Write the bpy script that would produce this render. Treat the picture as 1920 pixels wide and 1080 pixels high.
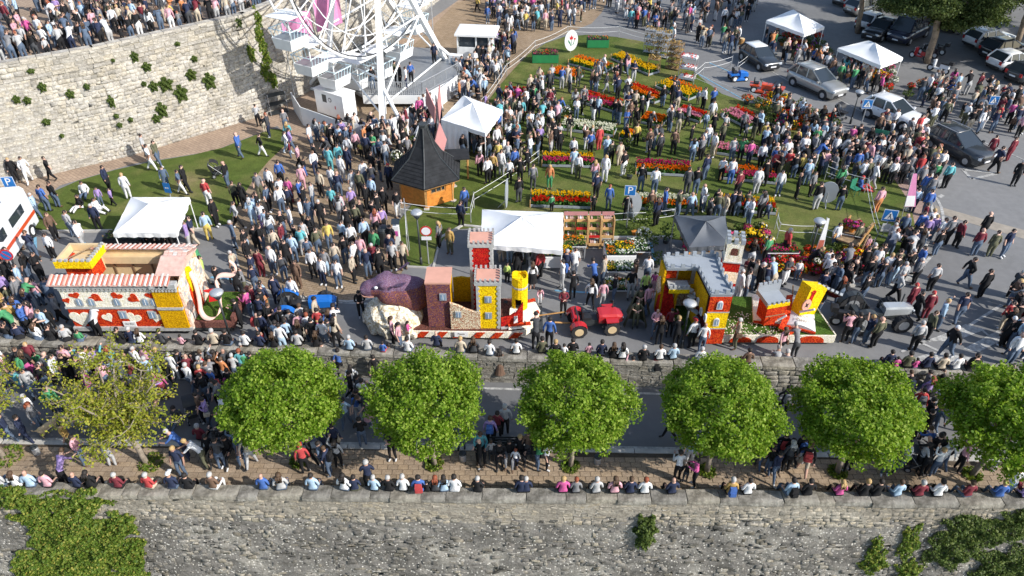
import bpy, bmesh, math, random
import numpy as np
from mathutils import Vector, Matrix, Quaternion
random.seed(7); RNG = np.random.default_rng(7)
for _o in list(bpy.data.objects): bpy.data.objects.remove(_o)
SC = bpy.context.scene; COL = SC.collection
# ---------------------------------------------------------------- camera, sky, sun, exposure
F, PITCH, CH = 1370.0, math.radians(37.5), 21.8        # focal length for a 1920 px wide frame, tilt, height over the road
cd = bpy.data.cameras.new('camera'); cam = bpy.data.objects.new('camera', cd); COL.objects.link(cam)
cam.location = (0, 0, CH); cam.rotation_euler = (math.pi/2-PITCH, 0, 0)
cd.sensor_width = 36; cd.lens = F/1920*36; cd.clip_end = 3000; cd.clip_start = .5
SC.camera = cam
SUN_EL, SUN_AZ = math.radians(35), math.atan2(2.2, -1.15)   # azimuth from +Y towards +X
w = bpy.data.worlds.new('World'); SC.world = w; w.use_nodes = True
nt = w.node_tree; sky = nt.nodes.new('ShaderNodeTexSky'); sky.sky_type = 'NISHITA'; sky.sun_disc = False
sky.sun_elevation = SUN_EL; sky.sun_rotation = SUN_AZ
nt.nodes['Background'].inputs[1].default_value = .145
nt.links.new(sky.outputs[0], nt.nodes['Background'].inputs[0])
sl = bpy.data.lights.new('sun', 'SUN'); sun = bpy.data.objects.new('sun', sl); COL.objects.link(sun)
sl.energy = 4.05; sl.angle = math.radians(.5); sl.color = (1, .965, .91)
TO_SUN = Vector((math.sin(SUN_AZ)*math.cos(SUN_EL), math.cos(SUN_AZ)*math.cos(SUN_EL), math.sin(SUN_EL)))
sun.rotation_euler = (-TO_SUN).to_track_quat('-Z', 'Y').to_euler(); sun.location = (30, -10, 60)
SC.view_settings.view_transform = 'Standard'; SC.view_settings.look = 'None'
SC.view_settings.exposure = 0.5; SC.view_settings.gamma = 1
# ---------------------------------------------------------------- survey: a point of the photo to a point of the place
def _ray(px, py):
    u = (px-960)/F; v = (py-540)/F
    return (u, math.cos(PITCH)-v*math.sin(PITCH), -math.sin(PITCH)-v*math.cos(PITCH))
def G(px, py, z=0.0):
    d = _ray(px, py); t = (z-CH)/d[2]; return Vector((d[0]*t, d[1]*t, z))
def VY(px, py, Y):
    d = _ray(px, py); t = Y/d[1]; return Vector((d[0]*t, Y, CH+d[2]*t))
def S(p):
    z = p[1]*math.cos(PITCH)-(p[2]-CH)*math.sin(PITCH); v = (-(p[2]-CH)*math.cos(PITCH)-p[1]*math.sin(PITCH))/z
    return (960+F*p[0]/z, 540+F*v)
# ---------------------------------------------------------------- mesh builder
def rz_m(a): return Matrix.Rotation(a, 4, 'Z')
class MB:
    def __init__(s): s.v = []; s.f = []; s.m = []
    def add(s, vs, fs, m=0):
        k = len(s.v); s.v += [tuple(p) for p in vs]
        for f in fs: s.f.append([i+k for i in f]); s.m.append(m)
        return s
    def box(s, c, d, rz=0, m=0, top=None, T=None):          # top = (sx, sy) scale of the upper face
        hx, hy, hz = d[0]/2, d[1]/2, d[2]/2; tx, ty = top or (1, 1)
        vs = [(-hx,-hy,-hz),(hx,-hy,-hz),(hx,hy,-hz),(-hx,hy,-hz),(-hx*tx,-hy*ty,hz),(hx*tx,-hy*ty,hz),(hx*tx,hy*ty,hz),(-hx*tx,hy*ty,hz)]
        R = (T or Matrix.Identity(4)) @ Matrix.Translation(c) @ rz_m(rz)
        return s.add([R @ Vector(p) for p in vs], [(3,2,1,0),(4,5,6,7),(0,1,5,4),(1,2,6,5),(2,3,7,6),(3,0,4,7)], m)
    def tube(s, a, b, r0, r1=None, n=6, m=0, cap=True):
        a = Vector(a); b = Vector(b); r1 = r0 if r1 is None else r1; d = (b-a)
        if d.length < 1e-6: return s
        q = d.to_track_quat('Z', 'Y'); vs = []
        for p, r in ((a, r0), (b, r1)):
            for i in range(n):
                t = 2*math.pi*i/n; vs.append(p + q @ Vector((r*math.cos(t), r*math.sin(t), 0)))
        fs = [(i, (i+1)%n, n+(i+1)%n, n+i) for i in range(n)]
        if cap: fs += [tuple(range(n-1,-1,-1)), tuple(range(n, 2*n))]
        return s.add(vs, fs, m)
    def path(s, pts, r, n=6, m=0, closed=False):
        pts = [Vector(p) for p in pts]; N = len(pts); rs = r if isinstance(r, (list, tuple)) else [r]*N; vs = []
        for i, p in enumerate(pts):
            a = pts[(i-1)%N] if (closed or i) else p; b = pts[(i+1)%N] if (closed or i < N-1) else p
            q = (b-a).to_track_quat('Z', 'Y')
            for j in range(n):
                t = 2*math.pi*j/n; vs.append(p + q @ Vector((rs[i]*math.cos(t), rs[i]*math.sin(t), 0)))
        fs = []
        for i in range(N if closed else N-1):
            k = (i+1) % N
            fs += [(i*n+j, i*n+(j+1)%n, k*n+(j+1)%n, k*n+j) for j in range(n)]
        if not closed: fs += [tuple(range(n-1,-1,-1)), tuple(range((N-1)*n, N*n))]
        return s.add(vs, fs, m)
    def prism(s, poly, z0, z1, m=0, mtop=None):
        n = len(poly); a = sum(poly[i][0]*poly[(i+1)%n][1]-poly[(i+1)%n][0]*poly[i][1] for i in range(n))
        if a < 0: poly = poly[::-1]
        s.add([(p[0], p[1], z0) for p in poly]+[(p[0], p[1], z1) for p in poly], [tuple(range(n-1,-1,-1))]+[(i,(i+1)%n,n+(i+1)%n,n+i) for i in range(n)], m)
        k = len(s.v)-n; s.f.append(list(range(k, k+n))); s.m.append(m if mtop is None else mtop); return s
    def slab(s, poly, o, ux, uy, t, m=0):                   # polygon in the plane (ux, uy) at o, extruded t along ux x uy
        o = Vector(o); ux = Vector(ux); uy = Vector(uy); w_ = ux.cross(uy).normalized(); n = len(poly)
        a = sum(poly[i][0]*poly[(i+1)%n][1]-poly[(i+1)%n][0]*poly[i][1] for i in range(n))
        if a < 0: poly = poly[::-1]
        b = [o+ux*p[0]+uy*p[1] for p in poly]
        return s.add(b+[p+w_*t for p in b], [tuple(range(n-1,-1,-1)), tuple(range(n,2*n))]+[(i,(i+1)%n,n+(i+1)%n,n+i) for i in range(n)], m)
    def lathe(s, prof, n=12, c=(0,0,0), m=0, sx=1, sy=1):
        vs = []; fs = []; K = len(prof)
        for r, z in prof:
            for j in range(n):
                t = 2*math.pi*j/n; vs.append((c[0]+r*sx*math.cos(t), c[1]+r*sy*math.sin(t), c[2]+z))
        for i in range(K-1): fs += [(i*n+j, i*n+(j+1)%n, (i+1)*n+(j+1)%n, (i+1)*n+j) for j in range(n)]
        fs += [tuple(range(n-1,-1,-1)), tuple(range((K-1)*n, K*n))]
        return s.add(vs, fs, m)
    def ell(s, c, r, nu=10, nv=7, m=0, T=None):
        vs = []; fs = []
        for i in range(nv+1):
            a = math.pi*i/nv
            for j in range(nu):
                t = 2*math.pi*j/nu; vs.append(Vector((r[0]*math.sin(a)*math.cos(t), r[1]*math.sin(a)*math.sin(t), -r[2]*math.cos(a))))
        if T: vs = [T @ v for v in vs]
        vs = [v+Vector(c) for v in vs]
        for i in range(nv): fs += [(i*nu+j, i*nu+(j+1)%nu, (i+1)*nu+(j+1)%nu, (i+1)*nu+j) for j in range(nu)]
        return s.add(vs, fs, m)
    def quad(s, a, b, c, d, m=0): return s.add([a, b, c, d], [(0,1,2,3)], m)
    def mesh(s, name, mats):
        me = bpy.data.meshes.new(name); me.from_pydata(s.v, [], s.f)
        for q in (mats if isinstance(mats, (list, tuple)) else [mats]): me.materials.append(q)
        if any(s.m): me.polygons.foreach_set('material_index', s.m)
        return me
    def build(s, name, mats, parent=None, loc=None, rz=0, smooth=False):
        me = s.mesh(name, mats)
        if smooth: me.polygons.foreach_set('use_smooth', [True]*len(me.polygons))
        return link(name, me, parent, loc, rz)
def link(name, me, parent=None, loc=None, rz=0):
    o = bpy.data.objects.new(name, me); COL.objects.link(o)
    if parent is not None: o.parent = parent
    if loc is not None: o.location = loc
    if rz: o.rotation_euler = (0, 0, rz)
    return o
def tag(o, label=None, cat=None, group=None, kind=None):
    if label: o['label'] = label
    if cat: o['category'] = cat
    if group: o['group'] = group
    if kind: o['kind'] = kind
    return o
def E(name, label, cat, loc=(0,0,0), rz=0, group=None):
    return tag(link(name, None, None, loc, rz), label, cat, group)
def copy_tree(o, parent=None):
    c = o.copy(); COL.objects.link(c)
    if parent is not None: c.parent = parent
    for ch in list(o.children): copy_tree(ch, c)
    return c
def np_mesh(name, V, quads, mats, midx=None, tris=None):
    """fast mesh from numpy: V (n,3), quads (m,4) or tris"""
    Fc = quads if quads is not None else tris; k = Fc.shape[1]
    me = bpy.data.meshes.new(name); me.vertices.add(len(V)); me.vertices.foreach_set('co', np.asarray(V, np.float32).ravel())
    me.loops.add(Fc.size); me.loops.foreach_set('vertex_index', Fc.astype(np.int32).ravel())
    me.polygons.add(len(Fc)); me.polygons.foreach_set('loop_start', np.arange(0, Fc.size, k, dtype=np.int32))
    if midx is not None: me.polygons.foreach_set('material_index', np.asarray(midx, np.int32))
    for q in (mats if isinstance(mats, (list, tuple)) else [mats]): me.materials.append(q)
    me.update(calc_edges=True); me.validate(); return me
# ---------------------------------------------------------------- materials
def _nodes(name):
    m = bpy.data.materials.new(name); m.use_nodes = True; n = m.node_tree.nodes; return m, n, m.node_tree.links, n['Principled BSDF']
def srgb(h):
    h = h.lstrip('#'); c = [int(h[i:i+2], 16)/255 for i in (0, 2, 4)]
    return tuple((x/12.92 if x <= .04045 else ((x+.055)/1.055)**2.4) for x in c)
def ramp(n, l, fac, stops, interp='LINEAR'):
    r = n.new('ShaderNodeValToRGB'); r.color_ramp.interpolation = interp; e = r.color_ramp.elements
    while len(e) < len(stops): e.new(.5)
    for q, (p, c) in zip(e, stops): q.position = p; q.color = (*c, 1)
    l.new(fac, r.inputs[0]); return r.outputs[0]
def mixc(n, l, fac, a, b, mode='MIX'):
    x = n.new('ShaderNodeMix'); x.data_type = 'RGBA'; x.blend_type = mode
    for sk, val in ((x.inputs[0], fac), (x.inputs[6], a), (x.inputs[7], b)):
        if hasattr(val, 'links'): l.new(val, sk)
        else: sk.default_value = val if isinstance(val, (int, float)) else (*val, 1)
    return x.outputs[2]
def noise(n, l, sc, det=4, co='Object', rough=.55, dist=0):
    t = n.new('ShaderNodeTexCoord'); x = n.new('ShaderNodeTexNoise'); x.inputs['Scale'].default_value = sc; x.inputs['Detail'].default_value = det
    x.inputs['Roughness'].default_value = rough; x.inputs['Distortion'].default_value = dist
    l.new(t.outputs[co], x.inputs[0]); return x.outputs[0]
def voro(n, l, sc, feat='F1', out='Color', co='Object', rnd=1):
    t = n.new('ShaderNodeTexCoord'); x = n.new('ShaderNodeTexVoronoi'); x.feature = feat; x.inputs['Scale'].default_value = sc; x.inputs['Randomness'].default_value = rnd
    l.new(t.outputs[co], x.inputs[0]); return x.outputs[out]
def bump(n, l, b, h, st=.4, d=.02):
    x = n.new('ShaderNodeBump'); x.inputs['Strength'].default_value = st; x.inputs['Distance'].default_value = d
    l.new(h, x.inputs['Height']); l.new(x.outputs[0], b.inputs['Normal'])
def mat(name, c, rough=.75, var=.15, vs=6, bp=0, bs=60, metal=0, rnd=0, spec=None, coat=0, bd=.01):
    c = srgb(c) if isinstance(c, str) else c
    m, n, l, b = _nodes(name)
    lo = tuple(x*(1-var) for x in c); hi = tuple(min(1, x*(1+var)) for x in c)
    col = ramp(n, l, noise(n, l, vs, 5), [(.3, lo), (.7, hi)])
    if rnd:
        oi = n.new('ShaderNodeObjectInfo'); col = mixc(n, l, 1, col, ramp(n, l, oi.outputs['Random'], [(0, (1-rnd,)*3), (1, (1, 1, 1))]), 'MULTIPLY')
    l.new(col, b.inputs['Base Color']); b.inputs['Roughness'].default_value = rough; b.inputs['Metallic'].default_value = metal
    if spec is not None: b.inputs['Specular IOR Level'].default_value = spec
    if coat: b.inputs['Coat Weight'].default_value = coat; b.inputs['Coat Roughness'].default_value = .05
    if bp: bump(n, l, b, noise(n, l, bs, 4), bp, bd)
    return m
def petals(name, cols, sc=26, bp=.45, rough=.8):
    """a surface stuck all over with single flower heads"""
    m, n, l, b = _nodes(name); cols = [srgb(c) for c in cols]
    sep = n.new('ShaderNodeSeparateColor'); l.new(voro(n, l, sc), sep.inputs[0])
    k = len(cols); col = ramp(n, l, sep.outputs[0], [(i/k, c) for i, c in enumerate(cols)], 'CONSTANT')
    col = mixc(n, l, .25, col, ramp(n, l, sep.outputs[1], [(0, (.35,)*3), (1, (1,)*3)]), 'MULTIPLY')
    l.new(col, b.inputs['Base Color']); b.inputs['Roughness'].default_value = rough; b.inputs['Specular IOR Level'].default_value = .15
    bump(n, l, b, voro(n, l, sc, 'F1', 'Distance'), bp, -.05); return m
def leafmat(name, stops, trans=.45, sat=None):
    m, n, l, b = _nodes(name); g = n.new('ShaderNodeNewGeometry')
    col = ramp(n, l, g.outputs['Random Per Island'], [(p, srgb(c)) for p, c in stops])
    l.new(col, b.inputs['Base Color']); b.inputs['Roughness'].default_value = .55; b.inputs['Specular IOR Level'].default_value = .25
    t = n.new('ShaderNodeBsdfTranslucent'); l.new(mixc(n, l, 1, col, (1.0, 1.0, .62), 'MULTIPLY'), t.inputs[0])
    x = n.new('ShaderNodeMixShader'); x.inputs[0].default_value = trans; l.new(b.outputs[0], x.inputs[1]); l.new(t.outputs[0], x.inputs[2])
    l.new(x.outputs[0], n['Material Output'].inputs[0]); return m
def ground_mat(name, stops, big=.25, fine=30, fstr=.25, rough=.9, bp=.3, bs=80, mid=2.5, bd=.01):
    m, n, l, b = _nodes(name)
    col = ramp(n, l, noise(n, l, big, 6, rough=.6), stops)
    col = mixc(n, l, fstr, col, ramp(n, l, noise(n, l, fine, 3), [(.3, (.35,)*3), (.7, (1,)*3)]), 'MULTIPLY')
    col = mixc(n, l, fstr*.8, col, ramp(n, l, noise(n, l, mid, 5), [(.35, (.5,)*3), (.65, (1,)*3)]), 'MULTIPLY')
    l.new(col, b.inputs['Base Color']); b.inputs['Roughness'].default_value = rough; b.inputs['Specular IOR Level'].default_value = .2
    bump(n, l, b, noise(n, l, bs, 4), bp, bd); return m
def brick_mat(name, c1, c2, mort, sc=1, bw=.22, bh=.11, ms=.008, rz=0):
    m, n, l, b = _nodes(name); t = n.new('ShaderNodeTexCoord'); mp = n.new('ShaderNodeMapping'); mp.inputs['Rotation'].default_value[2] = rz
    l.new(t.outputs['Object'], mp.inputs[0]); x = n.new('ShaderNodeTexBrick'); l.new(mp.outputs[0], x.inputs[0])
    x.inputs['Scale'].default_value = sc; x.inputs['Brick Width'].default_value = bw; x.inputs['Row Height'].default_value = bh; x.inputs['Mortar Size'].default_value = ms
    x.inputs['Color1'].default_value = (*srgb(c1), 1); x.inputs['Color2'].default_value = (*srgb(c2), 1); x.inputs['Mortar'].default_value = (*srgb(mort), 1)
    col = mixc(n, l, .5, x.outputs[0], ramp(n, l, noise(n, l, .5, 6), [(.3, (.55,)*3), (.7, (1.0,)*3)]), 'MULTIPLY')
    l.new(col, b.inputs['Base Color']); b.inputs['Roughness'].default_value = .9; b.inputs['Specular IOR Level'].default_value = .15
    bump(n, l, b, x.outputs['Fac'], .3, -.01); return m
def glass_mat(name, c, rough=.08, tr=0):
    m, n, l, b = _nodes(name); b.inputs['Base Color'].default_value = (*c, 1); b.inputs['Roughness'].default_value = rough
    b.inputs['Specular IOR Level'].default_value = .6
    if tr: b.inputs['Transmission Weight'].default_value = tr
    return m
M = {}
M['asphalt'] = ground_mat('asphalt', [(.3, (.19,.188,.186)), (.55, (.235,.232,.228)), (.75, (.265,.26,.254))], .12, 60, .28, .92, .15, 120)
M['asphalt_low'] = ground_mat('asphalt_lower_street', [(.3, (.15,.15,.152)), (.7, (.2,.198,.196))], .2, 60, .2, .92, .15, 120)
M['grass'] = ground_mat('lawn_grass', [(.2, srgb('#717c38')), (.46, srgb('#5f7030')), (.6, srgb('#7d8046')), (.74, srgb('#9c8e64'))], .22, 14, .55, .95, .9, 45, 1.4, .04)
def worn(name, c):
    m, n, l, b = _nodes(name); f = ramp(n, l, noise(n, l, 5, 8, rough=.75), [(.36, (0,0,0)), (.6, (1,1,1))])
    l.new(mixc(n, l, f, (.2,.197,.19), c), b.inputs['Base Color']); b.inputs['Roughness'].default_value = .85; return m
M['white_paint'] = worn('road_paint', (.5,.49,.46))
M['blue_paint'] = mat('blue_paint', (.16,.36,.5), .8, .3, 4)
M['kerb'] = mat('kerb_stone', (.45,.43,.39), .85, .25, 2, .3, 30)
M['path_pav'] = brick_mat('footpath_pavers', '#b39c86', '#a48e7a', '#7d6d5e', 1, .4, .2, .012, .65)
M['plaza_pav'] = brick_mat('plaza_pavers', '#a8937b', '#988369', '#6f604f', 1, .3, .15, .01, .3)
M['pink_pav'] = brick_mat('side_pavers', '#b0958a', '#9f887b', '#7d6a60', 1, .3, .15, .01, .9)
M['soil'] = ground_mat('soil', [(.3, (.08,.06,.04)), (.7, (.14,.11,.08))], 1, 20, .4)
M['terrain'] = ground_mat('terrain', [(.3, (.06,.09,.03)), (.7, (.16,.15,.08))], .05, 4, .4)
def stone_mat(name, cols, rnd=.3, spots=None, vs=3.5, fine=22, bp=.5):
    m, n, l, b = _nodes(name); cols = [srgb(c) for c in cols]; k = len(cols)-1
    col = ramp(n, l, noise(n, l, vs, 6, rough=.65), [(.28+.44*i/k, c) for i, c in enumerate(cols)])
    oi = n.new('ShaderNodeObjectInfo'); g = n.new('ShaderNodeNewGeometry'); mx = n.new('ShaderNodeMath'); mx.operation = 'ADD'; l.new(oi.outputs['Random'], mx.inputs[0]); l.new(g.outputs['Random Per Island'], mx.inputs[1])
    fr = n.new('ShaderNodeMath'); fr.operation = 'FRACT'; l.new(mx.outputs[0], fr.inputs[0])
    col = mixc(n, l, 1, col, ramp(n, l, fr.outputs[0], [(0, (1-rnd,)*3), (.5, (1,1,1)), (1, (1,1-.12*rnd,1-.4*rnd))]), 'MULTIPLY')
    col = mixc(n, l, .6, col, ramp(n, l, noise(n, l, fine, 5, rough=.7), [(.35, (.35,.34,.32)), (.6, (1,1,1))]), 'MULTIPLY')
    if spots:
        v = voro(n, l, spots[0], 'F1', 'Distance'); col = mixc(n, l, ramp(n, l, v, [(spots[2], (1,1,1)), (spots[2]+.06, (0,0,0))]), col, srgb(spots[1]))
    l.new(col, b.inputs['Base Color']); b.inputs['Roughness'].default_value = .92; b.inputs['Specular IOR Level'].default_value = .15
    bump(n, l, b, noise(n, l, 14, 6, rough=.7), bp, .05); return m
M['limestone'] = stone_mat('pale_limestone', ['#9a9487', '#c0bab0', '#d6d2c8'], .3, None, .8, 9, .6)
M['limemortar'] = stone_mat('lime_mortar', ['#8e887b', '#b0a99b', '#c8c2b6'], .1, None, .8, 7)
M['coping'] = stone_mat('weathered_coping', ['#625f56', '#98938a', '#bdb8ac'], .25, None, 1.1, 4, .9)
M['creamstone'] = stone_mat('cream_rubble', ['#888277', '#aaa294', '#c4bdae'], .35, None, .9, 7, .6)
M['flint'] = stone_mat('grey_rubble', ['#57554f', '#8b8780', '#b8b3a8'], .4, (7.0, '#d9d4c8', .1), .7, 8, .9)
M['flintmortar'] = stone_mat('grey_rubble_mortar', ['#504e49', '#84807a', '#b2ada2'], .0, (7.5, '#d2cdc2', .2), .55, 7, 1.0)
M['paver'] = stone_mat('sidewalk_paver', ['#97846f', '#a8947e', '#b5a28c'], .2, None, 2, 30, .2)
M['bark'] = mat('grey_bark', '#8c8071', .9, .35, 5, .8, 18)
M['pinebark'] = mat('pine_bark', '#8b7a68', .9, .4, 4, .8, 10)
M['linden'] = leafmat('linden_leaf', [(0, '#5c8018'), (.35, '#789a28'), (.7, '#94ae3c'), (1, '#b0c25c')], .52)
M['budding'] = leafmat('budding_leaf', [(0, '#7d8a28'), (.5, '#9aa236'), (1, '#b8ae4a')], .4)
M['ivy'] = leafmat('ivy_leaf', [(0, '#48641c'), (.5, '#688030'), (.85, '#8a9640'), (1, '#aaa04e')], .4)
M['bushleaf'] = leafmat('bush_leaf', [(0, '#36481c'), (.6, '#54682c'), (1, '#7a8448')], .3)
M['needle'] = leafmat('pine_needles', [(0, '#364722'), (.5, '#52622f'), (1, '#747f4a')], .3)
M['white_fab'] = mat('white_tent_fabric', (.83,.83,.82), .7, .04, 2, .1, 5)
M['grey_fab'] = mat('grey_tent_fabric', (.085,.095,.11), .6, .1, 2, .15, 5)
M['white_steel'] = mat('white_steel', (.8,.81,.8), .4, .05, 2)
M['blue_steel'] = mat('pale_blue_steel', (.62,.78,.84), .4, .05, 2)
M['grey_steel'] = mat('grey_steel', (.33,.34,.35), .45, .1, 4, metal=.6)
M['galv'] = mat('galvanised', (.5,.51,.52), .45, .12, 6, metal=.5)
M['black'] = mat('black_plastic', (.02,.02,.022), .5, .2, 4)
M['dark'] = mat('dark_iron', (.035,.04,.042), .5, .2, 4)
M['rubber'] = mat('tyre_rubber', (.025,.025,.027), .85, .2, 8, .3, 40)
M['wood'] = mat('plain_wood', '#b88a52', .7, .25, 7, .2, 20)
M['pallet'] = mat('pallet_wood', '#c9a06a', .75, .22, 5, .2, 20)
M['log'] = mat('orange_log', '#cf8438', .6, .22, 5, .2, 20)
M['oldwood'] = mat('old_wood', '#8c7457', .85, .3, 5, .4, 18)
M['rope'] = mat('white_tape', (.72,.72,.7), .7, .1, 3)
M['white'] = mat('white_plain', (.78,.78,.77), .6, .05, 3)
M['ply'] = mat('plywood', '#d2b98f', .75, .1, 3)
M['glass'] = glass_mat('dark_glass', (.03,.04,.05), .05)
M['chrome'] = mat('chrome', (.6,.6,.6), .2, .05, 3, metal=1)
# ================================================================ setting: ground, roads, paving, lawns
def sheet(name, pts, z, m, thick=.0, kind='structure'):
    b = MB()
    if thick: b.prism([(p[0], p[1]) for p in pts], z-thick, z, 0)
    else:
        a = sum(pts[i][0]*pts[(i+1)%len(pts)][1]-pts[(i+1)%len(pts)][0]*pts[i][1] for i in range(len(pts)))
        b.add([(p[0], p[1], z) for p in (pts if a > 0 else pts[::-1])], [tuple(range(len(pts)))])
    o = b.build(name, m)
    return tag(o, kind=kind)
def sm(pts, it=2, closed=True):                              # Chaikin smoothing of an outline
    for _ in range(it):
        out = []
        for i in range(len(pts) if closed else len(pts)-1):
            a = Vector(pts[i][:2]); b_ = Vector(pts[(i+1) % len(pts)][:2]); out += [a*.75+b_*.25, a*.25+b_*.75]
        pts = out
    return pts
def P(*xy, z=0.0): return [G(x, y, z) for x, y in xy]
LOW, SIDE, SEAT = -.98, -.85, -.35                           # lower street, sidewalk, top of the seat wall
def low_wall_y(x): return 23.05-.045*(x+4)                   # front (camera side) face of the low wall
def seat_wall_y(x): return 16.36-.0125*x                     # outer edge of the seat wall
X0, X1 = -46, 46
sheet('ground', [(-1500,-1500),(1500,-1500),(1500,1500),(-1500,1500)], -9.0, M['terrain'])
sheet('road', [(X0, low_wall_y(X0)+.25), (X1, low_wall_y(X1)+.25), (90, 24), (95, 190), (-95, 190), (-95, 25)], 0, M['asphalt'], 3.0)
sheet('lower_street', [(X0, low_wall_y(X0)+.1), (X1, low_wall_y(X1)+.1), (X1, 18.2), (X0, 19.2)], LOW, M['asphalt_low'], 3.0)
KERB = lambda x: 18.98-.018*x-(.0006*x*x if x > 0 else 0)
sheet('sidewalk_bed', [(X0, KERB(X0))]+[(x, KERB(x)) for x in range(-44, 46, 4)]+[(X1, KERB(X1)), (X1, seat_wall_y(X1)+.3), (X0, seat_wall_y(X0)+.3)], SIDE-.012, M['soil'], 2.9)
sheet('white_line', [(X0, low_wall_y(X0)-.33), (X1, low_wall_y(X1)-.33), (X1, low_wall_y(X1)-.45), (X0, low_wall_y(X0)-.45)], LOW+.004, M['white_paint'])
sheet('white_line', [(x, KERB(x)+.42) for x in range(-46, 47, 4)]+[(x, KERB(x)+.30) for x in range(46, -47, -4)], LOW+.004, M['white_paint'])
# kerb stones of the sidewalk, each its own piece
kb = tag(link('kerb', None), kind='structure')
_km = [MB().box((0,0,0), (1.16+.2*random.random(), .24, .22), m=0, top=(.99,.9)).mesh('kerb_stone', M['kerb']) for _ in range(4)]
for i in range(52):
    x = -23.5+i*1.26; o = link('kerb_stone', random.choice(_km), kb, (x+random.uniform(-.02,.02), KERB(x)+.08, SIDE-.085+random.uniform(-.006,.006)))
    o.rotation_euler = (0, random.uniform(-.006,.006), math.atan2(KERB(x+1)-KERB(x), 1))
# lawns and paving of the square
LAWN = sm(P((745,392),(757,500),(812,503),(826,447),(868,424),(1000,438),(1130,447),(1260,446),(1440,470),(1540,498),(1640,500),(1712,470),(1718,420),(1690,352),(1640,300),(1590,262),(1500,205),(1370,190),(1305,140),(1260,95),(1180,72),(1075,64),(1005,88),(945,150),(905,205),(858,300),(850,372)), 1)
LAWN2 = sm(P((36,434),(60,395),(112,350),(250,310),(400,285),(470,258),(522,238),(546,262),(487,318),(440,392),(430,428),(230,432)), 1)
sheet('footpath', P((-420,470),(0,349),(250,290),(500,214),(640,135),(760,70),(860,0),(960,0),(1010,60),(900,200),(700,262),(600,270),(548,264),(520,236),(400,283),(250,307),(112,348),(60,390),(30,434),(-300,520)), .004, M['path_pav'])
sheet('plaza_paving', sm(P((430,428),(441,490),(456,532),(560,556),(705,567),(765,505),(750,430),(745,385),(860,370),(860,290),(905,200),(1000,88),(1075,58),(1120,40),(1150,-20),(880,-20),(760,100),(600,262),(546,262),(487,318),(440,392)), 1), .008, M['plaza_pav'])
o = sheet('lawn', LAWN, .05, M['grass'], .06); o = sheet('lawn', LAWN2, .05, M['grass'], .06)
def kerb_run(pts, wd=.16, h=.11, z=0., nm='kerb'):
    b = MB(); pts = [Vector(p[:2]) for p in pts]
    for a, c in zip(pts, pts[1:]):
        d = c-a
        if d.length < .05: continue
        b.box(((a.x+c.x)/2, (a.y+c.y)/2, z+h/2), (d.length+.02, wd, h), math.atan2(d.y, d.x), 0, (1, .85))
    return tag(b.build(nm, M['kerb']), kind='structure')
kerb_run(sm(P((30,436),(230,434),(434,430)), 1, False)); kerb_run(sm(P((434,430),(443,490),(458,534),(560,559),(705,570),(768,507)), 2, False), .14, .05)
kerb_run(P((826,447),(868,424),(1000,438),(1130,447),(1260,446))); kerb_run(P((757,500),(812,503),(826,447)), .12, .06)
ISL = sm(P((1560,262),(1620,288),(1690,330),(1742,372),(1752,420),(1738,462),(1700,505),(1640,532),(1560,540),(1470,520)), 2, False)
sheet('pavement', sm(P((1500,205),(1590,255),(1690,328),(1742,372),(1752,420),(1738,462),(1700,505),(1640,530),(1560,538),(1470,515),(1440,470),(1640,480),(1690,420),(1680,350),(1590,280)), 1), .01, M['pink_pav'])
kerb_run(ISL, .17, .12)
# kerb-side white line, crossing bars, blue bay lines
def stripe(p, q, wd, m='white_paint', z=.014, nm='road_marking'):
    p = Vector(p[:2]); q = Vector(q[:2]); d = (q-p).normalized(); n_ = Vector((-d.y, d.x))*wd/2
    return sheet(nm, [p+n_, q+n_, q-n_, p-n_], z, M[m])
_l = sm(P((1700,322),(1760,370),(1772,420),(1757,468),(1715,515),(1650,545)), 2, False)
for a, c in zip(_l, _l[1:]): stripe(a, c, .16)
for a in [((1385,452),(1470,462),.13,'blue_paint'),((1040,545),(1105,549),.13,'blue_paint'),((985,520),(992,545),.13,'blue_paint'),((1175,549),(1230,552),.3,'white_paint'),((1220,455),(1228,492),.13,'blue_paint'),((66,445),(67,470),.14,'blue_paint'),((158,455),(163,472),.13,'blue_paint'),((395,520),(445,524),.14,'blue_paint'),((80,535),(118,538),.1,'blue_paint'),
          ((480,560),(760,573),.14,'white_paint'),((1500,560),(1580,535),.2,'white_paint'),((1590,528),(1660,505),.1,'white_paint'),((1815,612),(1878,572),.14,'white_paint'),((1815,612),(1740,640),.14,'white_paint'),((1720,640),(1775,665),.14,'white_paint'),((1840,618),(1865,640),.12,'white_paint'),((1690,660),(1735,640),.12,'white_paint'),((1890,600),(1960,560),.12,'white_paint'),
          ((1805,318),(1872,325),.25,'white_paint'),((1805,318),(1822,336),.2,'white_paint'),((1822,336),(1872,325),.2,'white_paint'),((1560,355),(1566,350),.1,'white_paint'),((1755,345),(1770,338),.3,'white_paint'),((1740,358),(1752,352),.3,'white_paint'),((1760,370),(1768,366),.25,'white_paint'),
          ((1560,180),(1640,222),.09,'white_paint'),((1440,130),(1500,165),.09,'white_paint'),((1840,265),(1990,330),.09,'white_paint'),((1290,128),(1400,190),.09,'blue_paint'),((1330,118),(1380,140),.09,'blue_paint')]: stripe(G(*a[0]), G(*a[1]), a[2], a[3])
for a in [P((1640,520),(1690,500),(1722,520),(1660,540)), P((1745,640),(1810,608),(1848,618),(1790,640)), P((1805,655),(1870,620),(1892,632),(1835,660)), P((1750,660),(1830,672),(1840,690),(1700,676))]: sheet('road_marking', a, .012, M['white_paint'])
# faded tan repair strip in the road
sheet('road_repair_strip', P((1752,385),(1840,410),(1990,450),(1990,468),(1840,425),(1755,398)), .008, mat('tan_patch', (.30,.26,.21), .9, .2, 2))

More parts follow.
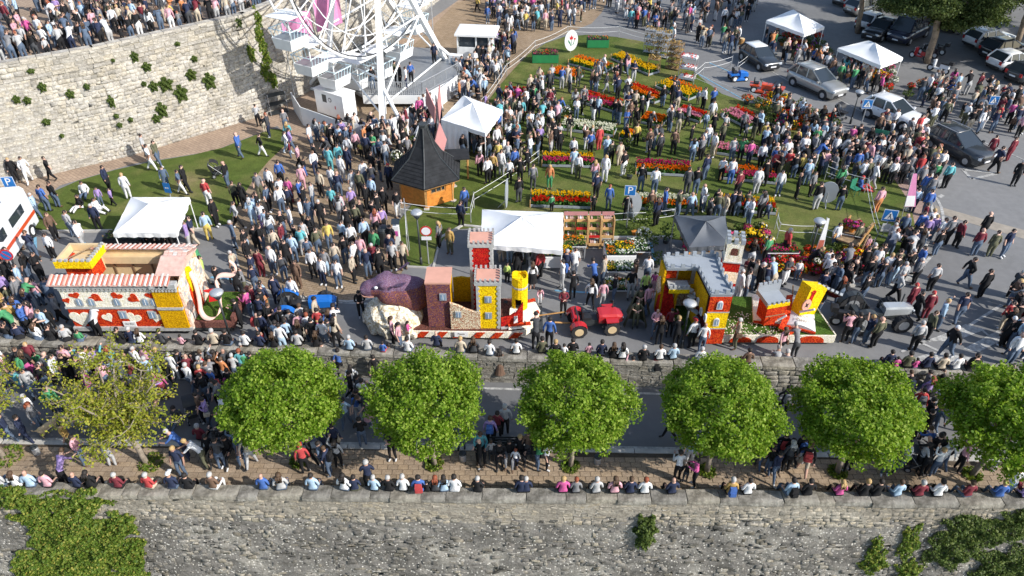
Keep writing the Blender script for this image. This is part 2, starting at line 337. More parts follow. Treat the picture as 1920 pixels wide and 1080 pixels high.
# ================================================================ stone walls
def stone_verts(w_, h_, d_, r):
    """a rough-faced stone: back quad, inset front quad with jitter; front = +y"""
    j = lambda a: random.uniform(-a, a); x, z = w_/2, h_/2; c = min(.3*min(w_, h_), .06)
    bk = [(-x+j(r), -.12, -z+j(r)), (x+j(r), -.12, -z+j(r)), (x+j(r), -.12, z+j(r)), (-x+j(r), -.12, z+j(r))]
    md = [(p[0]*.99, d_*.35, p[2]*.99) for p in bk]
    fr = [(-x+c+j(r), d_+j(.02), -z+c+j(r)), (x-c+j(r), d_+j(.02), -z+c+j(r)), (x-c+j(r), d_+j(.02), z-c+j(r)), (-x+c+j(r), d_+j(.02), z-c+j(r))]
    return bk+md+fr
STONE_F = [(0,1,5,4),(1,2,6,5),(2,3,7,6),(3,0,4,7),(4,5,9,8),(5,6,10,9),(6,7,11,10),(7,4,8,11),(8,9,10,11)]
def stone_face(wall, frame, L, Hh, hs, ws, m, rank, depth=.06, nm='stone', gap=.02, jit=.03, near=300, keep=None):
    """lay uneven courses on a face; frame(s, t) -> (point, along, outward); the 'near' largest in view are objects, the rest one mass"""
    items = []; t = 0.
    while t < Hh:
        h = random.uniform(*hs); s = -random.random()*ws[1]
        while s < L:
            w_ = random.uniform(*ws); 
            if keep is None or keep(s+w_/2, t+h/2): items.append((s+w_/2, t+h/2+random.uniform(-.03,.03), w_-gap, h-gap))
            s += w_
        t += h
    items.sort(key=lambda q: rank(q)); V_ = []; F_ = []; out = []
    for i, (s, t, w_, h) in enumerate(items):
        p, ux, un = frame(s, t); uz = un.cross(ux); 
        if uz.z < 0: uz = -uz
        vs = stone_verts(w_, h, depth*random.uniform(.4, 1.2), jit)
        if i < near:
            b = MB().add(vs, STONE_F); o = b.build(nm, m, wall); o.matrix_world = Matrix(((ux.x,un.x,uz.x,p.x),(ux.y,un.y,uz.y,p.y),(ux.z,un.z,uz.z,p.z),(0,0,0,1))); out.append(o)
        else:
            k = len(V_); V_ += [p+ux*a+un*b_+uz*c for a, b_, c in vs]; F_ += [tuple(x+k for x in f) for f in STONE_F]
    if V_:
        me = np_mesh('stone_courses', np.array([tuple(v) for v in V_]), np.array(F_), m); o = link('stone_courses', me, wall); tag(o, kind='stuff')
    return out
# ---- the tall retaining wall on the left: terrace on top
TW = [Vector((p.x, p.y)) for p in P((-420,448),(0,350),(250,291),(500,215),(610,155),(720,85),(800,20))]
TW += [TW[-1]+(TW[-1]-TW[-2]).normalized()*40]
TWH, BAT = 6.35, .13
def tw_at(s):
    for a, c in zip(TW, TW[1:]):
        L = (c-a).length
        if s <= L or c is TW[-1]: d = (c-a).normalized(); return a+d*s, d
        s -= L
TWL = sum((c-a).length for a, c in zip(TW, TW[1:]))
def tw_frame(s, t):
    q, d = tw_at(max(0, min(TWL-.1, s))); n_ = Vector((d.y, -d.x, 0)); un = (n_+Vector((0,0,BAT))).normalized()
    p = Vector((q.x, q.y, 0))-n_*BAT*t+Vector((0,0,t)); return p, Vector((d.x, d.y, 0)), un
TERR = TWH+.0                                                # walking level of the upper terrace
wl = E('terrace_wall', 'tall sunlit cream rubble stone retaining wall under the upper terrace', 'wall')
b = MB(); N = 60
for i in range(N+1):
    s = TWL*i/N
    for t in (-.3, TWH-.55): p, ux, un = tw_frame(s, t); b.v.append(tuple(p))
b.f = [[2*i, 2*i+2, 2*i+3, 2*i+1] for i in range(N)]; b.m = [0]*N; b.build('wall_core', M['limemortar'], wl)
def _rank_tw(q):
    p, _, _ = tw_frame(q[0], q[1]); x, y = S(p)
    return (0 if (-10 < x < 560 and y > -10) else 1e4)+p.y+abs(x-250)*.004
stone_face(wl, tw_frame, TWL-30, TWH-.72, (.15,.27), (.18,.5), M['limestone'], _rank_tw, .022, gap=.006, jit=.05)
# string course and parapet blocks on top
def band(parent, nm, frame, s0, s1, t, h, dep, ln, m, back=.5):
    s = s0
    while s < s1:
        l_ = random.uniform(*ln); p, ux, un = frame(s+l_/2, t); n_ = Vector((ux.y, -ux.x, 0))
        o = MB().box((0, (dep-back)/2, 0), (l_-.02, dep+back, h), 0, 0, (.985, .93)).build(nm, m, parent)
        o.matrix_world = Matrix(((ux.x,n_.x,0,p.x),(ux.y,n_.y,0,p.y),(0,0,1,p.z),(0,0,0,1))); s += l_
band(wl, 'string_course_block', tw_frame, 6, TWL-30, TWH-.62, .17, .09, (.6,1.1), M['limestone'])
def tw_par(s, t):
    p, ux, un = tw_frame(s, TWH-.5); n_ = Vector((ux.y, -ux.x, 0)); return p+Vector((0,0,t)), ux, n_
stone_face(wl, tw_par, TWL-30, .72, (.24,.3), (.35,.7), M['limestone'], lambda q: abs(S(tw_par(q[0], 0)[0])[0]-220), .05, 'parapet_stone', near=60)
b = MB()
for i in range(N):
    a, _, n0 = tw_par(TWL*i/N, 0); c, _, n1 = tw_par(TWL*(i+1)/N, 0)
    for z0, z1, o0, o1 in ((-.1, .8, 0, 0), (.8, .8, 0, -.42), (.8, -.1, -.42, -.42)):
        b.quad(a+n0*o0+Vector((0,0,z0)), c+n1*o0+Vector((0,0,z0)), c+n1*o1+Vector((0,0,z1)), a+n0*o1+Vector((0,0,z1)))
b.build('parapet_core', M['limemortar'], wl)
band(wl, 'parapet_coping_block', lambda s, t: tw_par(s, .86), 6, TWL-30, 0, .14, .06, (.7,1.3), M['limestone'], .5)
tp = [tw_frame(TWL*i/N, TWH)[0]-Vector((tw_frame(TWL*i/N, 0)[1].y, -tw_frame(TWL*i/N, 0)[1].x, 0))*.3 for i in range(N+1)]
tag(MB().prism([(p.x, p.y) for p in tp]+[(-60, 190), (-120, 190), (-120, 25)], TERR-.35, TERR-.02).build('terrace', M['path_pav']), kind='structure')
# ---- low wall between the parade road and the lower street
lw = E('low_wall', 'low weathered stone wall with flat coping between the parade road and the lower street', 'wall')
def lw_frame(s, t): x = -24+s; return Vector((x, low_wall_y(x), LOW+t)), Vector((1, -.045, 0)).normalized(), Vector((-.045, -1, 0)).normalized()
b = MB(); ya, yb = low_wall_y(-24), low_wall_y(40)
b.prism([(-24, ya+.02), (40, yb+.02), (40, yb+.52), (-24, ya+.52)], LOW-.2, .36); b.build('wall_core', M['limemortar'], lw)
stone_face(lw, lw_frame, 63.6, 1.26, (.16,.28), (.25,.6), M['coping'], lambda q: abs(q[0]-24), .03, gap=.012, jit=.04, near=260)
x = -24.0
while x < 39.5:
    l_ = random.uniform(.8, 1.5); y = low_wall_y(x+l_/2)
    MB().box((0,0,0), (l_-.025, .66+random.uniform(-.03,.03), .16), m=0, top=(.985,.94)).build('coping_stone', M['coping'], lw, (x+l_/2, y+.27, .43+random.uniform(-.015,.015)), -.045+random.uniform(-.012,.012)); x += l_
# ---- the big retaining wall below, with the seat wall on top
bw = E('rampart_wall', 'broad grey rubble rampart wall with pale coping at the bottom', 'wall')
BB = .16
def bw_frame(s, t):     # t counts down from the coping
    x = -30+s; n_ = Vector((-.0125, -1, 0)).normalized()
    return Vector((x, seat_wall_y(x)-BB*t+.04, SEAT-.16-t)), Vector((1, -.0125, 0)).normalized(), (n_+Vector((0,0,BB))).normalized()
M_b = MB(); NX, NT = 150, 34
for j in range(NT+1):
    for i in range(NX+1):
        t = -.1+8.9*j/NT; p, ux, un = bw_frame(75*i/NX, t); M_b.v.append(tuple(p+un*(random.uniform(-.035,.03) if t > 1 else -.01)))
M_b.f = [[j*(NX+1)+i, (j+1)*(NX+1)+i, (j+1)*(NX+1)+i+1, j*(NX+1)+i+1] for j in range(NT) for i in range(NX)]; M_b.m = [0]*len(M_b.f)
M_b.build('wall_core', M['flintmortar'], bw)
b = MB(); NB = 120
for i in range(NB+1):
    for t in (-.05, .62+.22*math.sin(i*1.3)+random.uniform(-.12,.3)): p, ux, un = bw_frame(75*i/NB, t); b.v.append(tuple(p+un*.006))
b.f = [[2*i,2*i+1,2*i+3,2*i+2] for i in range(NB)]; b.m = [0]*NB; b.build('mortar_band', M['creamstone'], bw)
stone_face(bw, bw_frame, 75, 1.15, (.1,.2), (.14,.42), M['creamstone'], lambda q: abs(q[0]-30)+q[1]*6, .014, gap=.006, jit=.04, near=300, keep=lambda s, t: random.random() < (1.0 if t < .55 else 1.15-.9*(t-.55)))
so = stone_face(bw, lambda s, t: bw_frame(s, t+.75), 75, 4.4, (.1,.22), (.14,.42), M['flint'], lambda q: 0, .02, 'stone', jit=.05, near=0, keep=lambda s, t: random.random() < min(.42, .1+t*.3) and 8 < s < 66)
b = MB(); b.prism([(-30, seat_wall_y(-30)+.03), (45, seat_wall_y(45)+.03), (45, seat_wall_y(45)+.42), (-30, seat_wall_y(-30)+.42)], SIDE-.3, SEAT-.1); b.build('seat_core', M['limemortar'], bw)
x = -30.0
while x < 44:
    l_ = random.uniform(.5, 1.7); y = seat_wall_y(x+l_/2)
    MB().box((0,0,0), (l_-.012, .56+random.uniform(-.07,.05), .2), m=0, top=(.99,.9)).build('coping_stone', M['coping'], bw, (x+l_/2, y+.2+random.uniform(-.02,.02), SEAT-.09+random.uniform(-.02,.02)), -.0125+random.uniform(-.02,.02)); x += l_
# ---- sidewalk pavers: those in view one by one, the rest as one mass
pv = tag(link('sidewalk', None), kind='structure')
pw, ph = .40, .235; cells = []
for r in range(10):
    for c in range(-60, 105):
        x = (c+(.5 if r % 2 else 0))*pw; y = seat_wall_y(x)+.46+(r+.5)*ph
        if y+ph/2 < KERB(x)-.03: cells.append((x, y))
cells.sort(key=lambda q: abs(q[0])+abs(q[1]-17.6)*3); pm = [MB().box((0,0,0), (pw-.012, ph-.012, .05), m=0, top=(.975,.96)).mesh('paver', M['paver'])]
for x, y in cells[:300]: link('paver', pm[0], pv, (x+.003*random.uniform(-1,1), y, SIDE-.025+random.uniform(-.004,.004)), random.uniform(-.012,.012))
b = MB()
for x, y in cells[300:]: b.box((x, y, SIDE-.025+random.uniform(-.004,.004)), (pw-.012, ph-.012, .05), random.uniform(-.012,.012), 0, (.975,.96))
tag(b.build('paving', M['paver'], pv), kind='stuff')
# ================================================================ vegetation
def leaves(C, size, spread=1.0, up=None, upw=.35, jit=.35):
    """diamond leaves at the points C, random tilt leaning towards 'up' vectors"""
    n = len(C); nrm = RNG.normal(size=(n, 3)); nrm /= np.linalg.norm(nrm, axis=1)[:, None]
    if up is not None: nrm = nrm*(1-upw)+up*upw; nrm /= np.linalg.norm(nrm, axis=1)[:, None]+1e-9
    t = RNG.normal(size=(n, 3)); t -= (t*nrm).sum(1)[:, None]*nrm; t /= np.linalg.norm(t, axis=1)[:, None]+1e-9
    bt = np.cross(nrm, t); s = size*(1+jit*RNG.uniform(-1, 1, n))[:, None]
    V_ = np.stack([C-t*s*.55, C+bt*s*.42-t*s*.05+nrm*s*.1, C+t*s*.6-nrm*s*.1, C-bt*s*.42-t*s*.05+nrm*s*.1], 1).reshape(-1, 3)
    return V_, np.arange(4*n).reshape(n, 4)
def crown_points(R, Bz, nclump, per, cr, lump=.16, inner=.5, flat=-.75, seed=0):
    rg = np.random.default_rng(seed); ph = rg.uniform(0, 6.28, 6); P_ = []; U_ = []
    while len(P_) < nclump:
        d = rg.normal(size=3); d /= np.linalg.norm(d)
        if d[2] < flat: continue
        a = math.atan2(d[1], d[0]); f = 1+lump*(math.sin(3*a+ph[0])*.5+math.sin(5*a+ph[1]+3*d[2])*.6+math.sin(4*d[2]*2+ph[2]))*.8
        r = f*(inner+(1-inner)*rg.random()**.4); P_.append(np.array([d[0]*R*r, d[1]*R*r, d[2]*Bz*r])); U_.append(d)
    P_ = np.array(P_); U_ = np.array(U_); k = np.repeat(np.arange(nclump), per)
    off = rg.normal(size=(len(k), 3)); off /= np.linalg.norm(off, axis=1)[:, None]; off *= cr*rg.random((len(k), 1))**.45; off[:, 2] *= .65
    return P_[k]+off, U_[k]*.6+np.array([0, 0, .7]), P_
def limb(b, a, c, r0, r1, seg=4, wob=.12):
    a = Vector(a); c = Vector(c); pts = [a]; L = (c-a).length
    for i in range(1, seg): pts.append(a.lerp(c, i/seg)+Vector([random.uniform(-1,1)*wob*L*.3 for _ in range(3)]))
    pts.append(c); b.path(pts, [r0+(r1-r0)*i/seg for i in range(seg+1)], 6); return pts
CROWNS = []
for k in range(6):
    C, U, P_ = crown_points(2.15, 1.5+.08*math.sin(k*2.1), 430, 66, .33, lump=.075+.03*(k%3), seed=20+k, inner=.58)
    C2, U2, _ = crown_points(1.5, 1.0, 100, 36, .4, seed=50+k, inner=.3)
    V_, Q = leaves(np.vstack([C, C2]), .098, up=np.vstack([U, U2]), upw=.45); CROWNS.append((np_mesh('crown', V_, Q, M['linden']), P_))
def linden(pos, k, label, lean=(0,0), zc=2.55, sc=1.0, rz=0):
    t = E('linden_tree', label, 'tree', pos, rz, 'leafy lindens along the sidewalk'); b = MB(); h = zc-pos.z
    top = Vector((lean[0], lean[1], h-.6)); limb(b, (0,0,-.1), top, .115, .085, 5, .03)
    tr = b.build('trunk', M['bark'], t, smooth=True); b = MB(); cc = Vector((lean[0], lean[1], h))
    for i in range(26):
        p = Vector(CROWNS[k][1][i*11 % 320])*sc*.82; limb(b, top+Vector((0,0,random.uniform(-.5,.15))), cc+p, .05, .012, 4, .15)
    b.build('limb', M['bark'], tr, smooth=True)
    o = link('crown', CROWNS[k][0], t, cc); o.scale = (sc*.93, sc*.93, sc*.95); return t
def tuft_ring(pos, r, label, n=260):
    a = RNG.uniform(0, 6.28, n); q = r*np.sqrt(RNG.uniform(0, 1, n)); C = np.stack([q*np.cos(a), q*np.sin(a), RNG.uniform(.02, .1, n)], 1)
    V_, Q = leaves(C, .1, up=np.array([[0,0,1.]]*n), upw=.2); o = link('tree_pit_grass', np_mesh('tree_pit_grass', V_, Q, M['ivy']), None, pos); return tag(o, label, 'grass', kind='stuff')
_lind = [((560,866),0,'full green linden tree beside the benches, leftmost of the dense crowns',(.0,.1),1.02), ((815,872),1,'round green linden tree standing in front of the bull float',(-.1,.15),.98), ((1070,875),2,'round green linden tree standing below the red tractor',(0,.1),1.0),
         ((1325,885),3,'green linden tree in front of the castle tower float',(.05,.1),1.02), ((1570,886),4,'green linden tree below the silver tractor with a person leaning at its trunk',(.2,.2),1.02), ((1822,890),5,'green linden tree at the right edge of the sidewalk',(.3,.1),1.08)]
for i, (p, k, lb, ln, sc) in enumerate(_lind):
    q = G(*p, SIDE); linden(q, k, lb, ln, 2.62, sc, 0 if i < 3 else 2.2*i); tuft_ring(q, .36, 'patch of grass round the trunk of the '+['leftmost dense linden','linden before the bull float','linden below the red tractor','linden before the castle float','linden below the silver tractor','rightmost linden'][i])
def bare_tree(pos, label, seed, h=3.9, lean=(0,0), R=2.3):
    random.seed(seed); t = E('budding_tree', label, 'tree', pos, 0, 'budding trees at the left end of the sidewalk'); b = MB()
    top = Vector((lean[0], lean[1], h*.45)); limb(b, (0,0,-.1), top, .13, .09, 5, .05); tr = b.build('trunk', M['bark'], t, smooth=True); b = MB(); tips = []
    for i in range(20):
        a = i*2.4; r = R*random.uniform(.35, .75); z = h*random.uniform(.55, .95)
        e = Vector((lean[0]+r*math.cos(a), lean[1]+r*math.sin(a), z)); pts = limb(b, top+Vector((0,0,random.uniform(-.4,.3))), e, .05, .02, 4, .2)
        for j in range(9):
            q = random.choice(pts[1:]); f = q+Vector((random.uniform(-1,1), random.uniform(-1,1), random.uniform(-.2,.8)))*random.uniform(.4,.95); pp = limb(b, q, f, .016, .006, 3, .25); tips += pp[1:]
            for _ in range(3):
                g = f+Vector((random.uniform(-1,1), random.uniform(-1,1), random.uniform(-.3,.6)))*.45; limb(b, pp[2], g, .008, .004, 2, .2); tips += [g, g.lerp(pp[2], .4)]
    b.build('limb', M['bark'], tr); T_ = np.array([tuple(p) for p in tips]); k = np.repeat(np.arange(len(T_)), 7)
    C = T_[k]+RNG.normal(size=(len(k), 3))*.075; V_, Q = leaves(C, .085, up=np.array([[0,0,1.]]*len(C)), upw=.3); link('crown', np_mesh('crown', V_, Q, M['budding']), t); random.seed(seed+1); return t
bare_tree(G(275,868,SIDE), 'sparse budding tree with bare twigs in front of the heart castle float', 5, 4.4, (-.5,.3), 3.1)
bare_tree(G(8,858,SIDE), 'sparse budding tree cut by the left edge of the picture', 6, 4.2, (-.5,.2), 2.5)
tuft_ring(G(285,868,SIDE), .5, 'patch of grass round the trunk of the sparse budding tree'); tuft_ring(G(15,858,SIDE), .6, 'patch of grass round the trunk at the left edge')
# ---- ivy and bushes on the walls
def wall_leaves(name, label, cat, frame, blobs, size, m, n, thick=.25, kind=None):
    """leaf mass on a wall face: blobs = (s, t, rs, rt, weight)"""
    W_ = np.array([q[4] if len(q) > 4 else q[2]*q[3] for q in blobs], float); W_ /= W_.sum(); C = []; U = []
    for i in RNG.choice(len(blobs), n, p=W_):
        s, t, rs, rt = blobs[i][:4]; a = RNG.uniform(0, 6.28); r = math.sqrt(RNG.random())*(1+.25*math.sin(5*a+i)+.12*math.sin(11*a))
        p, ux, un = frame(s+rs*r*math.cos(a), t+rt*r*math.sin(a)); d = RNG.uniform(0, thick)*(1.1-min(1, r)*.7)*(.7+.6*math.sin(s*3+7*r*math.cos(a))*math.sin(t*4+6*r*math.sin(a)))
        C.append(tuple(p+un*(d+.03))); U.append(tuple(un+Vector((0,0,.5))))
    V_, Q = leaves(np.array(C), size, up=np.array(U), upw=.5); o = link(name, np_mesh(name, V_, Q, M[m])); return tag(o, label, cat, kind=kind)
def bw_st(px, py):                                        # photo point on the rampart face to (s, t)
    t = 1.0
    for _ in range(12):
        y = seat_wall_y(0)-BB*t; p = VY(px, py, y-.0125*0); t = SEAT-.16-p.z
    return p.x+30, t
def _bl(l): return [(*bw_st(x, y), rx, ry) for x, y, rx, ry in l]
wall_leaves('ivy', 'large yellow green ivy mass hanging over the rampart wall at bottom left', 'ivy', bw_frame, _bl([(60,950,1.3,.5),(150,945,.95,.5),(130,1000,1.9,1.1),(200,1040,1.3,1.2),(120,1060,1.6,1.1),(225,990,.55,.6),(20,935,.6,.4),(60,1075,.9,.5),(255,1040,.25,.6),(160,1100,2.2,1.2)]), .085, 'ivy', 46000, .45)
wall_leaves('wall_bush', 'small round green bush growing out of the rampart wall', 'bush', bw_frame, _bl([(1210,985,.38,.55),(1208,1005,.3,.5)]), .09, 'bushleaf', 2200, .45)
wall_leaves('ivy', 'dark tangled ivy and shrubs on the rampart wall at bottom right', 'ivy', bw_frame, _bl([(1850,985,1.5,.7),(1780,1020,1.0,.9),(1880,1050,1.2,1.0),(1910,960,.7,.5),(1800,970,.7,.35),(1850,1090,1.6,.8)]), .075, 'bushleaf', 17000, .4)
wall_leaves('ivy', 'thin climbing ivy tuft left of the dark shrubs on the rampart wall', 'ivy', bw_frame, _bl([(1635,1045,.5,.6),(1700,1010,.35,.9),(1640,1015,.2,.5),(1700,1060,.5,.5)]), .08, 'ivy', 3000, .25)
def tw_st(px, py):
    best = None
    for i in range(300):
        s = TWL*i/300*.8
        lo, hi = 0, TWH
        for _ in range(18):
            mid = (lo+hi)/2; y = S(tw_frame(s, mid)[0])[1]
            if y > py: lo = mid
            else: hi = mid
        x, y = S(tw_frame(s, lo)[0]); e = abs(x-px)+abs(y-py)*2
        if best is None or e < best[0]: best = (e, s, lo)
    return best[1], best[2]
ORD = 'first second third fourth fifth sixth seventh eighth ninth tenth eleventh twelfth thirteenth fourteenth fifteenth sixteenth seventeenth eighteenth nineteenth twentieth'.split()+['twenty-'+q for q in 'first second third fourth fifth sixth seventh eighth ninth'.split()]+['thirtieth']+['thirty-'+q for q in 'first second third fourth fifth sixth seventh eighth ninth'.split()]
_wb = [(81,163,.22,.3),(130,176,.22,.3),(52,188,.2,.25),(34,186,.2,.25),(250,106,.24,.35),(278,125,.28,.3),(285,162,.28,.35),(312,158,.45,.5),(335,175,.42,.6),(306,206,.34,.55),(292,222,.24,.3),(360,140,.34,.4),(392,152,.42,.6),(205,190,.2,.4),(163,162,.16,.2),(83,228,.22,.22),(222,234,.16,.16),(247,224,.14,.16),(217,217,.14,.15),(112,254,.12,.12),(55,133,.2,.15),(360,110,.2,.22),(329,82,.16,.15),(443,30,.28,.4),(265,157,.14,.16),(213,113,.1,.1)]
for i, (x, y, a, c) in enumerate(_wb):
    s, t = tw_st(x, y)
    wall_leaves('wall_plant', '%s green plant on the terrace wall, %s from the left' % ('bushy' if a > .3 else 'small', ORD[sum(q[0] < x for q in _wb)]), 'plant', tw_frame, [(s, t, a*.9, c*.8)], .065, 'bushleaf', int(420+6000*a*c), .34)['group'] = 'plants on the terrace wall'
s0, t0 = tw_st(487, 60); wall_leaves('ivy', 'strip of ivy climbing the terrace wall beside the ferris wheel', 'ivy', tw_frame, [(*tw_st(x, y), .35, .55) for x, y in ((478,8),(482,35),(484,62),(490,85),(500,110),(497,135),(512,150),(470,100))], .11, 'ivy', 3800, .22)
# ---- pines over the car park
def pine(pos, h, label, crowns, seed, r=.28, lean=(0,0), dens=1.0):
    random.seed(seed); t = E('pine_tree', label, 'tree', pos, 0, 'tall pines over the car park'); b = MB(); top = Vector((lean[0], lean[1], h))
    limb(b, (0,0,-.1), top, r, r*.55, 7, .03); tr = b.build('trunk', M['pinebark'], t, smooth=True); b = MB(); C = []; U = []
    for (x, y, z, R) in crowns:
        c = Vector((x, y, z)); limb(b, top.lerp(Vector((0,0,0)), random.uniform(0,.3)), c, .1, .04, 4, .15)
        n = int(34*R*R*dens); 
        for _ in range(n):
            d = Vector([random.gauss(0,1) for _ in range(3)]).normalized(); d.z *= .45; p = c+d*R*random.uniform(.45,1.05)
            m_ = 62; o_ = RNG.normal(size=(m_, 3))*np.array([.26,.26,.12]); C.append(np.array(p)+o_); U.append(np.tile([d.x, d.y, 1.0], (m_, 1)))
            if random.random() < .25: limb(b, c, p, .03, .01, 2, .2)
    b.build('limb', M['pinebark'], tr); C = np.vstack(C); V_, Q = leaves(C, .135, up=np.vstack(U), upw=.2); link('crown', np_mesh('crown', V_, Q, M['needle']), t); return t
def pine_px(base, h, label, px, seed, r=.28, dens=1.0, R=1.7, high=()):
    p = G(*base); cr = []
    for i, (x, y) in enumerate(px): q = VY(x, y, p.y+(i % 3-1)*1.4)-p; cr.append((q.x, q.y, q.z, R*(.85+.3*((i*7) % 5)/5)))
    return pine(p, h, label, cr+list(high), seed, r, (cr[0][0]*.6, cr[0][1]*.3), dens)
pine_px((1608,62), 8.0, 'straight pine trunk between the two right hand white gazebos', [(1610,-60),(1580,-75),(1650,-70)], 31, .24, .8, 2.0, [(3,-2,9.5,2.8),(6,0,10,2.8),(1,3,9.5,2.6)])
pine_px((1738,118), 7.5, 'pine tree with thick leaning trunk beside the dark van', [(1765,10),(1715,8),(1810,12),(1845,28),(1790,32),(1680,2),(1860,0),(1740,-20),(1800,-25)], 32, .3, 1.15, 1.75, [(4,-1,10,3),(7,-3,10.5,3),(0,2,10.5,3),(3,4,10.5,3)])
pine_px((1905,88), 8.0, 'pine tree at the right edge beyond the parked cars', [(1930,-10),(1960,0),(1900,-30)], 33, .26, .9, 1.7, [(-3,-2,10,3),(3,-4,10.5,3),(-6,2,10.5,3),(-2,-6,10.5,2.8)])
pine(G(1655,-30), 10.0, 'pine tree rising past the top edge over the parked silver cars', [(1,1,8.4,2.4),(-2,.5,9.4,2.4),(3,0,9.0,2.4),(0,-2,10,2.2)], 34, .26, (.5,.2), .6)
for i, (x, y) in enumerate(((47,56),(53,64),(45,69),(59,57),(58,73),(42,77))): pine(Vector((x,y,0)), 9.5, 'tall pine beyond the right edge shading the car park, %s' % ('nearest','second nearest','third nearest','farthest right','rearmost right','rearmost left')[i], [(.5,.5,8.6,2.6),(-2.2,.5,9.2,2.4),(2.4,0,9.0,2.5),(0,-2.3,9.6,2.3),(0,2.6,9,2.4)], 60+i, .26, (.3,.2), .8)
random.seed(99)
# ================================================================ flower floats of the parade
M['f_red'] = petals('red_petals', ['#c23418', '#d8431c', '#a92312', '#e0571f'], 22)
M['f_red2'] = petals('crimson_petals', ['#b3141a', '#c9251e', '#8f0f14', '#c43a20'], 22)
M['f_yel'] = petals('yellow_petals', ['#f2c80a', '#ffdc12', '#e0b004', '#f7d020'], 20)
M['f_gold'] = petals('gold_petals', ['#d8a008', '#e8b40c', '#c08c06', '#dca80a'], 24)
M['f_cream'] = petals('cream_petals', ['#fdf6e2', '#f7efd6', '#fffaf0', '#efe6c8'], 24)
M['f_purple'] = petals('purple_petals', ['#5c3444', '#744454', '#925a48', '#664a6a', '#a87246'], 40)
M['f_lilac'] = petals('lilac_petals', ['#6a4f68', '#7f6480', '#75505e', '#8f7a8c'], 40)
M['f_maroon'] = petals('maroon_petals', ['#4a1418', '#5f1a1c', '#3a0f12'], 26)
M['f_speck'] = petals('speckled_petals', ['#e4d6b4', '#c9a184', '#a86f52', '#ede4c8'], 30)
M['f_brown'] = petals('bark_crumbs', ['#5c3a30', '#70443c', '#4a2c2a', '#84564a'], 30)
M['f_green'] = petals('turf', ['#3f5a1c', '#4c6a22', '#35501a', '#5a7630'], 30, .5)
M['tile_pink'] = mat('pink_tile', '#cfaa9c', .8, .2, 4); M['tile_white'] = mat('white_tile', '#c9c2ba', .8, .25, 5); M['tile_red'] = mat('terracotta_edge', '#b86450', .8, .2, 5)
M['pinkfoam'] = mat('pink_foam', '#cf9a86', .8, .08, 2, .15, 60); M['lightgrey'] = mat('light_grey_board', '#969ca2', .7, .06, 2); M['greystone'] = mat('painted_grey_stone', '#a9a9a6', .8, .25, 9, .4, 20)
M['winglass'] = mat('painted_window', '#7d93a8', .4, .25, 6); M['ribbon'] = mat('pale_pink_ribbon', '#e2bcae', .7, .08, 3); M['redcloth'] = mat('red_board', '#c01c1c', .6, .1, 3)
M['peach'] = petals('peach_petals', ['#ecc9b2', '#f2d8c4', '#e0b49c', '#f4e4d6'], 14, .3); M['paper'] = mat('paper_sign', (.82,.82,.8), .6, .03, 3); M['ink'] = mat('ink', (.03,.03,.03), .6, .1, 3); M['purple_edge'] = petals('plum_edge', ['#6a4440', '#7c524a', '#8a5e50'], 30)
def put(mb, name, mats, parent, smooth=False, gp=None):     # a part given in world coordinates
    o = mb.build(name, mats, parent, smooth=smooth); base = (gp or parent).location if gp is None else Vector((0,0,0))
    if gp is None: o.location = -base
    return o
def fuse(mb, voxel, name, mats, parent, loc=(0,0,0), smooth=True, sm_it=6):
    o = mb.build(name, mats); md = o.modifiers.new('r', 'REMESH'); md.mode = 'VOXEL'; md.voxel_size = voxel
    m2 = o.modifiers.new('s', 'SMOOTH'); m2.iterations = sm_it; m2.factor = .5
    dg = bpy.context.evaluated_depsgraph_get(); me = bpy.data.meshes.new_from_object(o.evaluated_get(dg)); bpy.data.objects.remove(o)
    me.materials.clear()
    for q in (mats if isinstance(mats, (list, tuple)) else [mats]): me.materials.append(q)
    if smooth: me.polygons.foreach_set('use_smooth', [True]*len(me.polygons))
    return link(name, me, parent, loc)
def heart(w, h, n=22, a=0):
    pts = []
    for i in range(n):
        t = 2*math.pi*i/n; x = 16*math.sin(t)**3/32; y = (13*math.cos(t)-5*math.cos(2*t)-2*math.cos(3*t)-math.cos(4*t))/30
        pts.append((w*(x*math.cos(a)-y*math.sin(a)), h*(x*math.sin(a)+y*math.cos(a))))
    return pts
UX, UZ, UYm = Vector((1,0,0)), Vector((0,0,1)), Vector((0,-1,0))
def rect(x0, x1, y0, y1): return [(x0,y0),(x1,y0),(x1,y1),(x0,y1)]
def arch(x0, x1, y0, y1, n=6):
    r = (x1-x0)/2; return [(x0,y0),(x1,y0)]+[((x0+x1)/2+r*math.cos(math.pi*i/n), y1-r+r*math.sin(math.pi*i/n)) for i in range(n+1)]
def window(parent, o, ux, w, h, archd=False, t=.05, gm='winglass', fm='greystone'):
    """frame and pane on a face; o = lower middle of the opening, ux = along"""
    ux = Vector(ux); f = MB(); sh = arch if archd else rect
    f.slab(sh(-w/2, w/2, 0, h), o, ux, UZ, t); fr = f.build('window', M[fm], parent)
    p = MB(); n_ = ux.cross(UZ).normalized(); p.slab(sh(-w*.34, w*.34, h*.12, h*(.9 if archd else .88)), Vector(o)+n_*(t+.001), ux, UZ, .012); p.build('pane', M[gm], fr)
    for d in ((0,),): MB().slab(rect(-.012, .012, h*.12, h*.86), Vector(o)+n_*(t+.014), ux, UZ, .01).build('glazing_bar', M['white'], fr)
    return fr
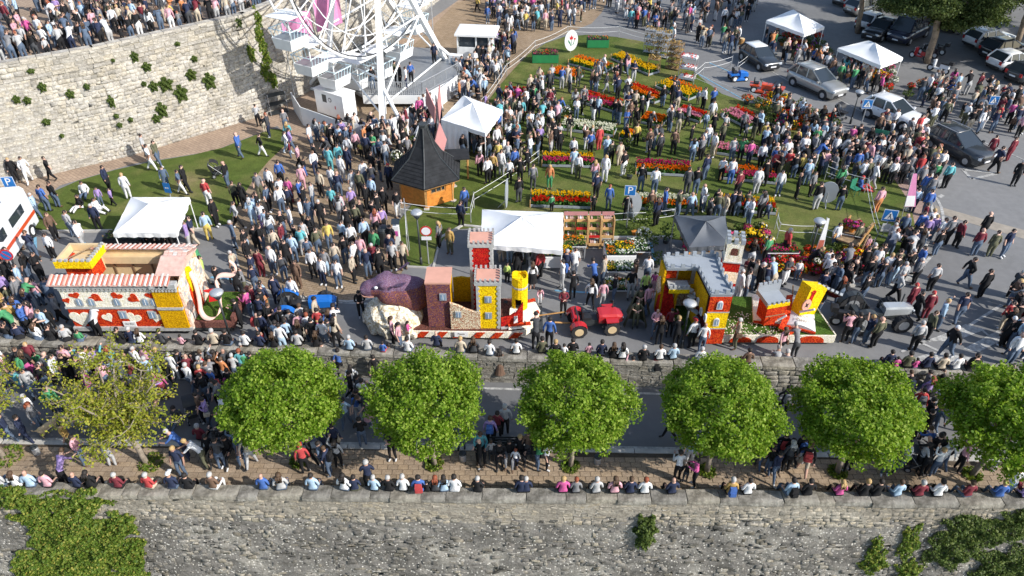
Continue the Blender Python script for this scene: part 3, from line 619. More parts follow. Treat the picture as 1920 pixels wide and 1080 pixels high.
def text(parent, body, loc, size, m, rot=(0,0,0), name='lettering', align='CENTER'):
    c = bpy.data.curves.new(name, 'FONT'); c.body = body; c.size = size; c.align_x = align; c.align_y = 'CENTER'; c.extrude = .002; c.materials.append(m); c.resolution_u = 2
    q = bpy.data.objects.new(name, c); COL.objects.link(q); me = bpy.data.meshes.new_from_object(q.evaluated_get(bpy.context.evaluated_depsgraph_get())); bpy.data.objects.remove(q); bpy.data.curves.remove(c)
    o = link(name, me, parent, loc); o.rotation_euler = rot; return o
def quick_wheel(parent, c, r, wd, axis=(0,1,0), rim='white_steel', name='wheel'):
    a = Vector(axis).normalized(); c = Vector(c); w_ = MB().tube(c-a*wd/2, c+a*wd/2, r, n=18).build(name, M['rubber'], parent)
    MB().tube(c-a*(wd/2+.012), c+a*(wd/2+.012), r*.58, n=14).build('rim', M[rim], w_); return w_
# ---------------------------------------------------------------- float with hearts
def float_hearts():
    B = Vector((-16.4, 26.1, 0)); t = E('parade_float', 'flower covered palace float with cream hearts on red and a pale ribbon', 'float', B, 0, 'flower parade floats')
    x0, x1, y0, y1 = -3.15, 2.05, -1.18, 1.15                  # the palace, local to B
    xs = .95                                                  # start of the yellow end block
    MB().box((.0,0,.28), (7.6,2.1,.18)).build('chassis', M['dark'], t)
    for x in (-2.2, 1.6):
        for y in (-1.0, 1.0): quick_wheel(t, (x, y, .32), .3, .2)
    MB().box(((x0+x1)/2, (y0+y1)/2-.02, .42), (x1-x0+.14, y1-y0+.16, .2)).build('plinth', M['greystone'], t)
    w_ = MB().box(((x0+xs)/2, y0+.05, 1.03), (xs-x0, .1, 1.02)).build('red_front', M['f_red'], t)
    MB().box(((x0+xs)/2-.02, y0+.03, 1.6), (xs-x0+.06, .16, .1)).build('string_course', M['greystone'], t)
    MB().box(((x0+xs)/2, y0+.05, 2.18), (xs-x0, .1, 1.08)).build('cream_front', M['f_cream'], t)
    MB().box(((xs+x1)/2-.05, y0+.0, 1.05), (x1-xs, .24, 1.06)).build('yellow_lower_panel', M['f_gold'], t)
    MB().box(((xs+x1)/2-.05, y0-.02, 1.64), (x1-xs+.02, .3, .12)).build('string_course', M['greystone'], t)
    MB().box(((xs+x1)/2-.05, y0+.0, 2.22), (x1-xs, .24, 1.06)).build('yellow_upper_panel', M['f_gold'], t)
    b = MB(); b.box(((x0+xs)/2, y0+.0, 2.62), (xs-x0+.1, .26, .12)); 
    for i in range(22): b.box((x0+.1+i*.185, y0-.06, 2.5), (.1, .1, .14), top=(1,1))
    b.box(((xs+x1)/2-.05, y0-.03, 2.68), (x1-xs+.04, .32, .26))
    for i in range(8): b.box((xs+.06+i*.14, y0-.14, 2.5), (.08, .1, .16))
    b.build('machicolation', M['greystone'], t)
    for i in range(3): MB().box((xs+.3+i*.2, y0-.2, 2.7), (.1,.02,.1)).build('opening', M['black'], t)
    for hx, hz, w_, h_, a, m in ((-2.72,.98,.98,.92,0,'f_cream'),(-1.52,1.05,.5,.5,.35,'f_cream'),(-.38,1.02,.66,.62,-.45,'f_cream'),(.62,1.05,.52,.55,-.2,'f_cream')): MB().slab(heart(w_, h_, a=a), (hx, y0-.001, hz), UX, UZ, .025).build('heart', M[m], t)
    for hx, hz, w_, h_, a in ((-3.0,2.0,.34,.3,.3),(-2.55,2.28,.5,.34,.3),(-1.7,2.14,.62,.44,.9),(-.75,2.24,.52,.42,-.5),(-.05,2.12,.5,.5,.9),(.75,2.28,.5,.36,.2)): MB().slab(heart(w_, h_, a=a), (hx, y0-.001, hz), UX, UZ, .025).build('heart', M['f_red'], t)
    for wx in (-2.45,-1.93,-.82,.42,.78): window(t, (wx, y0-.002, 1.72), UX, .32, .42, True)
    for wx in (-.78,.52): window(t, (wx, y0-.002, 1.0), UX, .36, .42)
    sg = MB().slab(rect(-.28,.28,0,.3), (-.62, y0-.06, .56), UX, UZ, .03).build('name_board', M['paper'], t); text(sg, 'Giardino', (-.62, y0-.095, .74), .12, M['ink'], (math.pi/2,0,0))
    # side, back and end walls (plywood inside)
    b = MB(); b.box((x0+.04, 0, 1.55), (.08, y1-y0-.3, 2.2)); b.build('end_wall', M['f_cream'], t)
    b = MB(); b.box(((x0+x1)/2, y1-.05, 1.75), (x1-x0, .1, 2.7)); b.box(((x0+x1)/2, y1-.22, 2.72), (x1-x0-.1, .26, .36)); b.build('back_wall', M['ply'], t)
    b = MB()
    for i in range(5): b.box((x0+1.4+i*.85, y1-.14, 1.6), (.06,.06,2.0)); 
    b.build('stud', M['oldwood'], t); MB().box(((x0+x1)/2, -.05, .56), (x1-x0-.1, y1-y0-.3, .06)).build('deck', M['ply'], t)
    # roof strips laid with single tiles
    def tiles(xa, xb, p0, p1, nm):
        n = int((xb-xa)/.21); r = link(nm, None, t)
        d = (Vector(p1)-Vector(p0)); L = d.length; ang = math.atan2(d.z, d.y)
        bb = MB().slab([(xa,0),(xb,0),(xb,L),(xa,L)], (0, p0[1], p0[2]-.03), UX, d.normalized(), .03); bb.build('roof_board', M['tile_pink'], r)
        for i in range(n):
            tm = 'tile_white' if i % 3 else 'tile_pink'; o = MB().box((0, L/2, .03), (.11, L+random.uniform(-.05,.08), .05), top=(.6,1)).build('tile', M[tm], r, (xa+(i+.5)*(xb-xa)/n, p0[1], p0[2])); o.rotation_euler = (ang, 0, 0)
            o = MB().box((0, L/2, .012), (.05, L-.04, .03)).build('tile', M['tile_red'], r, (xa+(i+1)*(xb-xa)/n-.02, p0[1], p0[2])); o.rotation_euler = (ang, 0, 0)
    tiles(x0-.28, x1-.3, (0, y0-.22, 2.78), (0, y0+.3, 3.0), 'front_roof'); tiles(x0+.6, x1-.2, (0, y1-.3, 3.16), (0, y1+.25, 3.02), 'back_roof')
    r = link('wing_roof', None, t)
    for i in range(10):
        z = lambda u: 3.0+.38*(1-abs(u-.5)*2)
        for j in range(5):
            xx = 1.15+j*.2; u = (i+.5)/10; o = MB().box((0,0,0), (.19,.26,.045), top=(.9,.8)).build('tile', M['tile_pink' if (i+j)%3 else 'tile_white'], r, (xx+.1, y0+.35+u*(y1-y0-.1), z(u)+.02*(i%2))); o.rotation_euler = (.35*(1 if u < .5 else -1), 0, random.uniform(-.05,.05))
    b = MB(); b.add([(1.1,y0+.2,3.0),(2.2,y0+.2,3.0),(2.2,y1,3.0),(1.1,y1,3.0),(1.1,(y0+y1)/2,3.36),(2.2,(y0+y1)/2,3.36)], [(0,1,5,4),(2,3,4,5),(1,2,5),(0,4,3)]); b.build('roof_board', M['tile_pink'], r)
    # scroll gable on the right end
    g = [(-1.2,.4),(1.15,.4),(1.15,2.4),(.9,2.85),(.55,3.02),(.35,3.3),(0,3.45),(-.3,3.3),(-.6,3.02),(-1.0,2.85),(-1.2,2.5)]
    gb = MB().slab(g, (2.02, 0, 0), (0,1,0), UZ, .12).build('gable_end', M['peach'], t); gb['label'] = 'cream gable end painted with pink and grey stone patches'
    for yy, zz, w_, h_ in ((-.95,.7,.3,.35),(-.9,1.5,.25,.5),(.6,.9,.3,.4),(.8,1.9,.3,.4),(-.75,2.4,.24,.3),(-1.1,2.1,.2,.25),(-.7,1.1,.14,.3),(.5,2.3,.25,.3),(.1,2.95,.2,.2),(-1.12,1.15,.2,.2)): MB().slab([(0,0),(w_,.03),(w_*.9,h_),(.05,h_*.9)], (2.142, yy, zz), (0,1,0), UZ, .01).build('stone_patch', M['greystone'], gb)
    MB().slab(arch(-.55,.35,.6,2.35), (2.142,0,0), (0,1,0), UZ, .02).build('red_arch', M['f_red'], gb); MB().slab([(-.3,1.9),(.05,1.7),(.3,2.5),(.1,3.0),(-.25,3.2),(-.4,2.7)], (2.166,-.1,0), (0,1,0), UZ, .03).build('yellow_flame', M['f_yel'], gb)
    # stage with turf and ribbon
    MB().box((3.05, .05, .5), (1.75, 2.25, .32)).build('stage', M['purple_edge'], t); MB().box((3.02, .1, .68), (1.6, 2.0, .05)).build('turf', M['f_green'], t)
    MB().box((3.92, .1, .78), (.16, 2.3, .36)).build('stage_edge', M['purple_edge'], t)
    pts = [(2.2,-.1,2.75),(2.35,-.25,2.2),(2.42,-.5,1.5),(2.45,-.75,1.0),(2.7,-.95,.8),(3.05,-.95,.8),(3.25,-.7,.95),(3.25,-.3,1.3),(3.15,.0,1.75),(3.05,.25,2.1),(3.3,.4,2.2),(3.7,.45,2.15),(3.95,.5,2.3),(3.9,.6,2.6),(3.72,.6,2.85)]
    b = MB(); N_ = 42; cv = []
    for i in range(N_+1):
        f = i/N_*(len(pts)-1); k = min(len(pts)-2, int(f)); u = f-k; p_ = [Vector(pts[max(0,min(len(pts)-1,k+j))]) for j in (-1,0,1,2)]
        cv.append(.5*((2*p_[1])+(p_[2]-p_[0])*u+(2*p_[0]-5*p_[1]+4*p_[2]-p_[3])*u*u+(3*p_[1]-p_[0]-3*p_[2]+p_[3])*u**3))
    for i, p in enumerate(cv):
        w_ = .115*(1 if i < N_-8 else .45+.55*(N_-i)/8); sd = Vector((.55,.75,.25)) if i < 20 else Vector((.2,.8,.6)); b.v += [tuple(p-sd*w_), tuple(p+sd*w_), tuple(p+sd*w_+Vector((.03,-.03,.03))), tuple(p-sd*w_+Vector((.03,-.03,.03)))]
    for i in range(N_):
        for j in range(4): b.f.append([4*i+j, 4*i+(j+1)%4, 4*i+4+(j+1)%4, 4*i+4+j]); b.m.append(0)
    b.build('ribbon', M['ribbon'], t, smooth=True)
    MB().slab([(-.22,0),(.22,0),(.12,.5),(.3,.62),(-.3,.62),(-.1,.5)], (2.95,-.25,1.3), (.95,.3,0), UZ, .12).build('red_figure', M['redcloth'], t)
    # hollow corner tower
    T0 = Vector((-2.6, .3, -.45)); r = link('corner_tower', None, t, T0)
    MB().box((0,-.45,3.05), (1.15,.1,.9)).build('red_wall', M['f_red'], r); MB().box((.55,0,3.05), (.1,.8,.9)).build('red_wall', M['f_red'], r); MB().box((-.55,0,3.05), (.1,.8,.9)).build('red_wall', M['f_red'], r); MB().box((0,.45,3.05), (1.15,.1,.9)).build('ply_wall', M['ply'], r)
    MB().box((0,-.68,3.62), (1.6,.12,.34)).build('yellow_parapet', M['f_yel'], r); MB().box((.74,0,3.62), (.12,1.24,.34)).build('yellow_parapet', M['f_yel'], r)
    MB().box((-.74,0,3.62), (.12,1.24,.34)).build('ply_parapet', M['ply'], r); MB().box((0,.68,3.62), (1.6,.12,.34)).build('ply_parapet', M['ply'], r)
    b = MB().box((0,0,3.42), (1.3,1.2,.05)); b.build('tower_floor', M['ply'], r)
    for i in range(7): MB().box((.74,-.6+i*.2,3.85), (.12,.1,.12)).build('merlon', M['greystone'], r); MB().box((-.72+i*.24,-.68,3.85), (.12,.12,.1)).build('merlon', M['greystone'], r)
    MB().tube((-.3,-.5,3.8), (.4,.5,3.8), .025).build('brace', M['oldwood'], r)
    for q in t.children:
        if q.name.split('.')[0] in ('machicolation','opening','front_roof','back_roof','wing_roof','corner_tower'): q.location.z += .17
    return t
float_hearts()
# ---------------------------------------------------------------- float with the bull
def tower(parent, c, w, d, z0, z1, front, side, roof='pinkfoam', merl=True, quoin=True, wins=(), rz=0, nm='tower', ov=.08):
    r = link(nm, None, parent, c, rz); MB().box((0,0,(z0+z1)/2), (w,d,z1-z0), m=0).build('wall', M[side], r)
    MB().box((0,-d/2-.012,(z0+z1)/2), (w-.14 if quoin else w-.002,.02,z1-z0-.04)).build('front_panel', M[front], r)
    if quoin:
        for s in (-1, 1):
            n = int((z1-z0)/.13)
            for i in range(n): MB().box((s*(w/2-.04-.025*(i%2)),-d/2-.03,z0+(i+.5)*(z1-z0)/n), (.1+.05*(i%2),.05,(z1-z0)/n-.012)).build('quoin', M['greystone'], r)
            MB().box((s*w/2+s*.01,0,(z0+z1)/2), (.02,d+.02,z1-z0)).build('side_panel', M['greystone'], r)
    if merl:
        MB().box((0,0,z1+.06), (w+2*ov,d+2*ov,.16)).build('cornice', M['greystone'], r); MB().box((0,0,z1+.15), (w+2*ov-.16,d+2*ov-.16,.03)).build('roof', M[roof], r)
        for i in range(6):
            u = -1+2*i/5
            for (x, y) in ((u*(w/2+ov-.06),-d/2-ov+.03),(u*(w/2+ov-.06),d/2+ov-.03)): MB().box((x,y,z1+.23), (.09,.06,.18)).build('merlon', M['greystone'], r)
            if 0 < i < 5:
                for x in (-w/2-ov+.03, w/2+ov-.03): MB().box((x,u*(d/2+ov-.06),z1+.23), (.06,.09,.18)).build('merlon', M['greystone'], r)
    else: MB().box((0,0,z1+.04), (w+.06,d+.06,.09)).build('roof', M[roof], r)
    for (x, z, a, h_) in wins: window(r, (x,-d/2-.03,z), UX, a, h_, fm='lightgrey')
    return r
def float_bull():
    B = Vector((-1.9, 25.75, 0)); t = E('parade_float', 'flower float with purple bull head and castle towers on a striped base', 'float', B, 0, 'flower parade floats')
    MB().box((.1,0,.25), (6.4,1.7,.2)).build('chassis', M['dark'], t)
    for x in (-1.6,1.6):
        for y in (-.85,.85): quick_wheel(t, (x,y,.3), .28, .2)
    hull = [(-3.3,-1.15),(1.7,-1.25),(2.5,-1.1),(3.0,-.55),(3.15,.1),(3.0,.7),(2.3,1.2),(-3.3,1.2)]
    MB().prism(hull, .18, .52).build('base', M['f_cream'], t); MB().prism([(p[0]*.97,p[1]*.95) for p in hull], .52, .56).build('deck', M['f_brown'], t)
    for i in range(6): x = -2.4+i*.83; MB().slab([(0,0),(.36,0),(.62,.32),(.26,.32)], (x,-1.165-.02*(x+3.3)-.004,.2), (1,-.02,0), UZ, .03).build('red_stripe', M['f_red'], t)
    MB().add([(1.75,-1.2,.62),(2.6,-1.05,.62),(3.05,-.5,.64),(3.2,.1,.66),(3.0,.75,.64),(2.2,1.1,.62),(1.8,0,.85)], [(0,1,6),(1,2,6),(2,3,6),(3,4,6),(4,5,6),(5,0,6)]).build('bow_deck', M['f_cream'], t)
    for a, c in (((1.75,-1.1),(2.75,-.9)),((1.85,-.3),(3.15,-.1)),((1.9,.3),(3.0,.8))):
        MB().slab([(0,0),(1,0),(1,.22),(0,.16)], (a[0],a[1],.72), (c[0]-a[0],c[1]-a[1],-.06), (-.2,1,0), .02).build('red_stripe', M['f_red'], t)
    sg = MB().slab(rect(-.3,.3,0,.28), (-.35,-1.27,.3), UX, UZ, .03).build('name_board', M['paper'], t); text(sg, 'Piazza', (-.35,-1.305,.47), .13, M['ink'], (math.pi/2,0,0))
    # rock under the bull
    b = MB(); b.ell((-3.35,.1,.5), (1.0,1.15,.75)); b.ell((-3.9,.25,.5), (.85,1.05,.75)); b.ell((-2.8,-.3,.45), (.7,.95,.8)); b.ell((-3.3,.2,1.0), (.8,.85,.5)); b.ell((-4.25,.3,.3), (.75,1.0,.55)); b.ell((-3.5,0,.6), (1.25,1.28,.95)); b.ell((-3.0,-.6,.3), (1.0,.8,.6)); b.box((-3.4,.1,.2), (2.2,2.1,.3))
    M['f_rock'] = petals('pale_rock_petals', ['#efe6d0', '#dccfb4', '#f5eede', '#c8b492'], 13); o = fuse(b, .09, 'rock', M['f_rock'], t); 
    for v in o.data.vertices: v.co += Vector((math.sin(v.co.z*11+v.co.x*6), math.sin(v.co.x*9+v.co.z*5)+.6*math.sin(v.co.x*21), .5*math.sin(v.co.y*13)))*.075
    # bull: neck, head, muzzle, brows, horns and ears
    b = MB(); b.ell((-3.0,.15,1.75), (.9,.78,.82)); b.ell((-3.5,.12,2.0), (.75,.62,.62)); b.ell((-4.0,.06,2.08), (.56,.5,.46)); b.ell((-4.4,.0,2.08), (.42,.42,.34)); b.ell((-4.62,-.02,2.02), (.26,.38,.26)); b.ell((-2.5,.2,1.55), (.75,.8,.85)); b.ell((-3.55,-.38,1.85), (.5,.3,.42)); b.ell((-3.75,.1,2.45), (.45,.42,.24))
    b.ell((-3.7,-.36,2.45), (.26,.18,.15)); b.ell((-3.7,.52,2.45), (.26,.18,.15)); b.ell((-4.4,-.08,1.8), (.3,.32,.16)); b.ell((-4.75,-.22,2.12), (.1,.12,.1)); b.ell((-4.75,.2,2.12), (.1,.12,.1))
    bull = fuse(b, .07, 'bull_head', [M['f_purple'], M['f_lilac']], t)
    for p in bull.data.polygons:
        if p.center.z > 2.2 or (p.center.x < -4.3 and p.center.z > 1.85): p.material_index = 1
    for y, rx in ((.55,.2),(-.52,-.5)):
        b = MB(); b.add([(0,0,0),(.55,.35*(1 if y > 0 else -1),.3),(.75,.2*(1 if y > 0 else -1),.42),(.3,-.02,.2),(.2,.12*(1 if y > 0 else -1),.02)], [(0,3,2,1),(0,1,4),(0,4,3),(4,1,2,3)]); b.build('ear', M['f_lilac'], bull, (-3.35,y,2.5))
    for x, y, z in ((-4.05,-.4,2.36),(-4.05,.48,2.36)): MB().ell((x,y,z), (.09,.07,.07), 8, 6).build('eye', M['white'], bull)
    b = MB(); pts = [(-4.8,-.2,1.86),(-4.66,-.36,1.84),(-4.4,-.44,1.86),(-4.2,-.46,1.9)]; b.path(pts, .025, 5).build('mouth', M['pinkfoam'], bull)
    # buildings
    tower(t, (-1.28,-.35,0), 1.05, 1.1, .55, 2.95, 'f_purple', 'f_gold', quoin=False, merl=False, wins=((.2,2.1,.3,.36),), nm='brick_tower')
    tower(t, (.55,.85,0), .98, .9, .5, 4.0, 'f_red2', 'f_red2', nm='tall_red_tower'); tower(t, (.87,-.55,0), 1.0, .9, .45, 3.0, 'f_yel', 'f_gold', wins=((0,2.05,.3,.34),(0,1.15,.3,.34)), nm='yellow_tower')
    b = MB().slab([(-.8,0),(.5,0),(.5,1.0),(.2,1.0),(-.1,1.12),(-.4,1.3),(-.75,1.45),(-.8,1.5)], (0,-.95,.55), UX, UZ, .12); b.build('wavy_wall', M['f_speck'], t); window(t, (-.45,-1.075,1.25), UX, .28, .34)
    MB().slab([(0,0),(1.0,0),(1.0,1.25),(.75,.8),(.4,.55),(0,.5)], (1.4,-.85,.55), (.97,.2,0), UZ, .1).build('red_wall', M['f_red2'], t)
    MB().slab([(0,0),(1.0,0),(1.0,.12),(0,.12)], (1.4,-.99,.5), (.97,.2,0), UZ, .12).build('wall_foot', M['greystone'], t)
    MB().slab([(-.7,0),(.6,0),(.6,1.35),(.3,1.42),(0,1.36),(-.3,1.42),(-.7,1.35)], (-.1,1.0,.55), UX, UZ, .1).build('gold_wall', M['f_gold'], t)
    # hollow yellow turret
    r = link('turret', None, t, (2.25,.3,0)); b = MB(); n = 14; z0, z1 = .6, 2.55
    for i in range(n):
        a = 2*math.pi*i/n
        for k, (rr, z) in enumerate(((.36,z0),(.36,z1+.06*math.sin(3*a)),(.3,z1+.06*math.sin(3*a)),(.3,z0))): b.v.append((rr*math.cos(a), rr*math.sin(a), z))
    for i in range(n):
        if 9 <= i <= 10: continue
        for k in range(3): b.f.append([4*i+k, 4*((i+1)%n)+k, 4*((i+1)%n)+k+1, 4*i+k+1]); b.m.append(0)
    for i in (9,10): b.box((.33*math.cos(2*math.pi*(i+.5)/n), .33*math.sin(2*math.pi*(i+.5)/n), 1.95), (.16,.06,1.1), 2*math.pi*(i+.5)/n+math.pi/2)
    b.build('turret_wall', M['f_yel'], r); MB().lathe([(.375,1.95),(.385,2.0),(.375,2.05)], 14).build('band', M['greystone'], r); MB().lathe([(.3,1.0),(.3,1.02)], 14).build('floor', M['black'], r); MB().lathe([(.3,2.36),(.27,2.4)], 14).build('turret_roof', M['f_yel'], r)
    MB().box((2.05,-.72,.82), (.2,.24,.55), .2, 0, (.8,.8)).build('pedestal', M['white'], t); MB().tube((2.05,-.72,1.09), (2.05,-.72,1.32), .09, .05).build('pedestal_finial', M['white'], t)
    MB().tube((3.1,.0,.45), (4.3,.05,.62), .035).build('drawbar', M['wood'], t)
    return t
float_bull()
# ---------------------------------------------------------------- float with castle and open book
def float_castle():
    B = G(1395,600); t = E('parade_float', 'castle float with grey battlements, belfry and giant open book', 'float', B, 0, 'flower parade floats')
    def L(px, py, z): return G(px, py, z)-B
    def loc(p): return Vector(p)-B
    zt, zd = 3.15, .55
    pl = [L(*q, zd) for q in ((1296,628),(1566,629),(1527,572),(1405,556),(1235,556))]
    MB().prism([(p.x,p.y) for p in pl], .3, zd).build('deck', M['f_green'], t)
    f0, f1 = pl[0], pl[1]; d = (f1-f0); d.z = 0; Ln = d.length; d.normalize(); n_ = d.cross(UZ)
    MB().slab(rect(0,Ln,0,.42), Vector((f0.x,f0.y,.16)), d, UZ, .05).build('front_skirt', M['f_cream'], t)
    f2 = pl[2]-f1; f2.z = 0; MB().slab(rect(0,f2.length,0,.42), Vector((f1.x,f1.y,.16)), f2.normalized(), UZ, .05).build('side_skirt', M['f_cream'], t)
    for x, w_, h_ in ((.5,.9,.34),(1.7,1.0,.32),(2.9,1.0,.36),(4.7,1.2,.38)):
        MB().slab([(w_*(.5-.5*math.cos(math.pi*i/8)), h_*math.sin(math.pi*i/8)**.7) for i in range(9)], Vector((f0.x,f0.y,.18))+d*x+n_*.052, d, UZ, .015).build('red_arc', M['f_red'], t)
    MB().box(((f0.x+f1.x)/2,f0.y+1.1,.2), (Ln-.8,1.6,.2)).build('chassis', M['dark'], t)
    for x in (-1.6,2.0):
        for y in (-.75,.9): quick_wheel(t, (x,y,.3), .28, .2)
    # castle: L-shaped grey terrace roof on petal walls
    R = [L(*q, zt) for q in ((1244,483),(1342,479),(1356,518),(1374,546),(1374,552),(1333,552),(1309,503),(1251,503))]
    MB().prism([(p.x,p.y) for p in R], zt-.12, zt).build('terrace_roof', M['lightgrey'], t)
    def wall(a, c, z0, z1, m, nm='wall', th=.08, off=.04):
        a = Vector((a.x,a.y,0)); c = Vector((c.x,c.y,0)); q = c-a; l_ = q.length; q.normalize(); nn = q.cross(UZ); return MB().slab(rect(0,l_,z0,z1), a-nn*off, q, UZ, th).build(nm, M[m], t)
    fa, fb = R[5], R[4]
    wall(fa, fb, .45, 1.3, 'f_red', 'red_panel'); wall(fa, fb, 1.34, 2.2, 'f_yel', 'yellow_panel'); wall(fa, fb, 2.24, 3.0, 'f_red', 'red_panel')
    q = (fb-fa); q.z = 0; q.normalize(); md = (fa+fb)/2; nn = q.cross(UZ)
    for z in (1.3, 2.2): MB().slab(rect(-.02,(fb-fa).length+.02,0,.05), Vector((fa.x,fa.y,z-.004))-nn*.03, q, UZ, .085).build('string_course', M['greystone'], t)
    for z in (1.5, 2.42): window(t, Vector((md.x,md.y,z))+nn*.045, q, .24, .42, True, fm='white')
    wall(R[3], R[2], .5, 3.0, 'f_red2', 'side_wall'); wall(R[2], R[1], .5, 3.0, 'f_gold', 'side_wall'); wall(R[1], R[0], .5, 3.0, 'f_cream', 'back_wall')
    # inner walls of the court: maroon with pale windows and golden waves
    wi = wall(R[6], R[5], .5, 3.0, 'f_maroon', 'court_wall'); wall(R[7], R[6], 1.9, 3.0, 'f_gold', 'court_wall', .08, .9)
    q2 = (R[5]-R[6]); q2.z = 0; l2 = q2.length; q2.normalize(); n2 = q2.cross(UZ); o2 = Vector((R[6].x,R[6].y,0))
    MB().slab([(0,2.3),(.3,2.0),(.8,2.1),(1.3,1.7),(l2-.1,1.9),(l2-.1,3.0),(0,3.0)], o2+n2*.045, q2, UZ, .03).build('golden_wave', M['f_gold'], t); MB().slab([(0.1,.5),(1.0,.5),(1.1,1.0),(.7,1.5),(.3,1.3)], o2+n2*.045, q2, UZ, .03).build('golden_wave', M['f_gold'], t)
    for i in range(4): window(t, o2+q2*(.35+i*.55)+n2*.08+Vector((0,0,1.75+.12*(i%2))), q2, .24, .36, True, fm='white')
    # left wing: side wall of gold, cream and red lozenges, open front with arch and balcony
    p0 = Vector((R[0].x,R[0].y,0)); p1 = Vector((R[7].x,R[7].y,0)); q3 = (p1-p0); l3 = q3.length; q3.normalize(); n3 = q3.cross(UZ)
    MB().slab(rect(0,l3,.3,3.03), p0, q3, UZ, .1).build('left_wall', M['f_gold'], t)
    MB().slab([(l3*.3,.35),(l3,.35),(l3,1.75),(l3*.55,1.4)], p0+n3*.1, q3, UZ, .02).build('red_lozenge', M['f_red2'], t); MB().slab([(0,1.5),(l3*.5,1.45),(l3,1.9),(l3*.6,2.5),(0,2.1)], p0+n3*.121, q3, UZ, .02).build('cream_lozenge', M['f_speck'], t)
    q5 = (R[6]-R[7]); q5.z = 0; l5 = q5.length; q5.normalize(); n5 = q5.cross(UZ)
    MB().slab([(0,.3),(l5*.36,.3),(l5*.42,1.1),(l5*.3,1.8),(0,2.3)], p1+n5*.02, q5, UZ, .08).build('front_pier', M['f_red2'], t)
    MB().slab([(l5*.36,.5),(l5*.46,.5),(l5*.48,1.7),(l5*.7,2.05),(l5,2.1),(l5,2.3),(l5*.5,2.25),(l5*.38,1.9)], p1, q5, UZ, .06).build('court_arch', M['f_gold'], t)
    MB().slab(rect(.2,l5-.05,.5,2.0), p1-n5*.7, q5, UZ, .06).build('court_back', M['f_speck'], t); MB().slab(rect(.1,l5*.4,2.4,2.95), p1-n5*.35, q5, UZ, .06).build('red_panel', M['f_red'], t)
    b = MB(); c5 = p1+q5*l5*.4+n5*.25; b.box((c5.x,c5.y,2.42), (l5*.66,.6,.07)); 
    for i in range(5): b.box((c5.x-l5*.28+i*l5*.14,c5.y-.28,2.53), (.11,.06,.16))
    b.build('balcony', M['greystone'], t); MB().box((c5.x,c5.y-.29,2.3), (l5*.66,.05,.2)).build('balcony_front', M['f_yel'], t)
    for i in range(6): MB().box((c5.x+l5*.36+i*.09,c5.y-.15-i*.19,2.3-i*.26), (.34,.2,.07), -.9).build('stair_step', M['greystone'], t)
    # merlons round the roof
    for a, c in zip(R, R[1:]+R[:1]):
        e = Vector((c.x-a.x, c.y-a.y, 0)); l_ = e.length; k = max(1, int(l_/.36)); ang = math.atan2(e.y, e.x)
        MB().box(((a.x+c.x)/2,(a.y+c.y)/2,zt+.03), (l_,.07,.08), ang).build('parapet', M['lightgrey'], t)
        for i in range(k): p = a+e*((i+.5)/k); MB().box((p.x,p.y,zt+.16), (.17,.08,.2), ang).build('merlon', M['lightgrey'], t)
    # belfry
    T0 = L(1352,572,.5); T0.z = 0; r = link('belfry', None, t, T0, -.18); wd = .72; z = 1.0
    for h_, m in ((.5,'f_red2'),(.55,'f_red2'),(.62,'f_cream'),(.5,'f_red2')):
        MB().box((0,0,z+h_/2), (wd,wd,h_)).build('tier', M[m], r); z += h_
        if m == 'f_red2' and z > 2.4: MB().box((0,0,z+.02), (wd+.1,wd+.1,.05)).build('string_course', M['greystone'], r); z += .045
    b = MB(); hh = .95
    for s in (-1,1): b.box((s*(wd/2-.08),-wd/2+.04,z+hh/2), (.16,.08,hh)); b.box((s*(wd/2-.08),wd/2-.04,z+hh/2), (.16,.08,hh)); b.box((s*(wd/2-.04),0,z+.16), (.08,wd-.18,.32)); b.box((s*(wd/2-.04),0,z+hh-.12), (.08,wd-.18,.24))
    for s in (-1,1): b.box((0,s*(wd/2-.04),z+.16), (wd-.34,.075,.32)); b.box((0,s*(wd/2-.04),z+hh-.12), (wd-.34,.075,.24))
    b.build('bell_stage', M['f_cream'], r); MB().slab(arch(-.15,.15,.2,.72), (0,-wd/2+.03,z), UX, UZ, .02).build('opening', M['f_brown'], r); MB().slab(arch(-.12,.12,.25,.7), (-wd/2+.03,0,z), (0,-1,0), UZ, .02).build('opening', M['f_brown'], r)
    for x in (-1,0,1):
        for y in (-1,0,1):
            if x or y: MB().box((x*(wd/2-.06),y*(wd/2-.06),z+hh+.1), (.16,.16,.22)).build('merlon', M['lightgrey'], r)
    # open book
    bk = link('open_book', None, t); b = MB(); c0 = [L(*q, .62) for q in ((1410,556),(1412,604),(1472,612),(1473,560))]; c1 = [L(*q, .62) for q in ((1473,560),(1472,612),(1528,626),(1524,573))]
    for nm, c in (('left_page', c0), ('right_page', c1)):
        b = MB(); n = 8
        for i in range(n+1):
            u = i/n; h_ = .12+.2*math.sin(math.pi*min(1,u if nm == 'right_page' else 1-u))*.8
            for w_ in (0,1):
                p = c[0].lerp(c[3], u) if w_ else c[1].lerp(c[2], u); b.v += [(p.x,p.y,.56), (p.x,p.y,.62+h_)]
        for i in range(n): k = 4*i; b.f += [[k+1,k+3,k+7,k+5][::-1],[k,k+4,k+5,k+1],[k+2,k+3,k+7,k+6]]; b.m += [0]*3
        b.f += [[0,1,3,2],[4*n,4*n+2,4*n+3,4*n+1]]; b.m += [0]*2; b.build(nm, M['f_cream'] if nm == 'left_page' else M['white'], bk)
    for i, w_ in enumerate(('i ama la', 'ni e pas', 'terni di', 'noi e', 'Piazza')):
        p = c1[0].lerp(c1[1], .2+.16*i).lerp(c1[3].lerp(c1[2], .2+.16*i), .55); e = c1[2]-c1[1]; o = text(bk, w_, (p.x,p.y,.95), .24, M['oldwood'], (0,-.02,math.atan2(e.y,e.x)))
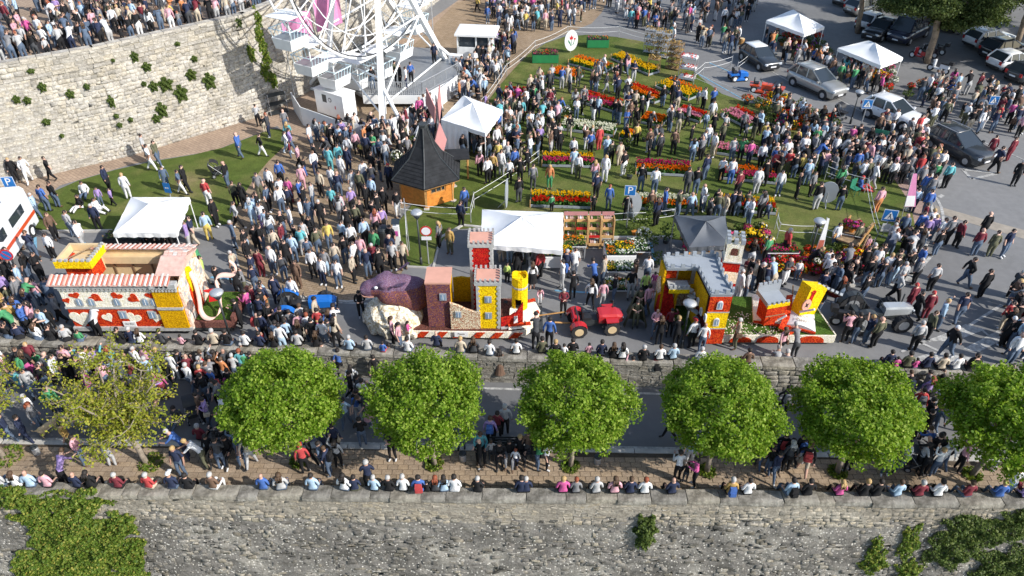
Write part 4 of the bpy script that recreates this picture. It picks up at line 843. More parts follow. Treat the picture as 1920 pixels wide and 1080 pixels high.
    b = MB(); b.path([c0[1]+Vector((0,0,.05)), c0[2]+Vector((-.3,0,.06)), c1[1]+Vector((.2,-.1,.05)), c1[2]+Vector((0,-.02,.05))], .07, 5).build('page_edge', M['f_red'], bk)
    rb = [c1[0]+Vector((.0,-.3,.42)), c1[0].lerp(c1[1],.5)+Vector((.05,0,.42)), c1[1]+Vector((0,.1,.35)), c1[1]+Vector((-.25,-.25,.12)), c1[1]+Vector((.1,-.5,.1)), Vector((c1[1].x-.1,f0.y-.06,.35))]
    b = MB()
    for p in rb: b.v += [(p.x-.16,p.y-.03,p.z),(p.x+.16,p.y+.03,p.z),(p.x+.16,p.y+.03,p.z+.04),(p.x-.16,p.y-.03,p.z+.04)]
    for i in range(len(rb)-1):
        for j in range(4): b.f.append([4*i+j,4*i+(j+1)%4,4*i+4+(j+1)%4,4*i+4+j]); b.m.append(0)
    b.build('red_bookmark', M['f_red'], bk)
    # leaning towers rising from the book
    def lean_tower(p, w_, dp, h_, tilt, m, nm, rz=0):
        r = link(nm, None, t, p); r.rotation_euler = (tilt[0], tilt[1], rz)
        MB().box((0,0,h_/2), (w_,dp,h_), 0, 0, (1.12,1.05)).build('wall', M[m], r); return r
    r = lean_tower(L(1441,598,.7), .98, .8, 1.25, (.05,-.03), 'f_red', 'red_tower', .22); r.scale = (.88,.88,.9)
    MB().box((0,-.42,1.3), (1.2,.12,.2)).build('parapet', M['f_yel'], r); MB().box((-.58,.1,1.4), (.08,1.1,.25)).build('parapet', M['lightgrey'], r); MB().box((0,.1,1.28), (1.15,1.1,.06)).build('roof', M['lightgrey'], r); MB().box((0,.65,1.5), (1.25,.08,.55)).build('back_board', M['lightgrey'], r); MB().box((0,-.43,.62), (1.05,.03,.04)).build('seam', M['oldwood'], r)
    for i in range(5): MB().box((-.52+i*.26,.65,1.84), (.18,.08,.16)).build('merlon', M['lightgrey'], r); MB().box((-.5+i*.25,-.42,1.46), (.12,.08,.12)).build('merlon', M['lightgrey'], r)
    r = lean_tower(L(1502,588,.7), .95, .7, 1.7, (-.12,.3), 'f_yel', 'yellow_tower', .3); r.scale = (.88,.88,.88)
    MB().slab([(.06+.12*math.cos(a/8*6.28)*(1.4 if a%3 else 1), .12*math.sin(a/8*6.28)) for a in range(8)], (-.3,-.37,1.45), UX, UZ, .02).build('red_flower', M['f_red2'], r); MB().slab(rect(-.1,.1,-.5,0), (-.24,-.37,1.4), UX, UZ, .02).build('red_flower_stem', M['f_red2'], r)
    MB().slab([(.26*math.cos(i/14*6.28), .32*math.sin(i/14*6.28)) for i in range(14)], (-.42,-.42,.75), UX, UZ, .05).build('shield', M['pinkfoam'], r); MB().slab([(-.1,.12),(0,.05),(.1,.12),(.06,-.02),(.1,-.14),(0,-.08),(-.1,-.14),(-.06,-.02)], (-.42,-.472,.75), UX, UZ, .01).build('eagle_emblem', M['black'], r)
    r2 = link('red_wing', None, t, L(1548,545,1.5)); r2.rotation_euler = (.7,.35,-.25); MB().box((0,0,0), (1.3,.08,.6)).build('board', M['f_maroon'], r2)
    for i in range(6): MB().box((-.55+i*.22,0,.36), (.13,.12,.14)).build('merlon', M['lightgrey'], r2)
    MB().tube(L(1450,592,1.2)+Vector((.1,-.3,0)), L(1470,582,1.5)+Vector((0,-.35,0)), .05).build('white_bar', M['white'], t); MB().tube(L(1500,585,1.2), L(1523,572,1.7)+Vector((0,-.3,0)), .05).build('white_bar', M['white'], t); MB().tube(L(1486,560,.6), L(1487,535,1.5), .03).build('pole', M['oldwood'], t)
    pt = MB()
    for _ in range(260):
        u, v = random.random(), random.random()**2; p = pl[0].lerp(pl[1], .15+.5*u).lerp(pl[3], v*.6); pt.box((p.x,p.y,.56), (.045,.045,.012), random.random()*3)
    tag(pt.build('scattered_petals', M['f_cream'], t), kind='stuff'); return t
float_castle()
# ================================================================ ferris wheel
def ferris():
    d = Vector((.5,.866,0)); n = Vector((.866,-.5,0)); W0 = G(703,176); W0.z = 0
    t = E('ferris_wheel', 'white ferris wheel with open gondolas, cut by the top edge', 'ferris wheel', W0)
    R, hz = 8.0, 11.25; hub = Vector((0,0,hz)); off = .95
    for k, s in enumerate((-1, 1)):
        pts = [hub+n*s*off+(d*math.sin(a)+UZ*-math.cos(a))*R for a in [2*math.pi*i/60 for i in range(60)]]
        MB().path(pts, .075, 6, closed=True).build('rim', M['white_steel'], t)
        pts = [hub+n*s*(off+.06)+(d*math.sin(a)+UZ*-math.cos(a))*(R-.14) for a in [2*math.pi*i/60 for i in range(60)]]
        MB().path(pts, .035, 5, closed=True).build('drive_cable', M['black'], t)
        pts = [hub+n*s*off+(d*math.sin(a)+UZ*-math.cos(a))*(R-1.5) for a in [2*math.pi*i/48 for i in range(48)]]
        MB().path(pts, .04, 5, closed=True).build('inner_ring', M['white_steel'], t)
    NG = 20
    for i in range(NG):
        a = 2*math.pi*(i+.35)/NG; r_ = d*math.sin(a)-UZ*math.cos(a); b = MB()
        for s in (-1,1): b.tube(hub+n*s*off*.6, hub+n*s*off+r_*R, .045, n=5)
        b.tube(hub-n*off+r_*R, hub+n*off+r_*R, .04, n=5); b.tube(hub-n*off+r_*(R-1.5), hub+n*off+r_*R, .025, n=4); b.build('spoke', M['white_steel'], t)
        p = hub+r_*R
        if p.z < 9.5:                                        # the gondolas that can be seen
            g = link('gondola', None, t, p, math.atan2(n.y, n.x)); g.scale = (1.18,1.18,1.12); h0 = -1.95
            b = MB(); b.box((0,0,h0+.3), (1.15,1.25,.62), 0, 0, (1.18,1.12)); b.build('tub', M['white_steel'], g)
            b = MB(); b.box((0,0,h0+.62), (1.2,1.28,.03)); b.build('seat', M['grey_steel'], g)
            b = MB()
            for sx in (-1,1):
                for u in range(6): b.tube((sx*.66,-.6+u*.24,h0+.6), (sx*.76,-.66+u*.264,h0+1.1), .02, n=4)
                b.tube((sx*.76,-.7,h0+1.1), (sx*.76,.7,h0+1.1), .03, n=5)
            for sy in (-1,1): b.tube((-.76,sy*.7,h0+1.1), (.76,sy*.7,h0+1.1), .03, n=5)
            b.build('side_rail', M['blue_steel'], g)
            b = MB(); b.tube((0,0,h0+.6), (0,0,0), .045); b.build('hanger', M['white_steel'], g)
            b = MB(); b.box((0,0,-.12), (1.55,1.5,.1), 0, 0, (.3,.3)); b.box((0,0,-.19), (1.6,1.55,.03)); b.build('roof', M['white_fab'], g)
    feet = [G(718,234), G(612,176), G(842,128), G(770,62)]; ends = [1,-1,1,-1]
    for f, e in zip(feet, ends):
        f = Vector((f.x,f.y,0))-W0; top = hub+n*e*1.6; dr = top-f; q = dr.to_track_quat('Z','Y'); b = MB(); T = Matrix.Translation(f) @ q.to_matrix().to_4x4()
        b.box((0,0,dr.length/2), (.42,.42,dr.length), 0, 0, (.7,.7), T); b.build('leg', M['white_steel'], t)
        m_ = f.lerp(top, .22); g2 = f+Vector((f.x, f.y, 0)).normalized()*0+n*e*1.9; b = MB().tube(m_, g2+UZ*.1, .13, n=8); b.tube(g2+UZ*.1, f+UZ*.15, .12, n=8); b.build('outrigger', M['white_steel'], t)
        MB().tube(f.lerp(top,.05)+d*.35, f.lerp(top,.9), .06, n=6).build('brace', M['white_steel'], t); MB().box((g2.x,g2.y,.06), (.5,.5,.12)).build('foot_plate', M['dark'], t)
    ff = [Vector((f.x,f.y,0))-W0 for f in feet]
    for i, j, u, v in ((0,1,.25,.25),(2,3,.25,.25),(0,2,.1,.1),(0,2,.45,.45),(1,3,.1,.1),(1,3,.45,.45),(0,2,.12,.45),(1,3,.12,.45),(0,1,.05,.3),(2,3,.05,.3)):
        MB().tube(ff[i].lerp(hub+n*ends[i]*1.6,u), ff[j].lerp(hub+n*ends[j]*1.6,v), .07, n=6).build('tie_beam', M['white_steel'], t)
    MB().tube(hub-n*1.8, hub+n*1.8, .35, n=12).build('axle', M['white_steel'], t)
    for s in (-1,1): MB().tube(hub+n*s*1.25-UZ*R-UZ*.1, hub+n*s*.9-UZ*R+UZ*.1, .24, n=12).build('drive_wheel', M['dark'], t)
    # deck, steps and railings
    dk = [G(x,y,1.0)-W0 for x,y in ((608,140),(680,178),(792,178),(862,140),(826,92),(720,84),(640,110))]
    MB().prism([(p.x,p.y) for p in dk], .78, 1.0).build('deck', M['grey_steel'], t)
    sk = dk[1:4]; 
    for a, c in zip(dk[1:4], dk[2:4]): 
        e = c-a; e.z = 0; l_ = e.length; e.normalize(); MB().slab(rect(0,l_,.35,.99), Vector((a.x,a.y,0))+e.cross(UZ)*.01, e, UZ, .04).build('deck_skirt', M['white_steel'], t)
        b = MB(); k = int(l_/.14)
        for i in range(k+1): q = a+e*(l_*i/k); b.tube(q, q+UZ*.95, .016 if i % 10 else .03, n=4)
        b.tube(a+UZ*.95, a+e*l_+UZ*.95, .025, n=5); b.tube(a+UZ*.12, a+e*l_+UZ*.12, .02, n=5); b.build('railing', M['galv'], t)
    e = (dk[3]-dk[2]); e.z = 0; l_ = e.length; e.normalize(); nn = e.cross(UZ)
    for i in range(6): c = dk[2]+e*(l_*.7)+nn*(.15+i*.3); MB().box((c.x,c.y,.9-i*.16), (1.6,.3,.05), math.atan2(e.y,e.x)).build('step', M['galv'], t)
    # white skirt fence around the base
    bs = [G(x,y) for x,y in ((552,206),(570,235),(606,248),(648,264),(697,271),(747,254),(783,225),(829,197),(862,171))]
    for a, c in zip(bs, bs[1:]):
        e = c-a; l_ = e.length; e.normalize(); o = MB().slab(rect(.01,l_-.01,.02,1.35), a-W0, e, UZ, .05).build('fence_panel', M['white_steel'], t)
    # generator cabin
    g0, g1, g2 = G(596,212), G(648,229), G(664,212); ang = math.atan2(g1.y-g0.y, g1.x-g0.x); w_ = (g1-g0).length; c = g0+(g1-g0)/2+Vector((-math.sin(ang), math.cos(ang), 0))*.6-W0
    gb = link('generator_cabin', None, t, c, ang); MB().box((0,0,.95), (w_,1.2,1.7)).build('cabin', M['white_steel'], gb); MB().box((0,0,1.83), (w_+.1,1.3,.08)).build('cabin_roof', M['white'], gb)
    MB().slab(rect(-.2,.2,0,.55), (-.35*w_/2.2,-.6,1.05), UX, UZ, .01).build('vent', M['dark'], gb); MB().lathe([(.16,0),(.16,.012)], 16).build('dial', M['dark'], gb, (.1,-.605,1.32)).rotation_euler = (math.pi/2,0,0); MB().lathe([(.11,0),(.11,.02)], 16).build('dial_face', M['white'], gb, (.1,-.605,1.32)).rotation_euler = (math.pi/2,0,0)
    MB().slab(rect(0,.08,0,.22), (.5,-.6,.75), UX, UZ, .01).build('red_label', M['redcloth'], gb)
    # counterweight boom with sheet
    b = MB(); q = G(612,165)-W0; b.box((q.x-1.2,q.y-.3,1.6), (3.6,.3,.3), .35); b.build('boom', M['white_steel'], t); MB().box((q.x-2.2,q.y-.75,1.45), (1.5,.5,.7), .35, 0, (.9,.5)).build('white_sheet', M['white_fab'], t)
    # lattice mast shown behind
    q = G(800,70)-W0; b = MB()
    for i in range(5):
        for s in (-1,1): b.tube((q.x+s*.6,q.y,i*.9), (q.x+s*.6,q.y,i*.9+.9), .05, n=5)
        b.tube((q.x-.6,q.y,i*.9), (q.x+.6,q.y,i*.9+.9), .035, n=5)
    b.build('lattice', M['galv'], t)
    return t
ferris()
t = E('ticket_booth', 'white ticket booth with flat roof right of the ferris wheel', 'booth', G(893,112), -.12)
b = MB(); b.box((0,0,.5), (2.7,2.2,1.0)); b.box((-1.3,0,1.65), (.1,2.2,1.3)); b.box((1.3,-1.05,1.65), (.1,.1,1.3)); b.box((1.3,1.05,1.65), (.1,.1,1.3)); b.box((0,1.05,1.65), (2.6,.1,1.3)); b.box((0,-1.05,1.2), (2.6,.1,.4)); b.box((.2,-1.05,1.8), (.12,.1,1.0)); b.build('wall', M['white_steel'], t)
MB().box((-.5,-1.03,1.8), (1.3,.04,.8)).build('window', M['glass'], t); MB().box((.72,-1.03,1.8), (.9,.04,.8)).build('window', M['glass'], t); b = MB(); b.box((.15,0,2.38), (3.3,2.6,.16)); b.build('roof', M['white'], t); MB().box((.15,0,2.48), (3.1,2.4,.04)).build('roof_sheet', M['white_steel'], t)
t = E('notice_board', 'small white upright notice board at the ferris wheel entrance', 'sign', G(856,140), -.3); MB().box((0,0,.8), (1.0,.5,1.6)).build('panel', M['white'], t); MB().slab(rect(-.3,.3,.5,1.4), (0,-.26,0), UX, UZ, .01).build('print', M['winglass'], t)
def banner_flag(p, h, w, m, label, rz=0, rows=()):
    t = E('banner', label, 'banner', p, rz); MB().tube((0,0,0), (0,0,h), .03).build('pole', M['galv'], t); b = MB(); n = 8
    for i in range(n+1):
        x = w*i/n; b.v += [(x,.08*math.sin(i*1.1),h-.05-.15*i/n), (x,.08*math.sin(i*1.1),h-2.6+.5*i/n), (x,.08*math.sin(i*1.1)+.015,h-.05-.15*i/n), (x,.08*math.sin(i*1.1)+.015,h-2.6+.5*i/n)]
    for i in range(n): k = 4*i; b.f += [[k,k+1,k+5,k+4],[k+3,k+2,k+6,k+7]]; b.m += [0,0]
    b.build('cloth', M[m], t); return t
M['pinkcloth'] = mat('pink_banner', '#d98cb4', .7, .12, 3); M['magcloth'] = mat('magenta_banner', '#c04f9c', .7, .2, 4); M['rosewood'] = mat('rose_panel', '#b98280', .6, .08, 2)
banner_flag(G(557,203), 6.9, 2.0, 'pinkcloth', 'pink banner on a pole beside the ferris wheel gondolas', .2); banner_flag(G(612,168), 6.9, 1.9, 'pinkcloth', 'pale pink banner behind the ferris wheel', .3)
t = E('steel_rack', 'empty steel shelf rack against the terrace wall', 'rack', G(523,212), .55)
for z in (.1,.75,1.4): MB().box((0,0,z), (1.3,.6,.05)).build('shelf', M['dark'], t)
b = MB(); [b.tube((sx*.62,sy*.28,0), (sx*.62,sy*.28,1.6), .025, n=5) for sx in (-1,1) for sy in (-1,1)]; b.build('frame', M['galv'], t)
MB_ = E('grey_panel', 'pale grey panel leaning on the terrace wall beside the steel rack', 'panel', G(497,205), .6); MB().box((0,0,.85), (.5,.12,1.7)).build('board', M['lightgrey'], MB_)
# ================================================================ wooden kiosk
M['shingle'] = mat('black_shingle', (.026,.027,.029), .9, .3, 3, .4, 20, spec=.2)
def kiosk():
    fc = G(800,393); C = Vector((fc.x-.05, fc.y+1.68, 0)); t = E('wooden_kiosk', 'hexagonal log kiosk with black shingled spire roof', 'kiosk', C); R = 1.66
    an = [math.radians(-88+60*i) for i in range(6)]; cr = [Vector((R*math.cos(a), R*math.sin(a), 0)) for a in an]
    for i in range(6):
        a, c = cr[i], cr[(i+1)%6]; e = c-a; l_ = e.length; e.normalize(); w_ = link('wall', None, t)
        for k in range(12):
            z = .12+k*.135
            if i in (0,) and 6 <= k <= 9:
                for x0, x1 in ((0,.3),(l_-.45,l_)): MB().slab(rect(x0,x1,.0,.128), a+UZ*z, e, UZ, .05).build('log', M['log'], w_)
            else: MB().slab(rect(0,l_,0,.128), a+UZ*z, e, UZ, .05).build('log', M['log'], w_)
        MB().box((a.x,a.y,.95), (.13,.13,1.75), an[i]).build('corner_post', M['wood'], t)
        if i == 0:
            wn = link('window', None, t); MB().slab(rect(.3,l_-.45,0,.54), a+UZ*.93-e.cross(UZ)*.02, e, UZ, .02).build('pane', M['glass'], wn)
            for x in (.3,.62,.94,l_-.49): MB().slab(rect(x,x+.04,0,.54), a+UZ*.93+e.cross(UZ)*.01, e, UZ, .05).build('glazing_bar', M['wood'], wn)
            for z in (0,.26,.5): MB().slab(rect(.3,l_-.45,z,z+.04), a+UZ*.93+e.cross(UZ)*.012, e, UZ, .045).build('glazing_bar', M['wood'], wn)
            for x in (.05,l_-.42): MB().slab(rect(x,x+.22,-.03,.58), a+UZ*.93+e.cross(UZ)*.055, e, UZ, .03).build('shutter', M['log'], wn)
    prof = [(2.2,1.52),(2.2,1.6),(1.5,2.2),(1.02,2.6),(.62,3.25),(.36,3.9),(.22,4.3)]; rf = link('roof', None, t)
    for i in range(6):
        b = MB()
        for r, z in prof: b.v += [(r*math.cos(an[i]), r*math.sin(an[i]), z), (r*math.cos(an[(i+1)%6]), r*math.sin(an[(i+1)%6]), z)]
        b.f = [[2*k,2*k+1,2*k+3,2*k+2] for k in range(len(prof)-1)]; b.m = [0]*len(b.f); b.build('roof_face', M['shingle'], rf)
        MB().path([(r*math.cos(an[i]),r*math.sin(an[i]),z+.015) for r, z in prof[1:]], .035, 5).build('ridge_cap', M['dark'], rf)
        for k in range(7):
            u = k/7; r, z = 2.2+(1.02-2.2)*u, 1.615+(2.62-1.6)*u+(.06 if 0 < u < 1 else 0)*0
            p, q = Vector((r*math.cos(an[i]),r*math.sin(an[i]),z)), Vector((r*math.cos(an[(i+1)%6]),r*math.sin(an[(i+1)%6]),z)); MB().tube(p, q, .012, n=4).build('shingle_edge', M['shingle'], rf)
    MB().lathe([(.24,4.25),(.24,4.42),(.3,4.44),(.28,4.5)], 6).build('chimney_cap', M['dark'], rf); MB().prism([(2.2*math.cos(a),2.2*math.sin(a)) for a in an], 1.5, 1.53).build('eave_board', M['wood'], t)
    MB().box((1.75,1.3,1.95), (1.3,1.3,.08), .1).build('porch_roof', M['shingle'], t)
    for i in range(6): MB().box((cr[i].x*1.02,cr[i].y*1.02,.05), (.3,.3,.12), an[i]).build('footing', M['kerb'], t)
    for x in (1.2,2.25): MB().tube((x,1.85,0), (x,1.85,1.92), .06).build('porch_post', M['wood'], t)
    return t
kiosk()
def kite(parent, p, w_, h_, rz, m='rosewood', tilt=0):
    o = MB().slab([(0,-h_/2),(w_/2,-h_*.05),(0,h_/2),(-w_/2,.05*h_)], (0,0,0), UX, UZ, .05).build('kite_panel', M[m], parent, p); o.rotation_euler = (0,tilt,rz)
t = E('kite_sculpture', 'rose coloured pointed kite panels rising behind the kiosk', 'sculpture', G(828,345)); MB().tube((0,0,0), (0,0,5.6), .05).build('pole', M['galv'], t); kite(t, (.1,-.1,2.9), 1.0, 2.3, .9); kite(t, (-.3,0,5.0), .7, 2.0, -.7, tilt=-.25); kite(t, (.15,0,5.1), .5, 2.1, 1.2, tilt=.15)
# ================================================================ gazebos
def gazebo(px, ze, rise, m, label, curtain=(), group='market gazebos', sag=.12, val=.24):
    c = [G(x,y,ze) for x,y in px]; C = sum(c, Vector())/4; C.z = 0; q = [p-C for p in c]; t = E('gazebo', label, 'gazebo', C, 0, group)
    cen = [Vector((p.x,p.y,0)) for p in q]; pk = Vector((0,0,ze+rise)); b = MB(); n = 8
    rows = []
    for s in range(4):
        a, d = q[s], q[(s+1)%4]; g = []
        for i in range(n+1):
            u = i/n; e = a.lerp(d, u); e.z = ze; row = []
            for j in range(7):
                v = j/6; p = e.lerp(pk, v); sg = sag*math.sin(math.pi*u)*math.sin(math.pi*v)+.05*math.sin(math.pi*v)*(1-abs(2*u-1)); p.z -= sg*(1 if v < 1 else 0)+.02*math.sin(9*u+5*v+s); row.append(tuple(p))
            g.append(row)
        k = len(b.v); b.v += [p for row in g for p in row]
        b.f += [[k+i*7+j,k+(i+1)*7+j,k+(i+1)*7+j+1,k+i*7+j+1] for i in range(n) for j in range(6)]; b.m += [0]*(n*6)
    b.build('canopy', M[m], t, smooth=True)
    for s in range(4):
        a, d = q[s], q[(s+1)%4]; b = MB(); n2 = 16
        for i in range(n2+1):
            p = a.lerp(d, i/n2); o_ = Vector((p.x,p.y,0)).normalized()*.015*math.sin(i*1.7); b.v += [(p.x+o_.x,p.y+o_.y,ze+.005),(p.x+o_.x*2,p.y+o_.y*2,ze-val-.03*(i%2))]
        b.f = [[2*i,2*i+1,2*i+3,2*i+2] for i in range(n2)]; b.m = [0]*n2; b.build('valance', M[m], t)
        MB().tube((a.x*.98,a.y*.98,0), (a.x*.98,a.y*.98,ze+.02), .028, n=6).build('leg', M['white_steel' if m == 'white_fab' else 'grey_steel'], t)
        MB().tube((a.x*.98,a.y*.98,ze-.03), (d.x*.98,d.y*.98,ze-.03), .016, n=4).build('truss', M['galv'], t)
        if s in curtain:
            b = MB(); n2 = 22; w_ = .62
            for i in range(n2+1): p = a.lerp(d, w_*i/n2); f_ = Vector((p.x,p.y,0)).normalized()*.07*math.sin(i*1.25); b.v += [(p.x+f_.x*.3,p.y+f_.y*.3,ze-.1),(p.x+f_.x*1.6,p.y+f_.y*1.6,.08)]
            b.f = [[2*i,2*i+1,2*i+3,2*i+2] for i in range(n2)]; b.m = [0]*n2; b.build('curtain', M[m], t)
    return t
gazebo(((212,437),(330,437),(355,370),(246,370)), 2.0, .62, 'white_fab', 'white gazebo over the food table on the left lawn edge')
gazebo(((902,458),(1055,470),(1056,399),(904,393)), 2.05, .7, 'white_fab', 'white gazebo over the plant stall behind the bull float')
gazebo(((827,224),(910,250),(942,206),(869,179)), 2.1, .75, 'white_fab', 'white gazebo with hanging side curtain behind the kiosk', (0,))
gazebo(((1437,38),(1508,64),(1546,50),(1487,18)), 2.1, .75, 'white_fab', 'farthest white gazebo at the top right flower market')
gazebo(((1571,90),(1652,123),(1693,108),(1628,76)), 2.1, .75, 'white_fab', 'white gazebo over flowers nearest the dark van')
gazebo(((1292,464),(1370,460),(1360,405),(1264,404)), 2.05, .55, 'grey_fab', 'dark grey gazebo behind the castle float')
# ================================================================ tulip beds on the lawn
FC = {'y':('#f2cc10','#e3b208'),'r':('#d83218','#b82412'),'o':('#ee8212','#d96a0c'),'p':('#d8467a','#b82a62'),'f':('#c8286e','#a81a58'),'w':('#f0eee4','#dcdccc'),'v':('#e6a0b8','#d47f9e'),'u':('#7a3c8c','#9a58a8'),'t':('#b79a62','#9c7f48')}
for k, (a, c) in FC.items(): M['fl_'+k] = leafmat('flower_'+k, [(0, c), (1, a)], .25)
M['stem'] = leafmat('tulip_leaf', [(0, '#38602a'), (1, '#5f8a3c')], .3)
def blooms(C, s, up=.6):
    V_, Q = leaves(C, s, up=np.tile([0,0,1.], (len(C),1)), upw=up); return V_, Q
def tulip_head_mesh(C, s):
    """little cups: four petals each"""
    n = len(C); out = []; qs = []; k = 0
    for i in range(4):
        a = RNG.uniform(-.3,.3,n)+i*math.pi/2; d = np.stack([np.cos(a), np.sin(a), np.zeros(n)], 1); e = np.stack([-np.sin(a), np.cos(a), np.zeros(n)], 1); z = np.array([0,0,1.]); S_ = s*RNG.uniform(.8,1.2,(n,1))
        out.append(np.stack([C+d*S_*.1-e*S_*.1, C+d*S_*.1+e*S_*.1, C+d*S_*.5+e*S_*.42+z*S_*.55, C+d*S_*.2+z*S_*1.15], 1)); out[-1][:,3] -= e*S_*.3
    V_ = np.stack(out, 1).reshape(-1, 3); return V_, np.arange(len(V_)).reshape(-1, 4)
BEDS = []
def tulip_bed(fl, fr, depth, rows, label, n=420, frame=True, hgt=.42):
    a, c = G(*fl, .05), G(*fr, .05); e = c-a; L = e.length; ang = math.atan2(e.y, e.x); BEDS.append((a, ang, 0, L, 0, depth)); t = E('tulip_bed', label, 'flower bed', a, ang, 'tulip beds on the lawn')
    MB().box((L/2,depth/2,.06), (L-.05,depth-.05,.1)).build('soil', M['soil'], t)
    if frame:
        for nm, p, d in (('board',(L/2,0,.12),(L,.04,.15)),('board',(L/2,depth,.12),(L,.04,.15)),('board',(0,depth/2,.12),(.04,depth,.15)),('board',(L,depth/2,.12),(.04,depth,.15))): MB().box(p, d).build(nm, M['lightgrey'], t)
        for x in (0, L):
            for y in (0, depth): MB().box((x,y,.25), (.05,.05,.5)).build('stake', M['pallet'], t)
    nr = len(rows)
    for k, ch in enumerate(rows):                             # back row first
        y0, y1 = depth*(1-(k+1)/nr)+.06, depth*(1-k/nr)-.04; m_ = n//nr
        xy = np.stack([RNG.uniform(.06, L-.06, m_), RNG.uniform(y0, y1, m_), RNG.normal(hgt, .035, m_)], 1)
        V_, Q = tulip_head_mesh(xy, .085); tag(link('tulip_row', np_mesh('tulip_row', V_, Q, M['fl_'+ch]), t), kind='stuff')
        st = np.vstack([xy-np.array([0,0,.16]), xy-np.array([0,0,.28])])+RNG.normal(0,.03,(2*m_,3)); V_, Q = leaves(st, .2, up=np.tile([.6,0,.2],(2*m_,1)), upw=.3); tag(link('tulip_leaves', np_mesh('tulip_leaves', V_, Q, M['stem']), t), kind='stuff')
    return t
for a in [((994,389),(1108,393),1.25,'yr','tulip bed of yellow and red behind the white plant stall gazebo'),((1197,394),(1308,399),1.25,'wo','tulip bed of white and orange beside the parking sign'),((1347,397),(1455,404),1.25,'yr','tulip bed of yellow and red behind the grey gazebo'),
          ((1016,313),(1115,316),1.25,'yp','tulip bed of yellow and pink in the middle of the lawn'),((1192,327),(1296,333),1.3,'fo','tulip bed of magenta and orange in the middle of the lawn'),((1350,337),(1455,347),1.3,'op','tulip bed of orange and pink near the lying white disc'),
          ((1080,192),(1150,212),1.5,'rp','tulip bed of red above pink in the upper lawn'),((1027,145),(1078,156),1.6,'oo','all orange tulip bed right of the green table'),((1065,122),(1130,140),1.5,'oy','tulip bed of orange and yellow in the upper lawn'),((1145,112),(1216,143),1.2,'yy','all yellow tulip bed slanting beside the plant trolleys'),
          ((1228,165),(1290,190),1.8,'oyy','tulip bed of orange red behind yellow near the plant trolleys'),((1200,232),(1240,240),1.2,'oo','small all orange tulip bed'),((1050,245),(1150,258),1.2,'ww','all white tulip bed'),((1265,218),(1312,232),1.2,'rv','small tulip bed of red and pale pink'),
          ((1350,217),(1402,244),1.6,'rvv','slanting tulip bed of red above pale pink'),((1342,290),(1424,302),1.0,'vv','low bed of pale pink flowers'),((1170,172),(1226,196),1.2,'ro','tulip bed of red and orange behind the crowd'),((940,190),(985,193),1.8,'rpo','bed of mixed red flowers next to the curtained gazebo'),((1160,262),(1180,268),1.0,'oy','tiny bed of orange flowers by white flowers')]: tulip_bed(*a)
# ================================================================ potted plants and flower stalls
def potted(p, r, h, cols, label, pot=True, group='potted plants of the flower market', leafy=1.0, name='potted_plant', n=130):
    t = E(name, label, 'plant', p, 0, group); pr = min(.2, r*.5)
    if pot: MB().lathe([(pr*.7,0),(pr,.22),(pr*.9,.22)], 9).build('pot', M['log'] if random.random() < .4 else M['dark'], t)
    d = RNG.normal(size=(int(n*leafy),3)); d /= np.linalg.norm(d,axis=1)[:,None]; C = d*np.array([r,r,h*.45])*RNG.uniform(.5,1,(len(d),1))+np.array([0,0,.2*pot+h*.5]); C[:,2] = np.maximum(C[:,2], .03)
    V_, Q = leaves(C, .15*max(.7,r*1.6), up=d, upw=.4); link('foliage', np_mesh('foliage', V_, Q, M['bushleaf']), t)
    for ch in cols:
        m_ = max(14, int(60*r/.4/len(cols))); d = RNG.normal(size=(m_,3)); d[:,2] = np.abs(d[:,2]); d /= np.linalg.norm(d,axis=1)[:,None]; C = d*np.array([r,r,h*.5])+np.array([0,0,.2*pot+h*.5])
        V_, Q = leaves(C, .12, up=d, upw=.7); tag(link('blossoms', np_mesh('blossoms', V_, Q, M['fl_'+ch]), t), kind='stuff')
    return t
FN = {'y':'yellow','r':'red','o':'orange','p':'pink','f':'magenta','w':'white','v':'pale pink','u':'purple','t':'dried tan'}
def plants(spots, where, r=(.22,.4), h=(.35,.6), pot=True):
    seen = {}; spots = sorted(spots)
    for x, y, cols in spots:
        q = cols or 'green'; k = seen[q] = seen.get(q, 0)+1
        tot = sum(1 for s in spots if (s[2] or 'green') == q)
        nm = ' and '.join(FN[c] for c in cols)+' flowering' if cols else 'leafy green'
        potted(G(x,y,.05 if 900 < x < 1720 and y < 440 else 0), random.uniform(*r), random.uniform(*h), cols, ('%s plant %s' % (nm, where)) + ('' if tot == 1 else ', %s from the left' % ORD[k-1]), pot)
def grid_spots(poly, rows, cols, pal, jit=.3):
    """quads of photo points filled with plants"""
    out = []; (ax,ay),(bx,by),(cx,cy),(dx,dy) = poly
    for i in range(rows):
        for j in range(cols):
            u = (j+.5+random.uniform(-jit,jit))/cols; v = (i+.5+random.uniform(-jit,jit))/rows
            x = (ax*(1-u)+bx*u)*(1-v)+(dx*(1-u)+cx*u)*v; y = (ay*(1-u)+by*u)*(1-v)+(dy*(1-u)+cy*u)*v; out.append((x, y, random.choice(pal)))
    return sorted(out)
plants(grid_spots([(1385,188),(1470,190),(1545,232),(1470,262)], 4, 6, ['', 'r', 'y', '', 'ro', '', 'p', 'yo']), 'in the nursery patch', (.3,.55), (.5,1.0))
plants(grid_spots([(1420,470),(1640,478),(1615,520),(1440,520)], 4, 11, ['r','r','rp','','f','w','yr','u','','o','r']), 'in the lower flower stall', (.22,.36), (.3,.5))
plants(grid_spots([(1375,430),(1440,430),(1445,470),(1385,475)], 3, 4, ['f','wy','r','p','','u','y']), 'behind the belfry', (.25,.36), (.3,.5))
plants(grid_spots([(1272,445),(1372,448),(1366,478),(1280,480)], 2, 6, ['w','y','','p','','f','wy']), 'under the dark grey gazebo', (.2,.34), (.3,.5))
